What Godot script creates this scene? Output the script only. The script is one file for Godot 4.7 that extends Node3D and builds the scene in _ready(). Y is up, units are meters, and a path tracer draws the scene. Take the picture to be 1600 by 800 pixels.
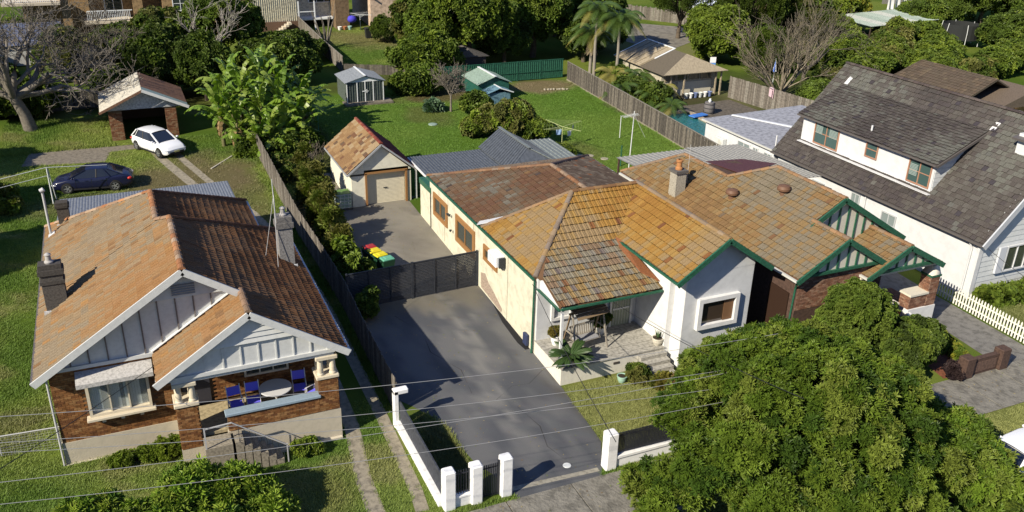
extends Node3D
# An aerial view over suburban houses: terracotta roofs, back yards, a driveway, a street tree. Units are metres; +z is towards the street.

# ---------------------------------------------------------------- mesh buffer
class Buf:
	var v := PackedVector3Array()
	var n := PackedVector3Array()
	var c := PackedColorArray()
	var col := Color.WHITE
	var tinted := false
	func paint(k: Color) -> Buf:
		col = k
		tinted = true
		return self
	func tri(a: Vector3, b: Vector3, d: Vector3) -> void:
		var m := (d - a).cross(b - a)
		if m.length_squared() < 1e-14:
			return
		m = m.normalized()
		v.append(a); v.append(b); v.append(d)
		n.append(m); n.append(m); n.append(m)
		c.append(col); c.append(col); c.append(col)
	func smooth(a: Vector3, b: Vector3, d: Vector3, na: Vector3, nb: Vector3, nd: Vector3) -> void:
		var m := (d - a).cross(b - a)
		if m.length_squared() < 1e-16:
			return
		if m.dot(na + nb + nd) < 0.0:
			v.append(a); v.append(d); v.append(b)
			n.append(na); n.append(nd); n.append(nb)
		else:
			v.append(a); v.append(b); v.append(d)
			n.append(na); n.append(nb); n.append(nd)
		c.append(col); c.append(col); c.append(col)
	func quad(a: Vector3, b: Vector3, d: Vector3, e: Vector3) -> void:
		tri(a, b, d)
		tri(a, d, e)
	func hexa(p: Array) -> void:  # eight corners: bottom 0-3, top 4-7, counted round
		quad(p[3], p[2], p[1], p[0])
		quad(p[4], p[5], p[6], p[7])
		for i in 4:
			var j := (i + 1) % 4
			quad(p[i], p[j], p[j + 4], p[i + 4])
	func box(at: Vector3, s: Vector3, b := Basis()) -> void:
		var h := s * 0.5
		var p := []
		for y in [-h.y, h.y]:
			for q in [Vector2(-1, -1), Vector2(-1, 1), Vector2(1, 1), Vector2(1, -1)]:
				p.append(at + b * Vector3(q.x * h.x, y, q.y * h.z))
		hexa(p)
	func chamfer(at: Vector3, s: Vector3, r := 0.01, b := Basis()) -> void:  # a box whose upright and top edges are cut
		var h := s * 0.5
		var ring := func(y: float, k: float) -> Array:
			var x := h.x - k
			var z := h.z - k
			var o := []
			for q in [Vector2(-x + r, -z), Vector2(-x, -z + r), Vector2(-x, z - r), Vector2(-x + r, z), Vector2(x - r, z), Vector2(x, z - r), Vector2(x, -z + r), Vector2(x - r, -z)]:
				o.append(at + b * Vector3(q.x, y, q.y))
			return o
		var rings := [ring.call(-h.y, 0.0), ring.call(h.y - r, 0.0), ring.call(h.y, r)]
		for k in 2:
			for i in 8:
				var j := (i + 1) % 8
				quad(rings[k][i], rings[k][j], rings[k + 1][j], rings[k + 1][i])
		for i in range(1, 7):
			tri(rings[2][0], rings[2][i], rings[2][i + 1])
			tri(rings[0][0], rings[0][i + 1], rings[0][i])
	func bar(a: Vector3, b: Vector3, w: float, h: float) -> void:  # a squared beam; h is measured upwards
		var f := (b - a)
		var l := f.length()
		if l < 1e-5:
			return
		f /= l
		var side := f.cross(Vector3.UP)
		side = Vector3.RIGHT if side.length() < 0.01 else side.normalized()
		var up := side.cross(f)
		box((a + b) * 0.5, Vector3(w, h, l), Basis(side, up, -f))
	func tube(pts: Array, radii: Array, sides := 6, caps := false) -> void:
		var last := []
		var lastn := []
		for i in pts.size():
			var f: Vector3 = (pts[mini(i + 1, pts.size() - 1)] - pts[maxi(i - 1, 0)]).normalized()
			var s := f.cross(Vector3.UP if absf(f.y) < 0.95 else Vector3.RIGHT).normalized()
			var u := s.cross(f)
			var ring := []
			var rn := []
			for k in sides:
				var a := TAU * k / sides
				var d := s * cos(a) + u * sin(a)
				rn.append(d)
				ring.append(pts[i] + d * float(radii[i]))
			if i > 0:
				for k in sides:
					var j := (k + 1) % sides
					smooth(last[k], last[j], ring[j], lastn[k], lastn[j], rn[j])
					smooth(last[k], ring[j], ring[k], lastn[k], rn[j], rn[k])
			if caps and (i == 0 or i == pts.size() - 1):
				for k in sides:
					tri(pts[i], ring[k], ring[(k + 1) % sides])
			last = ring
			lastn = rn
	func lathe(prof: Array, at: Vector3, sides := 16, b := Basis()) -> void:  # prof: Vector2(radius, height)
		for i in prof.size() - 1:
			var p: Vector2 = prof[i]
			var q: Vector2 = prof[i + 1]
			var t := (q - p).normalized()
			for k in sides:
				var a0 := TAU * k / sides
				var a1 := TAU * (k + 1) / sides
				var d0 := Vector3(cos(a0), 0, sin(a0))
				var d1 := Vector3(cos(a1), 0, sin(a1))
				var m0 := (b * (d0 * t.y - Vector3.UP * t.x)).normalized()
				var m1 := (b * (d1 * t.y - Vector3.UP * t.x)).normalized()
				var A := at + b * (d0 * p.x + Vector3.UP * p.y)
				var B := at + b * (d1 * p.x + Vector3.UP * p.y)
				var C := at + b * (d1 * q.x + Vector3.UP * q.y)
				var D := at + b * (d0 * q.x + Vector3.UP * q.y)
				smooth(A, B, C, m0, m1, m1)
				smooth(A, C, D, m0, m1, m0)
	func prism(poly: Array, ext: Vector3) -> void:  # a plane polygon pushed along ext
		var flat := PackedVector2Array()
		var m := Vector3.ZERO
		for i in poly.size():
			m += (poly[i] as Vector3).cross(poly[(i + 1) % poly.size()])
		m = m.normalized()
		var u: Vector3 = (poly[1] - poly[0]).normalized()
		var w := m.cross(u)
		for p in poly:
			flat.append(Vector2((p - poly[0]).dot(u), (p - poly[0]).dot(w)))
		var t := Geometry2D.triangulate_polygon(flat)
		for i in range(0, t.size(), 3):
			tri(poly[t[i]], poly[t[i + 1]], poly[t[i + 2]])
			if ext != Vector3.ZERO:
				tri(poly[t[i]] + ext, poly[t[i + 2]] + ext, poly[t[i + 1]] + ext)
		if ext != Vector3.ZERO:
			for i in poly.size():
				var j := (i + 1) % poly.size()
				quad(poly[i], poly[j], poly[j] + ext, poly[i] + ext)
	func ball(at: Vector3, r: Vector3, seg := 10, rough := 0.0, rng: RandomNumberGenerator = null) -> void:
		var rows := seg / 2 + 1
		var g := []
		for i in rows + 1:
			var row := []
			for k in seg:
				var th := PI * i / rows
				var ph := TAU * k / seg
				var d := Vector3(sin(th) * cos(ph), cos(th), sin(th) * sin(ph))
				var s := 1.0 + (rng.randf_range(-rough, rough) if rng else 0.0)
				row.append([at + d * r * s, (d / r).normalized()])
			g.append(row)
		for i in rows:
			for k in seg:
				var j := (k + 1) % seg
				smooth(g[i][k][0], g[i][j][0], g[i + 1][j][0], g[i][k][1], g[i][j][1], g[i + 1][j][1])
				smooth(g[i][k][0], g[i + 1][j][0], g[i + 1][k][0], g[i][k][1], g[i + 1][j][1], g[i + 1][k][1])
	func mesh() -> ArrayMesh:
		var a := []
		a.resize(Mesh.ARRAY_MAX)
		a[Mesh.ARRAY_VERTEX] = v
		a[Mesh.ARRAY_NORMAL] = n
		if tinted:
			a[Mesh.ARRAY_COLOR] = c
		var m := ArrayMesh.new()
		m.add_surface_from_arrays(Mesh.PRIMITIVE_TRIANGLES, a)
		return m

var rng := RandomNumberGenerator.new()
var names := {}
var M := {}
var T := {}
var EYE := Vector3(0, 21, 0)
var noise := FastNoiseLite.new()
var noise_fine := FastNoiseLite.new()

func rf(a: float, b: float) -> float:
	return rng.randf_range(a, b)

func g(z: float) -> float:  # the ground climbs gently away from the street
	return 0.047 * clampf(-z - 29.0, 0.0, 110.0)

func G(x: float, z: float, lift := 0.0) -> Vector3:
	return Vector3(x, g(z) + lift, z)

# ---------------------------------------------------------------- naming
func numbered(called: String) -> String:
	var k: int = names.get(called, -1) + 1
	names[called] = k
	return called if k == 0 else "%s_%03d" % [called, k]

func obj(called: String, b, m: Material, parent: Node3D = null, at := Transform3D()) -> MeshInstance3D:
	var o := MeshInstance3D.new()
	o.mesh = b.mesh() if b is Buf else b
	o.material_override = m
	o.transform = at
	if parent:
		var k: int = parent.get_meta("_n_" + called, -1) + 1
		parent.set_meta("_n_" + called, k)
		o.name = called if k == 0 else "%s_%03d" % [called, k]
		parent.add_child(o, true)
	else:
		o.name = numbered(called)
		add_child(o, true)
	return o

func tag(o: Node3D, label := "", category := "", group := "", kind := "") -> Node3D:
	for p in [["label", label], ["category", category], ["group", group], ["kind", kind]]:
		if p[1] != "":
			o.set_meta(p[0], p[1])
	return o

func thing(called: String, label: String, category: String, at := Vector3.ZERO, turn := 0.0, group := "") -> Node3D:
	var o := Node3D.new()
	o.name = numbered(called)
	add_child(o, true)
	o.position = at
	o.rotation.y = turn
	tag(o, label, category, group)
	return o

func copy(src: Node3D, at: Vector3, turn: float, label: String, scale_by := 1.0) -> Node3D:
	var base := String(src.name)
	var cut := base.rfind("_")
	if cut > 0 and base.substr(cut + 1).is_valid_int():
		base = base.substr(0, cut)
	var o: Node3D = src.duplicate()
	o.name = numbered(base)
	add_child(o, true)
	o.position = at
	o.rotation.y = turn
	o.scale = Vector3.ONE * scale_by
	o.set_meta("label", label)
	return o

func struct(called: String, b: Buf, m: Material) -> MeshInstance3D:
	var o := obj(called, b, m)
	o.set_meta("kind", "structure")
	return o

# ---------------------------------------------------------------- materials
func tex(key: String, freq: float, ramp: Array, size := 512, type := FastNoiseLite.TYPE_SIMPLEX_SMOOTH, octaves := 4, bump := false) -> void:
	var f := FastNoiseLite.new()
	f.seed = key.hash() % 1000
	f.noise_type = type
	f.frequency = freq
	f.fractal_octaves = octaves
	f.fractal_gain = 0.6
	var t := NoiseTexture2D.new()
	t.width = size
	t.height = size
	t.seamless = true
	t.noise = f
	if bump:
		t.as_normal_map = true
		t.bump_strength = 6.0
	else:
		var r := Gradient.new()
		var off := PackedFloat32Array()
		var cols := PackedColorArray()
		for p in ramp:
			off.append(p[0])
			var k = p[1]
			cols.append((k if k is Color else Color(k, k, k)).linear_to_srgb())
		r.offsets = off
		r.colors = cols
		t.color_ramp = r
	T[key] = t

func mt(key: String, lin: Color, rough := 0.8, t := "", size := 1.0, t2 := "", size2 := 8.0, o := {}) -> StandardMaterial3D:
	if M.has(key):
		return M[key]
	var m := StandardMaterial3D.new()
	m.resource_name = key
	m.albedo_color = lin.linear_to_srgb()
	m.roughness = rough
	m.metallic_specular = o.get("spec", 0.4)
	m.metallic = o.get("metal", 0.0)
	m.vertex_color_use_as_albedo = o.get("vcol", false)
	m.uv1_triplanar = true
	m.uv1_world_triplanar = o.get("world", true)
	m.uv1_scale = o.get("stretch", Vector3.ONE) / size
	if t != "":
		m.albedo_texture = T[t]
	if t2 != "":
		m.detail_enabled = true
		m.detail_albedo = T[t2]
		m.detail_blend_mode = BaseMaterial3D.BLEND_MODE_MUL
		m.detail_uv_layer = BaseMaterial3D.DETAIL_UV_2
		m.uv2_triplanar = true
		m.uv2_world_triplanar = true
		m.uv2_scale = o.get("stretch2", Vector3.ONE) / size2
	if o.has("bump"):
		m.normal_enabled = true
		m.normal_texture = T[o.bump]
		m.normal_scale = o.get("bumps", 0.5)
	if o.has("back"):
		m.backlight_enabled = true
		m.backlight = (o.back as Color).linear_to_srgb()
	if o.has("coat"):
		m.clearcoat_enabled = true
		m.clearcoat = o.coat
		m.clearcoat_roughness = 0.05
	M[key] = m
	return m

func glass(key: String, lin: Color) -> StandardMaterial3D:
	return mt(key, lin, 0.06, "", 1.0, "", 1.0, {"spec": 0.7})

func textures() -> void:
	tex("fine", 0.06, [[0.2, 0.66], [0.5, 0.88], [0.8, 1.0]])
	tex("blotch", 0.012, [[0.25, 0.62], [0.5, 0.86], [0.75, 1.0]])
	tex("stain", 0.014, [[0.25, 0.6], [0.42, 0.82], [0.58, 0.92], [0.72, 1.0]], 512, FastNoiseLite.TYPE_SIMPLEX_SMOOTH, 6)
	tex("speck", 0.16, [[0.25, 0.55], [0.45, 0.85], [0.7, 1.0]], 512, FastNoiseLite.TYPE_SIMPLEX_SMOOTH, 3)
	tex("grass", 0.09, [[0.2, Color(0.45, 0.5, 0.35)], [0.45, Color(0.75, 0.8, 0.6)], [0.62, Color(1, 1, 1)], [0.8, Color(1.0, 0.9, 0.75)]], 512, FastNoiseLite.TYPE_SIMPLEX_SMOOTH, 5)
	tex("lichen", 0.05, [[0.28, Color(0.5, 0.44, 0.41)], [0.42, Color(0.76, 0.73, 0.71)], [0.54, Color(0.9, 0.89, 0.88)], [0.68, Color(1, 1, 1)]], 512, FastNoiseLite.TYPE_SIMPLEX_SMOOTH, 5)
	tex("wood", 0.03, [[0.25, 0.5], [0.5, 0.82], [0.75, 1.0]], 512, FastNoiseLite.TYPE_SIMPLEX_SMOOTH, 5)
	tex("drift", 0.012, [[0.25, 0.8], [0.45, 0.92], [0.7, 1.0]], 512, FastNoiseLite.TYPE_SIMPLEX_SMOOTH, 6)
	tex("soft", 0.02, [[0.2, 0.9], [0.5, 0.97], [0.8, 1.0]], 256)
	tex("grit", 0.12, [[0.2, 0.9], [0.5, 0.97], [0.8, 1.0]], 256, FastNoiseLite.TYPE_SIMPLEX_SMOOTH, 3)
	tex("weathered", 0.07, [[0.3, Color(0.3, 0.26, 0.25)], [0.42, Color(0.42, 0.38, 0.36)], [0.5, Color(0.56, 0.53, 0.5)], [0.56, Color(0.8, 0.8, 0.74)], [0.62, Color(1.0, 1.0, 0.94)]], 512, FastNoiseLite.TYPE_SIMPLEX_SMOOTH, 5)
	tex("bump", 0.05, [], 512, FastNoiseLite.TYPE_SIMPLEX_SMOOTH, 5, true)
	tex("leafy", 0.03, [[0.3, 0.6], [0.5, 0.9], [0.7, 1.0]], 256)

# ---------------------------------------------------------------- surfaces on the ground
func sheet(b: Buf, poly: Array, lift: float) -> void:  # poly: Vector2(x, z); draped over the slope, split where it begins
	var p := PackedVector2Array(poly)
	for half in [PackedVector2Array([Vector2(-900, -29), Vector2(900, -29), Vector2(900, 900), Vector2(-900, 900)]), PackedVector2Array([Vector2(-900, -139), Vector2(900, -139), Vector2(900, -29), Vector2(-900, -29)])]:
		for q in Geometry2D.intersect_polygons(p, half):
			var t := Geometry2D.triangulate_polygon(q)
			for i in range(0, t.size(), 3):
				var s := []
				for k in 3:
					s.append(G(q[t[i + k]].x, q[t[i + k]].y, lift))
				if (s[2] - s[0]).cross(s[1] - s[0]).y < 0.0:
					b.tri(s[0], s[2], s[1])
				else:
					b.tri(s[0], s[1], s[2])

func ribbon(b: Buf, pts: Array, w: float, lift: float, wobble := 0.0) -> void:
	var l := []
	var r := []
	for i in pts.size():
		var d: Vector2 = (pts[mini(i + 1, pts.size() - 1)] - pts[maxi(i - 1, 0)]).normalized()
		var s := Vector2(-d.y, d.x) * w * 0.5
		l.append(pts[i] + s + Vector2(rf(-wobble, wobble), 0))
		r.append(pts[i] - s + Vector2(rf(-wobble, wobble), 0))
	r.reverse()
	sheet(b, l + r, lift)

func painted(b: Buf, poly: Array, lift: float, cell: float, tone: Callable) -> void:  # a sheet cut into cells, coloured by its own wear
	b.tinted = true
	var p := PackedVector2Array(poly)
	var lo := p[0]
	var hi := p[0]
	for q in p:
		lo = lo.min(q)
		hi = hi.max(q)
	var zs := []
	var z := lo.y
	while z < hi.y:
		zs.append(z)
		if z < -29.0 and z + cell > -29.0:
			zs.append(-29.0)
		z += cell
	zs.append(hi.y)
	for j in zs.size() - 1:
		var x := lo.x
		while x < hi.x:
			var sq := PackedVector2Array([Vector2(x, zs[j]), Vector2(x + cell, zs[j]), Vector2(x + cell, zs[j + 1]), Vector2(x, zs[j + 1])])
			x += cell
			for q in Geometry2D.intersect_polygons(p, sq):
				for i in range(1, q.size() - 1):
					var at := b.c.size()
					var t := [q[0], q[i + 1], q[i]]
					var s := []
					for k in 3:
						s.append(G(t[k].x, t[k].y, lift))
					if (s[2] - s[0]).cross(s[1] - s[0]).y < 0.0:
						t = [t[0], t[2], t[1]]
						s = [s[0], s[2], s[1]]
					b.tri(s[0], s[1], s[2])
					if b.c.size() > at:
						for k in 3:
							b.c[at + k] = tone.call(t[k].x, t[k].y)

# ---------------------------------------------------------------- roof tiles, bricks and the like
# Alike pieces: the 300 that lie nearest to the eye become parts, the others are joined into one part.
const MOST := 300

func clip(poly: Array, tri: Array) -> Array:  # Sutherland-Hodgman in the plane; points are Vector3(u, v, height); poly runs counter-clockwise
	var out := tri
	for i in poly.size():
		var a: Vector2 = poly[i]
		var b: Vector2 = poly[(i + 1) % poly.size()]
		var e := b - a
		var src := out
		out = []
		for k in src.size():
			var p: Vector3 = src[k]
			var q: Vector3 = src[(k + 1) % src.size()]
			var dp := e.x * (p.y - a.y) - e.y * (p.x - a.x)
			var dq := e.x * (q.y - a.y) - e.y * (q.x - a.x)
			if dp >= 0.0:
				out.append(p)
			if (dp > 0.0 and dq < 0.0) or (dp < 0.0 and dq > 0.0):
				out.append(p.lerp(q, dp / (dp - dq)))
		if out.is_empty():
			return out
	return out

# planes: arrays of Vector3 whose first edge is the eave, left to right as seen from outside. S: {w, gauge, prof, thick, lap, stagger}
func tile_roof(roof: Node3D, planes: Array, S: Dictionary, tone: Callable, pal: Array, m: Material, most := MOST) -> void:
	var rest := Buf.new()
	rest.tinted = true
	var whole := []
	var prof: Array = S.prof
	for P in planes:
		var u: Vector3 = (P[1] - P[0]).normalized()
		var nn := Vector3.ZERO
		for i in P.size():
			nn += (P[i] as Vector3).cross(P[(i + 1) % P.size()])
		nn = nn.normalized()
		if nn.y < 0.0:
			nn = -nn
		var w := nn.cross(u)
		if w.y < 0.0:
			w = -w
		var flat := PackedVector2Array()
		for p in P:
			flat.append(Vector2((p - P[0]).dot(u), (p - P[0]).dot(w)))
		if Geometry2D.is_polygon_clockwise(flat):
			flat.reverse()
		var lo := flat[0]
		var hi := flat[0]
		for p in flat:
			lo = lo.min(p)
			hi = hi.max(p)
		var rows := int(ceil((hi.y - lo.y) / S.gauge))
		var cols := int(ceil((hi.x - lo.x) / S.w)) + 1
		for j in rows:
			for i in range(-1, cols):
				var x0: float = lo.x + i * S.w + (S.w * 0.5 if S.stagger and j % 2 else 0.0) + rf(-0.006, 0.006)
				var y0: float = lo.y + j * S.gauge - 0.03 + rf(-S.wild, S.wild)
				var x1: float = x0 + S.w
				var y1: float = y0 + S.gauge * S.lap
				var inside := 0
				for q in [Vector2(x0, y0 + 0.03), Vector2(x1, y0 + 0.03), Vector2(x0, y1 - 0.03), Vector2(x1, y1 - 0.03)]:
					if Geometry2D.is_point_in_polygon(q, flat):
						inside += 1
				var mid: Vector3 = P[0] + u * (x0 + x1) * 0.5 + w * (y0 + y1) * 0.5
				if inside == 0 and not Geometry2D.is_point_in_polygon(Vector2((x0 + x1) * 0.5, (y0 + y1) * 0.5), flat):
					continue
				var k: int = tone.call(mid, pal.size())
				var lift: float = rf(0.0, S.get("uneven", 0.012)) + noise_fine.get_noise_3d(mid.x * 6.0, mid.y * 6.0, mid.z * 6.0) * 0.035
				if inside == 4:
					whole.append([mid.distance_squared_to(EYE), P[0] + u * x0 + w * y0 + nn * lift, u, w, nn, k])
				else:
					var tint: Color = (pal[k] as Color) * rf(0.88, 1.1)
					for t in tile_tris(prof, S):
						var tri := []
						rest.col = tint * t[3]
						for q in t.slice(0, 3):
							tri.append(Vector3(q.x + x0, q.y + y0, q.z + lift))
						var cut := clip(Array(flat), tri)
						for e in range(1, cut.size() - 1):
							rest.tri(P[0] + u * cut[0].x + w * cut[0].y + nn * cut[0].z, P[0] + u * cut[e].x + w * cut[e].y + nn * cut[e].z, P[0] + u * cut[e + 1].x + w * cut[e + 1].y + nn * cut[e + 1].z)
	whole.sort_custom(func(a, b): return a[0] < b[0])
	var shapes := []
	for k in pal.size():
		var b := Buf.new().paint(pal[k])
		for t in tile_tris(prof, S):
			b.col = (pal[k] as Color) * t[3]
			b.tri(t[0], t[1], t[2])
		shapes.append(b.mesh())
	for i in whole.size():
		var q: Array = whole[i]
		if i < most:
			obj("tile", shapes[q[5]], m, roof, Transform3D(Basis(q[2], q[3], q[4]), q[1]))
		else:
			var tint: Color = (pal[q[5]] as Color) * rf(0.9, 1.08)
			for t in tile_tris(prof, S):
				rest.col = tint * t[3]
				rest.tri(q[1] + q[2] * t[0].x + q[3] * t[0].y + q[4] * t[0].z, q[1] + q[2] * t[1].x + q[3] * t[1].y + q[4] * t[1].z, q[1] + q[2] * t[2].x + q[3] * t[2].y + q[4] * t[2].z)
	if rest.v.size():
		tag(obj("tiles", rest, m, roof), "", "", "", "stuff")

func aged(pal: Array, r: float, gg: float, bb: float) -> Array:  # a palette weathered towards tan
	var o := []
	for k in pal:
		o.append(Color(k.r * r, k.g * gg, k.b * bb))
	return o

func toned(pal: Array, f: float, even := 0.0) -> Array:  # the same colours, weaker or stronger, drawn together by even
	var o := []
	var mean := Color(0, 0, 0)
	for i in pal.size() - 2:
		mean += pal[i] / (pal.size() - 2)
	for i in pal.size():
		var c: Color = (pal[i] as Color).lerp(mean, even if i < pal.size() - 2 else even * 0.5) * f
		c.a = 1.0
		o.append(c)
	return o

func tile_tris(prof: Array, S: Dictionary) -> Array:
	if S.has("cache"):
		return S.cache
	var o := []
	var L: float = S.gauge * S.lap
	for i in prof.size() - 1:
		var a: Vector2 = prof[i]
		var b: Vector2 = prof[i + 1]
		var A := Vector3(a.x * S.w, 0, a.y + S.thick)
		var B := Vector3(b.x * S.w, 0, b.y + S.thick)
		var C := Vector3(b.x * S.w, L, b.y + 0.004)
		var D := Vector3(a.x * S.w, L, a.y + 0.004)
		o.append([A, C, B, 1.0])
		o.append([A, D, C, 1.0])
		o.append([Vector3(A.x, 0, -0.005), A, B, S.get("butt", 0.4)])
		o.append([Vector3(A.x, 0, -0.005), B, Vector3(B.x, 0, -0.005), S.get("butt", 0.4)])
	var e: Vector2 = prof[prof.size() - 1]
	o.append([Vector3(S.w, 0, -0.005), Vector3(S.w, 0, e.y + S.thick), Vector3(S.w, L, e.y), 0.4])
	S.cache = o
	return o

func ridge_caps(roof: Node3D, line: Array, m: Material, pal: Array, r := 0.13, called := "ridge_tile") -> void:
	for s in line.size() - 1:
		var a: Vector3 = line[s]
		var b: Vector3 = line[s + 1]
		var k := maxi(1, int((b - a).length() / 0.4))
		var f := (b - a).normalized()
		var side := f.cross(Vector3.UP).normalized()
		var up := side.cross(f)
		var L := (b - a).length() / k
		for i in k:
			var c := Buf.new().paint(pal[rng.randi() % pal.size()] * rf(0.85, 1.1))
			var r0 := r * 1.08
			var lastp := []
			for q in 7:
				var an := PI * q / 6.0
				var d := Vector3(cos(an), sin(an) * 0.75, 0)
				var p0 := d * r0 + Vector3(0, -0.02, -0.015)
				var p1 := d * r * 0.9 + Vector3(0, -0.02, L)
				if q:
					c.quad(lastp[0], p0, p1, lastp[1])
				c.tri(Vector3(0, -0.02, -0.015), p0, lastp[0] if q else p0)
				lastp = [p0, p1]
			obj(called, c, m, roof, Transform3D(Basis(side, up, f).rotated(f, rf(-0.05, 0.05)), a + f * L * i + up * 0.03))

# Bricks on an upright rectangle: o lower-left corner, u along, w upwards, out outwards. holes: Rect2 in (along, up)
func bricks(list: Array, o: Vector3, u: Vector3, out: Vector3, width: float, height: float, holes := [], bl := 0.235, ch := 0.086) -> void:
	var rows := int(height / ch)
	for j in rows:
		var x := -bl * 0.5 if j % 2 else 0.0
		while x < width - 0.02:
			var a := maxf(x, 0.0)
			var b := minf(x + bl, width)
			x += bl
			if b - a < 0.05:
				continue
			var skip := false
			for h in holes:
				if (h as Rect2).intersects(Rect2(a, j * ch, b - a, ch)):
					skip = true
			if not skip:
				var mid: Vector3 = o + u * (a + b) * 0.5 + Vector3.UP * (j + 0.5) * ch
				list.append([mid.distance_squared_to(EYE), mid, u, out, b - a - 0.012, ch - 0.013])

func lay_bricks(parent: Node3D, list: Array, pal: Array, m: Material, most := MOST) -> void:
	list.sort_custom(func(a, b): return a[0] < b[0])
	var rest := Buf.new()
	rest.tinted = true
	var shapes := {}
	for i in list.size():
		var q: Array = list[i]
		var k := rng.randi() % pal.size()
		var t := Transform3D(Basis(q[2], Vector3.UP, q[3]), q[1] + q[3] * (0.004 + rf(0, 0.004)))
		if i < most:
			var key := "%d %.2f" % [k, q[4]]
			if not shapes.has(key):
				var b := Buf.new().paint(pal[k])
				b.box(Vector3.ZERO, Vector3(q[4], q[5], 0.02))
				shapes[key] = b.mesh()
			obj("brick", shapes[key], m, parent, t)
		else:
			rest.col = pal[k]
			rest.box(t.origin, Vector3(q[4], q[5], 0.02), t.basis)
	if rest.v.size():
		tag(obj("bricks", rest, m, parent), "", "", "", "stuff")

# A run of upright boards along a line of ground points
func palings(fence: Node3D, line: Array, h: float, w: float, gap: float, m: Array, called := "paling", t := 0.018, most := MOST, ragged := 0.03) -> void:
	var all := []
	for s in line.size() - 1:
		var a: Vector3 = line[s]
		var b: Vector3 = line[s + 1]
		var l := Vector2(b.x - a.x, b.z - a.z).length()
		var k := int(l / (w + gap))
		var f := (b - a) / l
		var side := Vector3(f.x, 0, f.z).normalized()
		for i in k:
			var p := a + f * (i + 0.5) * (l / k)
			all.append([p.distance_squared_to(EYE), p, side])
	all.sort_custom(func(p, q): return p[0] < q[0])
	var shapes := []
	for i in 5:
		var b := Buf.new()
		var hh := h + rf(-ragged, ragged)
		b.box(Vector3(0, hh * 0.5, 0), Vector3(w, hh, t))
		shapes.append(b.mesh())
	var rest := Buf.new()
	for i in all.size():
		var q: Array = all[i]
		var bs := Basis(q[2], Vector3.UP, q[2].cross(Vector3.UP)).rotated(q[2], rf(-0.012, 0.012)).rotated(q[2].cross(Vector3.UP), rf(-0.012, 0.012))
		if i < most:
			obj(called, shapes[rng.randi() % 5], m[rng.randi() % m.size()], fence, Transform3D(bs, q[1]))
		else:
			rest.box(q[1] + Vector3.UP * h * 0.5, Vector3(w, h + rf(-ragged, ragged), t), bs)
	if rest.v.size():
		tag(obj(called + "s", rest, m[0], fence), "", "", "", "stuff")

# Sheet metal with ribs running from edge a-b down to edge d-c
func ribbed(b: Buf, p0: Vector3, p1: Vector3, p2: Vector3, p3: Vector3, pitch: float, depth: float, wave := false) -> void:
	var n := (p1 - p0).cross(p3 - p0).normalized()
	if n.y < 0.0:
		n = -n
	var k := maxi(2, int((p1 - p0).length() / pitch))
	var shape := [[0.0, 0.0], [0.55, 0.0], [0.65, 1.0], [0.88, 1.0], [0.98, 0.0]]
	if wave:
		shape = [[0.0, 0.0], [0.25, 0.7], [0.5, 1.0], [0.75, 0.7]]
	var pts := []
	for i in k:
		for s in shape:
			pts.append([(i + s[0]) / k, s[1] * depth])
	pts.append([1.0, 0.0])
	for i in pts.size() - 1:
		var a0: Vector3 = p0.lerp(p1, pts[i][0]) + n * pts[i][1]
		var a1: Vector3 = p0.lerp(p1, pts[i + 1][0]) + n * pts[i + 1][1]
		var c1: Vector3 = p3.lerp(p2, pts[i + 1][0]) + n * pts[i + 1][1]
		var c0: Vector3 = p3.lerp(p2, pts[i][0]) + n * pts[i][1]
		b.quad(a0, c0, c1, a1)
	b.quad(p0 - n * 0.02, p1 - n * 0.02, p2 - n * 0.02, p3 - n * 0.02)

# A window in a wall: centre c, u along the wall, out outwards. Frame pieces and panes are sub-parts
func window(parent: Node3D, c: Vector3, u: Vector3, out: Vector3, w: float, h: float, fm: Material, gm: Material, fw := 0.07, cols := 2, rows := 1, depth := 0.08, label := "") -> MeshInstance3D:
	var bs := Basis(u, Vector3.UP, out)
	var b := Buf.new()
	for s in [-1, 1]:
		b.box(c + u * s * (w - fw) * 0.5, Vector3(fw, h, depth), bs)
		b.box(c + Vector3.UP * s * (h - fw) * 0.5, Vector3(w - fw * 2, fw, depth), bs)
	var o := obj("window", b, fm, parent)
	if label != "":
		o.set_meta("label", label)
	var iw := w - fw * 2
	var ih := h - fw * 2
	for i in range(1, cols):
		var bar := Buf.new()
		bar.box(c + u * (-iw * 0.5 + iw * i / cols), Vector3(0.05, ih, depth * 0.7), bs)
		obj("mullion", bar, fm, o)
	for i in range(1, rows):
		var bar := Buf.new()
		bar.box(c + Vector3.UP * (-ih * 0.5 + ih * i / rows), Vector3(iw, 0.04, depth * 0.6), bs)
		obj("rail", bar, fm, o)
	for i in cols:
		for j in rows:
			var pane := Buf.new()
			pane.box(c + u * (-iw * 0.5 + iw * (i + 0.5) / cols) + Vector3.UP * (-ih * 0.5 + ih * (j + 0.5) / rows) - out * depth * 0.2, Vector3(iw / cols - 0.03, ih / rows - 0.03, 0.012), bs.rotated(Vector3.UP, rf(-0.01, 0.01)))
			obj("pane", pane, gm, o)
	return o

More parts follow.
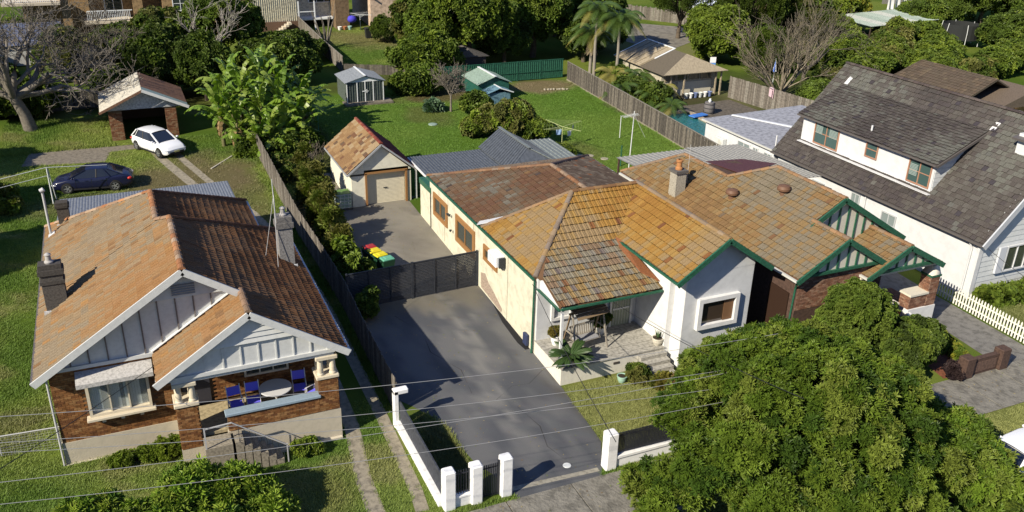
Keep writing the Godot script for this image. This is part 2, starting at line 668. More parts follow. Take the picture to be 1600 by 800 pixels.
# ---------------------------------------------------------------- plants
func leaf_cluster(count: int, length: float, width: float, up: float, bend := 0.25) -> ArrayMesh:  # leaves that spray from one point
	var b := Buf.new()
	for i in count:
		var a := TAU * i / count + rf(-0.5, 0.5)
		var e := up + rf(-0.45, 0.45)
		var d := Vector3(cos(a) * cos(e), sin(e), sin(a) * cos(e))
		var s := d.cross(Vector3.UP).normalized()
		s = (s + d.cross(s) * rf(-0.5, 0.5)).normalized()
		var l := length * rf(0.7, 1.15)
		var o := d * l * 0.12
		var m := o + d * l * 0.5 + Vector3.UP * 0.02
		var t := o + d * l + Vector3.DOWN * bend * l
		var nn := s.cross(d).normalized() * width * 0.22
		b.tri(o, m + s * width * 0.5 + nn, t)
		b.tri(o, t, m - s * width * 0.5 + nn)
	return b.mesh()

func ball_dir() -> Vector3:
	var y := rf(-1, 1)
	var a := rf(0, TAU)
	var r := sqrt(1.0 - y * y)
	return Vector3(r * cos(a), y, r * sin(a))

func scatter(called: String, mesh: Mesh, m: Material, where: Array, tints: Array, parent: Node3D = null) -> MultiMeshInstance3D:
	var mm := MultiMesh.new()
	mm.transform_format = MultiMesh.TRANSFORM_3D
	mm.use_colors = true
	mm.mesh = mesh
	mm.instance_count = where.size()
	for i in where.size():
		mm.set_instance_transform(i, where[i])
		mm.set_instance_color(i, tints[i])
	var o := MultiMeshInstance3D.new()
	o.multimesh = mm
	o.material_override = m
	o.name = called if parent else numbered(called)
	(parent if parent else self).add_child(o, true)
	return o

# blobs: [centre, radii]; leaves sit on many small lumps over every blob, so that the outline is broken
func crown(parent: Node3D, blobs: Array, lump: float, per_lump: int, mesh: Mesh, m: Material, pal: Array, size := 1.0, called := "crown", cover := 1.5) -> void:
	var where := []
	var tints := []
	for bi in blobs.size():
		var c: Vector3 = blobs[bi][0]
		var r: Vector3 = blobs[bi][1]
		var area := 4.0 * PI * pow((pow(r.x * r.y, 1.6) + pow(r.x * r.z, 1.6) + pow(r.y * r.z, 1.6)) / 3.0, 1.0 / 1.6)
		var lumps := int(maxf(5.0, cover * area / (PI * lump * lump)))
		for q in lumps:
			var d := ball_dir()
			if d.y < -0.35 and rng.randf() < 0.6:
				d.y = -d.y
			var at := c + d * r * (0.72 + 0.36 * noise_fine.get_noise_3d(d.x * 40 + bi * 7, d.y * 40, d.z * 40 + c.x) + rf(0.0, 0.2))
			var inside := false
			for k in blobs.size():
				if k != bi and ((at - blobs[k][0]) / blobs[k][1]).length() < 0.72:
					inside = true
					break
			if inside:
				continue
			var lr := lump * rf(0.55, 1.15)
			var tone: Color = pal[rng.randi() % pal.size()] * rf(0.85, 1.15)
			for i in int(per_lump * lr * lr / (lump * lump)):
				var e := ball_dir()
				var p := at + e * lr * rf(0.45, 1.0)
				var up := (e * 0.7 + d * 0.7 + Vector3.UP * 0.5 + ball_dir() * 0.5).normalized()
				var side := up.cross(ball_dir()).normalized()
				var s := size * rf(0.7, 1.25)
				where.append(Transform3D(Basis(side * s, up * s, side.cross(up) * s), p))
				var k := tone * rf(0.8, 1.2)
				k.a = 1.0
				tints.append(k)
	scatter(called, mesh, m, where, tints, parent).set_meta("kind", "stuff")

func limb(b: Buf, from: Vector3, dir: Vector3, length: float, r: float, depth: int, o: Dictionary) -> void:
	var pts := [from]
	var rad := [r]
	var d := dir.normalized()
	var p := from
	var seg: int = 4 if depth > 1 else 3
	for i in seg:
		d = (d + ball_dir() * o.get("crook", 0.25) + Vector3.UP * o.get("lift", 0.05)).normalized()
		p += d * length / seg
		pts.append(p)
		rad.append(r * lerpf(1.0, o.get("taper", 0.6), float(i + 1) / seg))
	for i in rad.size():
		rad[i] = maxf(rad[i], o.get("least", 0.012))
	b.tube(pts, rad, 7 if r > 0.08 else (5 if r > 0.03 else 3))
	if depth <= 0:
		return
	var kids: int = o.get("kids", 3) + (rng.randi() % 2) + (1 if depth < 4 and o.has("twigs") else 0)
	for k in kids:
		var t: float = 1.0 if k == 0 else rf(0.35, 1.0)
		var i := clampi(int(t * seg), 1, seg)
		var sp: float = o.get("spread", 0.8)
		var nd := (d + ball_dir() * sp).normalized()
		limb(b, pts[i], nd, length * o.get("short", 0.72) * rf(0.75, 1.15), rad[i] * o.get("thin", 0.66), depth - 1, o)

func bark() -> StandardMaterial3D:
	return mt("bark", Color(0.16, 0.125, 0.09), 0.9, "wood", 0.6, "blotch", 2.0, {"stretch": Vector3(3, 0.5, 3), "bump": "bump"})

func leaf_mat() -> StandardMaterial3D:
	return mt("leaves", Color(1, 1, 1), 0.5, "", 1.0, "", 1.0, {"vcol": true, "back": Color(0.4, 0.5, 0.1), "spec": 0.3})

func tree(called: String, label: String, at: Vector3, blobs: Array, trunk_h: float, trunk_r: float, lump: float, per: int, leaf: Mesh, pal: Array, size := 1.0, group := "", category := "tree", cover := 1.5) -> Node3D:
	var t := thing(called, label, category, at, 0.0, group)
	var b := Buf.new()
	if trunk_h > 0.0:
		var top := Vector3(rf(-0.2, 0.2), trunk_h, rf(-0.2, 0.2))
		b.tube([Vector3(0, -0.2, 0), Vector3(0, trunk_h * 0.4, 0) + ball_dir() * 0.08, top], [trunk_r * 1.25, trunk_r, trunk_r * 0.8], 9)
		for k in blobs.size():
			var e: Vector3 = blobs[k][0]
			if k < 14:
				b.tube([top * 0.9, top.lerp(e, 0.5) + ball_dir() * 0.2, e + Vector3(0, (blobs[k][1] as Vector3).y * 0.4, 0)], [trunk_r * 0.55, trunk_r * 0.35, 0.02], 6)
		obj("trunk", b, bark(), t)
	else:
		for k in 7:
			var e: Vector3 = blobs[k % blobs.size()][0]
			b.tube([Vector3(rf(-0.1, 0.1), -0.1, rf(-0.1, 0.1)), e * 0.5 + ball_dir() * 0.1, e + ball_dir() * 0.3], [0.04, 0.03, 0.01], 5)
		obj("stem", b, bark(), t)
	crown(t, blobs, lump, per, leaf, leaf_mat(), pal, size, "crown" if trunk_h > 0.0 else "foliage", cover)
	return t

func bare_tree(called: String, label: String, at: Vector3, dirs: Array, length: float, r: float, depth: int, m: Material, o: Dictionary) -> Node3D:
	var t := thing(called, label, "tree", at)
	var b := Buf.new()
	var tw := Buf.new()
	var trunk: float = o.get("trunk", 0.0)
	if trunk > 0.0:
		var lean: Vector3 = o.get("lean", Vector3.ZERO)
		b.tube([Vector3(0, -0.2, 0), Vector3(0, trunk * 0.5, 0) + lean * 0.35, Vector3(0, trunk, 0) + lean], [r * 1.5, r * 1.15, r], 10)
		obj("trunk", b, m, t)
		for d in dirs:
			limb(tw, Vector3(0, trunk * 0.96, 0) + lean, d, length * rf(0.85, 1.1), r * 0.75, depth, o)
	else:
		for d in dirs:
			limb(tw, Vector3(rf(-0.15, 0.15), -0.1, rf(-0.15, 0.15)), d, length * rf(0.85, 1.1), r, depth, o)
	tag(obj("branches", tw, m, t), "", "", "", "stuff")
	return t

func blade_leaf(length: float, width: float, rise: float, torn: int) -> ArrayMesh:  # a banana leaf: arched, folded at the midrib, torn at the edges
	var b := Buf.new()
	var n := 12
	var pts := []
	for i in n + 1:
		var t := float(i) / n
		var p := Vector3(t * length * 0.92, rise * t - length * 0.55 * t * t * t, 0)
		var w := width * pow(sin(PI * minf(0.98, 0.06 + t * 0.94)), 0.55) * (0.08 if t < 0.12 else 1.0)
		pts.append([p, w])
	for i in n:
		for s in [-1, 1]:
			var a: Vector3 = pts[i][0]
			var d: Vector3 = pts[i + 1][0]
			var wa: float = pts[i][1]
			var wb: float = pts[i + 1][1]
			var droop := 0.25 + 0.12 * sin(i * 2.1 + torn)
			var cut := 0.05 if (i + torn) % 3 == 0 else 0.0
			var e0 := a + Vector3(0.02 + cut, -wa * droop, s * wa * 0.5)
			var e1 := d + Vector3(0.02 - cut, -wb * droop, s * wb * 0.5)
			b.tri(a, d, e1)
			b.tri(a, e1, e0)
	var rib := []
	var rr := []
	for i in n + 1:
		rib.append(pts[i][0])
		rr.append(0.028 * (1.0 - float(i) / n) + 0.006)
	b.tube(rib, rr, 4)
	return b.mesh()

func frond_mesh(length: float, rise: float, droop: float, leaflet: float, pairs: int) -> ArrayMesh:
	var b := Buf.new()
	var pts := []
	var rr := []
	for i in pairs + 1:
		var t := float(i) / pairs
		pts.append(Vector3(t * length * (1.0 - 0.18 * droop * t), rise * length * t - droop * length * t * t, 0))
		rr.append(0.03 * (1.0 - t) + 0.006)
	b.tube(pts, rr, 4)
	for i in range(2, pairs + 1):
		var t := float(i) / pairs
		var l := leaflet * sin(PI * (0.15 + 0.8 * t))
		var f: Vector3 = (pts[i] - pts[i - 1]).normalized()
		for s in [-1, 1]:
			var d := (Vector3(0, -0.25, s) + f * 0.7).normalized()
			var p: Vector3 = pts[i]
			var w := f * 0.035
			var mid := p + d * l * 0.55
			var tip := p + d * l + Vector3.DOWN * l * 0.35
			b.quad(p - w, p + w, mid + w, mid - w)
			b.tri(mid - w, mid + w, tip)
	return b.mesh()

func settle(o: Node3D, at: Vector3) -> Node3D:  # moves a thing's own point to its base without moving its parts
	o.position += at
	for k in o.get_children():
		k.position -= at
	return o

# ---------------------------------------------------------------- ground
var patches := [  # x, z, rx, rz, colour, strength
	[3.2, -57.8, 4.2, 4.0, Color(0.16, 0.125, 0.08), 0.85], [6.6, -54.0, 1.0, 7.0, Color(0.16, 0.125, 0.08), 0.5], [-3.0, -55.5, 3.5, 1.6, Color(0.14, 0.12, 0.07), 0.5],
	[34.5, -70.8, 4.5, 1.6, Color(0.2, 0.155, 0.1), 0.95], [24.0, -92.0, 4.5, 4.0, Color(0.19, 0.16, 0.08), 0.75], [27.0, -92.0, 2.5, 6.0, Color(0.18, 0.16, 0.08), 0.5],
	[17.9, -26.0, 3.0, 3.2, Color(0.185, 0.19, 0.065), 0.95], [17.0, -28.0, 2.4, 1.2, Color(0.19, 0.2, 0.07), 0.85], [3.6, -25.6, 2.3, 1.6, Color(0.17, 0.16, 0.06), 0.6],
	[22.0, -19.3, 10.0, 1.4, Color(0.17, 0.185, 0.06), 0.9], [33.5, -19.3, 8.0, 1.4, Color(0.18, 0.19, 0.065), 0.95], [36.2, -25.6, 1.0, 3.0, Color(0.16, 0.18, 0.05), 0.8], [44.0, -25.0, 5.0, 3.0, Color(0.17, 0.16, 0.07), 0.7],
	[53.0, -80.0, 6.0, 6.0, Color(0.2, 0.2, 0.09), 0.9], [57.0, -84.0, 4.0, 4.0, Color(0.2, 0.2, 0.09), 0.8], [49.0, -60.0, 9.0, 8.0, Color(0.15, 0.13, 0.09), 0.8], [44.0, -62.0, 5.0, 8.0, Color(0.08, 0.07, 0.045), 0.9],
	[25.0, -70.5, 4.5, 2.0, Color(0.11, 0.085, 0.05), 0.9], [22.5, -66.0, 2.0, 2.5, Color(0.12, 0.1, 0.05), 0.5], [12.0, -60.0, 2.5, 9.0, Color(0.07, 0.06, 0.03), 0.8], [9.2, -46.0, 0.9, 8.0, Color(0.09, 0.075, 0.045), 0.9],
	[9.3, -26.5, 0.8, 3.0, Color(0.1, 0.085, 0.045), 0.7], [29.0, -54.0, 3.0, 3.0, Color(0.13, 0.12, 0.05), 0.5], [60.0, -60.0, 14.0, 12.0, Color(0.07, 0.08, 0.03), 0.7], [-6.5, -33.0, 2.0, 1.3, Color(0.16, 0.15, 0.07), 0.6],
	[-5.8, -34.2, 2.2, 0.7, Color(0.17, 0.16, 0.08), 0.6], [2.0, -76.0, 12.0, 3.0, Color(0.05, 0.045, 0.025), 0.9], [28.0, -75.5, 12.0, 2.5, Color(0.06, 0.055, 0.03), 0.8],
]

func soil(x: float, z: float) -> Color:
	var n1 := noise.get_noise_2d(x * 3.0, z * 3.0)
	var n2 := noise.get_noise_2d(x * 12.0 + 90, z * 12.0)
	var k := Color(0.085, 0.14, 0.024).lerp(Color(0.17, 0.21, 0.05), clampf(0.5 + n1 * 1.5 + n2 * 0.8, 0, 1))
	if n2 > 0.22 and not (x > 10 and z < -50):
		k = k.lerp(Color(0.2, 0.19, 0.085), clampf((n2 - 0.22) * 2.5, 0, 0.6))
	if x > 10 and x < 38 and z < -50 and z > -73:
		k = k.lerp(Color(0.095, 0.172, 0.028), 0.7)
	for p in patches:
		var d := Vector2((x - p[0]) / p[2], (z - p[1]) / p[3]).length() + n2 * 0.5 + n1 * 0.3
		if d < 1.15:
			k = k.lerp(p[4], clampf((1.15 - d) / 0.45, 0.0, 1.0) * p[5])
	return k

func paved(x: float, z: float) -> bool:
	for q in hard:
		if Geometry2D.is_point_in_polygon(Vector2(x, z), q):
			return true
	return false

var hard: Array[PackedVector2Array] = []

func ground() -> void:
	var xs := [-700.0, -300.0, -120.0, -60.0]
	var x := -40.0
	while x < 120.0:
		xs.append(x)
		x += 0.75 if x > -12 and x < 60 else 2.5
	xs.append_array([140.0, 200.0, 400.0, 800.0])
	var zs := [-900.0, -500.0, -300.0, -200.0, -139.0]
	var z := -137.0
	while z < 2.0:
		if z > -29.5 and z < -29.0:
			zs.append(-29.0)
			z = -28.4
			continue
		zs.append(z)
		z += 0.7 if z > -76 else 2.0
	zs.append_array([40.0, 300.0])
	var b := Buf.new()
	b.tinted = true
	for i in xs.size() - 1:
		for j in zs.size() - 1:
			var q := [Vector2(xs[i], zs[j]), Vector2(xs[i + 1], zs[j]), Vector2(xs[i + 1], zs[j + 1]), Vector2(xs[i], zs[j + 1])]
			var p := []
			var k := []
			for s in q:
				p.append(G(s.x, s.y))
				k.append(soil(s.x, s.y))
			for t in [[0, 1, 2], [0, 2, 3]]:
				var at := b.c.size()
				b.tri(p[t[0]], p[t[1]], p[t[2]])
				if b.c.size() > at:
					for e in 3:
						b.c[at + e] = k[t[e]]
	struct("ground", b, mt("soil", Color(1, 1, 1), 0.95, "grass", 1.6, "fine", 0.37, {"vcol": true, "spec": 0.1}))

	var road := mt("asphalt", Color(0.1, 0.103, 0.115), 0.75, "stain", 7.0, "fine", 0.7, {"bump": "bump", "bumps": 0.25, "stretch": Vector3(1, 1, 0.5)})
	var pale := mt("concrete_yard", Color(0.21, 0.192, 0.158), 0.85, "stain", 7.0, "grit", 0.6, {"bump": "bump", "bumps": 0.2})
	var walk := mt("concrete_walk", Color(0.235, 0.22, 0.185), 0.9, "stain", 4.5, "fine", 0.9, {"bump": "bump", "bumps": 0.4})
	var strip := mt("concrete_strip", Color(0.33, 0.29, 0.215), 0.9, "stain", 2.5, "fine", 0.4)
	var drive := [Vector2(10.85, -22.75), Vector2(14.3, -22.75), Vector2(15.3, -24.6), Vector2(15.6, -28.6), Vector2(15.6, -38.3), Vector2(8.6, -38.2), Vector2(8.5, -30.6), Vector2(9.3, -29.4), Vector2(9.75, -28.5), Vector2(10.0, -27.7), Vector2(10.05, -26.3), Vector2(10.2, -25.2), Vector2(10.6, -24.2)]
	var b2 := Buf.new()
	painted(b2, drive, 0.012, 0.3, func(x: float, z: float) -> Color:
		var n := noise.get_noise_2d(x * 22.0, z * 9.0)
		var f := noise_fine.get_noise_2d(x * 40.0, z * 12.0)
		var k := Color(0.085, 0.088, 0.096).lerp(Color(0.135, 0.135, 0.136), clampf(0.5 + n * 2.2 + f * 0.8, 0, 1))
		var mid := 12.9 + 0.4 * sin(z * 0.5) - absf(x - 12.9) * 0.0
		k = k.lerp(Color(0.21, 0.204, 0.19), clampf(0.55 - absf(x - mid) * 1.0 + f * 1.6, 0, 0.8) * clampf((-z - 23.5) * 0.2, 0, 1))
		k = k.lerp(Color(0.16, 0.145, 0.11), clampf((-z - 35.5) * 0.35 + n, 0, 0.75))
		k = k.lerp(Color(0.075, 0.068, 0.055), clampf((x - 14.6) * 0.9 + f * 0.8 - 0.35, 0, 0.7) * clampf((z + 31.5) * 0.5, 0, 1))
		return k)
	struct("driveway", b2, mt("worn_asphalt", Color(1, 1, 1), 0.78, "grit", 0.8, "fine", 0.35, {"vcol": true, "bump": "bump", "bumps": 0.25}))
	hard.append(PackedVector2Array(drive))
	var dr: Node3D = get_node("driveway")
	var cr := mt("crack", Color(0.035, 0.033, 0.03), 0.95)
	for q in [[Vector2(10.6, -36.8), Vector2(11.4, -34.9), Vector2(11.2, -33.2), Vector2(12.0, -31.4), Vector2(11.8, -29.6)], [Vector2(15.5, -30.2), Vector2(14.4, -29.4), Vector2(13.6, -29.5), Vector2(12.6, -28.8)], [Vector2(13.2, -28.0), Vector2(13.5, -26.4), Vector2(13.2, -25.1), Vector2(13.6, -23.6)]]:
		b2 = Buf.new()
		ribbon(b2, q, 0.012, 0.016, 0.03)
		obj("crack", b2, cr, dr)
	var yard := [Vector2(8.6, -38.2), Vector2(15.6, -38.3), Vector2(15.6, -50.1), Vector2(16.6, -50.6), Vector2(12.0, -50.3), Vector2(12.0, -56.0), Vector2(10.2, -56.3), Vector2(10.0, -51.0), Vector2(9.6, -44.0)]
	b2 = Buf.new()
	painted(b2, yard, 0.008, 0.35, func(x: float, z: float) -> Color:
		var n := noise.get_noise_2d(x * 14.0, z * 14.0)
		var f := noise_fine.get_noise_2d(x * 30.0, z * 30.0)
		return Color(0.175, 0.16, 0.132).lerp(Color(0.24, 0.22, 0.18), clampf(0.5 + n * 1.2 + f * 0.7, 0, 1)).lerp(Color(0.11, 0.1, 0.08), clampf(f * 1.6 - 0.45, 0, 0.6)))
	struct("back_pavement", b2, mt("worn_concrete", Color(1, 1, 1), 0.85, "grit", 0.9, "fine", 0.4, {"vcol": true, "bump": "bump", "bumps": 0.2}))
	hard.append(PackedVector2Array(yard))
	b2 = Buf.new()
	ribbon(b2, [Vector2(10.8, -23.3), Vector2(14.35, -23.1)], 0.22, 0.016)
	struct("driveway_threshold", b2, mt("threshold", Color(0.28, 0.26, 0.21), 0.9, "stain", 2.0))
	for q in [[[Vector2(1.4, -64.2), Vector2(1.9, -62.0), Vector2(3.2, -57.3), Vector2(5.1, -51.0), Vector2(6.15, -45.0), Vector2(6.6, -38.0), Vector2(6.5, -29.2), Vector2(6.05, -25.9), Vector2(6.0, -23.6)], 0.6], [[Vector2(2.8, -63.6), Vector2(3.15, -61.6), Vector2(4.3, -57.2), Vector2(6.2, -51.0), Vector2(7.4, -45.0), Vector2(7.75, -38.0), Vector2(7.8, -29.2), Vector2(7.65, -24.6), Vector2(7.5, -23.4)], 0.5]]:
		b2 = Buf.new()
		ribbon(b2, q[0], q[1], 0.01, 0.02)
		struct("wheel_strip", b2, strip)
		for i in q[0].size() - 1:
			var s: Vector2 = (q[0][i + 1] - q[0][i]).normalized().orthogonal() * q[1] * 0.5
			hard.append(PackedVector2Array([q[0][i] - s, q[0][i + 1] - s, q[0][i + 1] + s, q[0][i] + s]))
	b2 = Buf.new()
	var pad := [Vector2(-6.2, -65.4), Vector2(-2.6, -65.4), Vector2(0.9, -65.3), Vector2(1.7, -64.5), Vector2(-1.2, -64.2), Vector2(-1.6, -62.4), Vector2(-6.6, -63.0)]
	sheet(b2, pad, 0.008)
	struct("yard_pavement", b2, mt("old_concrete", Color(0.23, 0.2, 0.155), 0.9, "stain", 2.2, "speck", 0.7))
	hard.append(PackedVector2Array(pad))
	var rd := [Vector2(35.7, -45.0), Vector2(38.3, -45.0), Vector2(38.3, -28.6), Vector2(38.0, -23.4), Vector2(37.8, -22.4), Vector2(35.3, -22.4), Vector2(35.4, -24.0), Vector2(35.75, -27.2)]
	b2 = Buf.new()
	sheet(b2, rd, 0.012)
	struct("concrete_driveway", b2, mt("drive_concrete", Color(0.21, 0.2, 0.18), 0.85, "stain", 4.0, "speck", 0.6))
	hard.append(PackedVector2Array(rd))
	var red := [Vector2(32.7, -27.3), Vector2(33.9, -27.3), Vector2(34.0, -25.0), Vector2(33.3, -22.9), Vector2(31.9, -22.9), Vector2(32.3, -25.0)]
	b2 = Buf.new()
	sheet(b2, red, 0.012)
	struct("red_path", b2, mt("red_path", Color(0.24, 0.09, 0.05), 0.8, "stain", 1.8, "fine", 0.4))
	hard.append(PackedVector2Array(red))
	# footpath: poured slabs with open joints, each its own piece
	b2 = Buf.new()
	sheet(b2, [Vector2(-16, -22.75), Vector2(60, -22.75), Vector2(60, -20.2), Vector2(-16, -20.2)], 0.006)
	var fp := struct("footpath", b2, mt("joint", Color(0.05, 0.045, 0.03), 0.95, "fine", 0.5))
	hard.append(PackedVector2Array([Vector2(-16, -22.75), Vector2(60, -22.75), Vector2(60, -20.2), Vector2(-16, -20.2)]))
	var px := -16.0
	var shapes := {}
	while px < 59.0:
		var w := 2.4
		if px > 10 and px < 15:
			w = 2.6
		var c := Buf.new()
		c.chamfer(Vector3(px + w * 0.5, 0.004 + rf(-0.003, 0.003), -21.475), Vector3(w - 0.03, 0.05, 2.54), 0.01, Basis(Vector3.RIGHT, rf(-0.002, 0.002)))
		obj("slab", c, walk, fp)
		px += w
	# where the crossing runs on to the road
	b2 = Buf.new()
	sheet(b2, [Vector2(9.5, -20.2), Vector2(16.2, -20.2), Vector2(17.0, -18.4), Vector2(8.6, -18.4)], 0.01)
	struct("crossover", b2, walk)
	hard.append(PackedVector2Array([Vector2(9.5, -20.2), Vector2(16.2, -20.2), Vector2(17.0, -18.4), Vector2(8.6, -18.4)]))
	b2 = Buf.new()
	sheet(b2, [Vector2(-80, -18.2), Vector2(160, -18.2), Vector2(160, -6), Vector2(-80, -6)], 0.005)
	struct("road", b2, road)
	hard.append(PackedVector2Array([Vector2(-80, -18.2), Vector2(160, -18.2), Vector2(160, -6), Vector2(-80, -6)]))
	b2 = Buf.new()
	b2.box(Vector3(40, 0.03, -18.3), Vector3(240, 0.1, 0.25))
	struct("kerb", b2, walk)
	# far concrete
	b2 = Buf.new()
	sheet(b2, [Vector2(52, -81.5), Vector2(55, -80), Vector2(61, -83.5), Vector2(63, -88), Vector2(57, -92), Vector2(50, -90)], 0.02)
	struct("far_pavement", b2, pale)
	b2 = Buf.new()
	sheet(b2, [Vector2(43.5, -62.0), Vector2(49.3, -62.5), Vector2(50.2, -56.5), Vector2(48.0, -53.8), Vector2(45.6, -54.5), Vector2(43.5, -57.5)], 0.02)
	struct("pool_deck", b2, mt("deck", Color(0.14, 0.12, 0.095), 0.85, "stain", 3.0, "speck", 0.8))
	hard.append(PackedVector2Array([Vector2(43.5, -62.0), Vector2(49.3, -62.5), Vector2(50.2, -56.5), Vector2(46.0, -54.0)]))

func grass() -> void:
	var b := Buf.new()
	for i in 9:
		var a := rf(0, TAU)
		var o := Vector3(rf(-0.12, 0.12), -0.01, rf(-0.12, 0.12))
		var d := Vector3(cos(a), 0, sin(a))
		var w := d.cross(Vector3.UP) * 0.012
		var h := rf(0.05, 0.13)
		b.tri(o - w, o + w, o + d * rf(0.02, 0.09) + Vector3.UP * h)
	var mesh := b.mesh()
	var m := mt("grass_blades", Color(1, 1, 1), 0.6, "", 1.0, "", 1.0, {"vcol": true, "back": Color(0.4, 0.45, 0.12), "spec": 0.3})
	var lawns := [  # name, label, x0, x1, z0, z1, count, height
		["long_grass", "long rough green grass along the left side of the orange roofed cottage", -11.0, -3.9, -52.0, -23.0, 26000, 1.15],
		["lawn", "dry mown front lawn before the cottage with the blue chairs", -4.0, 8.0, -30.7, -23.0, 18000, 0.9],
		["clipped_lawn", "dry yellow front lawn below the white house porch", 15.3, 22.0, -28.5, -23.1, 9000, 0.6],
		["weeds", "rank bright green weeds left of the brick garage", -8.0, -0.9, -72.0, -65.2, 11000, 2.4],
		["yard_grass", "patchy grass round the parked cars in the left back yard", -8.0, 8.0, -66.0, -46.0, 26000, 1.2],
		["back_lawn", "mown green lawn of the middle back yard", 9.0, 38.0, -72.0, -50.0, 42000, 0.75],
		["verge", "dry street verge by the parked white car", 15.0, 40.0, -20.1, -18.5, 7000, 0.7],
		["side_lawn", "strip of lawn before the white two-storey house", 38.4, 48.0, -28.0, -22.8, 5000, 0.7],
		["bed_grass", "grass and weeds in the bed behind the front fence", 8.4, 10.0, -29.0, -23.4, 2600, 1.6],
		["fence_weeds", "weeds and long grass along the foot of the weathered driveway fence", 7.85, 8.35, -61.0, -29.5, 2600, 2.2],
		["edge_grass", "ragged grass along the front of the white pillared fence", 8.0, 19.0, -23.0, -22.7, 900, 1.0],
		["bed_edge", "long grass along the foot of the dark right-hand fence", 37.5, 37.95, -71.0, -48.0, 1800, 1.6],
		["far_lawn", "sunny lawn beyond the grey garden shed", 19.5, 30.0, -96.0, -77.0, 14000, 0.9],
	]
	for l in lawns:
		var where := []
		var tints := []
		for i in l[6]:
			var x := rf(l[2], l[3])
			var z := rf(l[4], l[5])
			if paved(x, z) or (x > -3.9 and x < 6.0 and z > -49.0 and z < (-30.8 if x < 0.1 else -28.6)) or (x > -1.2 and x < 3.6 and z < -66.0):
				continue
			var n := noise.get_noise_2d(x * 14.0, z * 14.0)
			var k := soil(x, z)
			if k.g < k.r * 0.95 and rng.randf() < 0.75:
				continue
			if n < -0.3 and rng.randf() < 0.5:
				continue
			var s: float = l[7] * rf(0.6, 1.3) * (1.0 + n * 0.7)
			where.append(Transform3D(Basis(Vector3.UP, rf(0, TAU)).scaled(Vector3(1.2, s, 1.2)), G(x, z)))
			k = k * rf(1.2, 1.75)
			k.a = 1.0
			tints.append(k)
		tag(scatter(l[0], mesh, m, where, tints), l[1], "grass", "", "stuff")

func litter() -> void:  # fallen leaves on the hard surfaces
	var b := Buf.new()
	b.quad(Vector3(-0.05, 0, 0), Vector3(0, 0.012, -0.022), Vector3(0.055, 0.004, 0), Vector3(0, 0.012, 0.022))
	var where := []
	var tints := []
	for i in 1500:
		var q: Array = [[8.7, 15.5, -38.0, -23.0], [9.0, 40.0, -22.7, -20.3], [9.6, 15.5, -50.0, -38.5]][rng.randi() % 3]
		var x := rf(q[0], q[1])
		var z := rf(q[2], q[3])
		if noise_fine.get_noise_2d(x * 12.0, z * 12.0) < 0.0 or not paved(x, z):
			continue
		where.append(Transform3D(Basis(Vector3.UP, rf(0, TAU)).scaled(Vector3.ONE * rf(0.5, 1.1)), G(x, z, 0.04 if z > -22.75 else 0.014)))
		tints.append([Color(0.22, 0.16, 0.06), Color(0.14, 0.09, 0.04), Color(0.12, 0.15, 0.03), Color(0.3, 0.24, 0.1)][rng.randi() % 4])
	tag(scatter("leaf_litter", b.mesh(), mt("litter", Color(1, 1, 1), 0.8, "", 1.0, "", 1.0, {"vcol": true}), where, tints), "scattered fallen leaves on the driveway and the footpath", "leaves", "", "stuff")

# ---------------------------------------------------------------- the orange roofed brick cottage on the left
const V3 := Vector3.ZERO

func tile_mat() -> StandardMaterial3D:
	return mt("terracotta", Color(1, 1, 1), 0.88, "lichen", 0.9, "fine", 0.34, {"vcol": true, "spec": 0.22})

func deck(house: Node3D, planes: Array, col: Color, called := "roof", thick := 0.12) -> MeshInstance3D:
	var b := Buf.new()
	for p in planes:
		var n := Vector3.ZERO
		for i in p.size():
			n += (p[i] as Vector3).cross(p[(i + 1) % p.size()])
		n = n.normalized()
		if n.y < 0:
			n = -n
		var q := []
		for e in p:
			q.append(e - n * 0.012)
		b.prism(q, Vector3.DOWN * thick)
	return obj(called, b, mt("roof_deck_" + col.to_html(), col, 0.9, "fine", 0.5), house)

# tones: index into a palette by a slow noise, plus chance
func toner(seed_at: float, scale: float, spread: float, odd := 0.04) -> Callable:
	return func(p: Vector3, n: int) -> int:
		if rng.randf() < odd:
			return n - 1 - (rng.randi() % 2)
		var t: float = 0.5 + noise.get_noise_3d(p.x * scale + seed_at, p.y * scale, p.z * scale) * 1.1 + rf(-spread, spread)
		return clampi(int(t * (n - 2)), 0, n - 3)

func marseille(w := 0.255, gauge := 0.345, stagger := false) -> Dictionary:
	return {"w": w, "gauge": gauge, "prof": [Vector2(0, 0.0), Vector2(0.16, 0.028), Vector2(0.34, 0.0), Vector2(0.62, 0.0), Vector2(0.76, 0.03), Vector2(0.92, 0.03), Vector2(1.0, 0.0)], "thick": 0.042, "lap": 1.1, "stagger": stagger, "wild": 0.008}

func bold(w: float, gauge: float) -> Dictionary:  # coarser tiles with thicker butts, coloured darker so that the courses stand out
	var s := marseille(w, gauge)
	s.thick = 0.055
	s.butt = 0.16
	return s

func clear_glass() -> StandardMaterial3D:
	var m := mt("clear_glass", Color(0.8, 0.9, 0.88), 0.03, "", 1.0, "", 1.0, {"spec": 0.6})
	m.transparency = BaseMaterial3D.TRANSPARENCY_ALPHA
	m.albedo_color.a = 0.12
	return m

func brick_mat() -> StandardMaterial3D:
	return mt("brick", Color(1, 1, 1), 0.85, "fine", 0.3, "blotch", 1.5, {"vcol": true, "spec": 0.25})

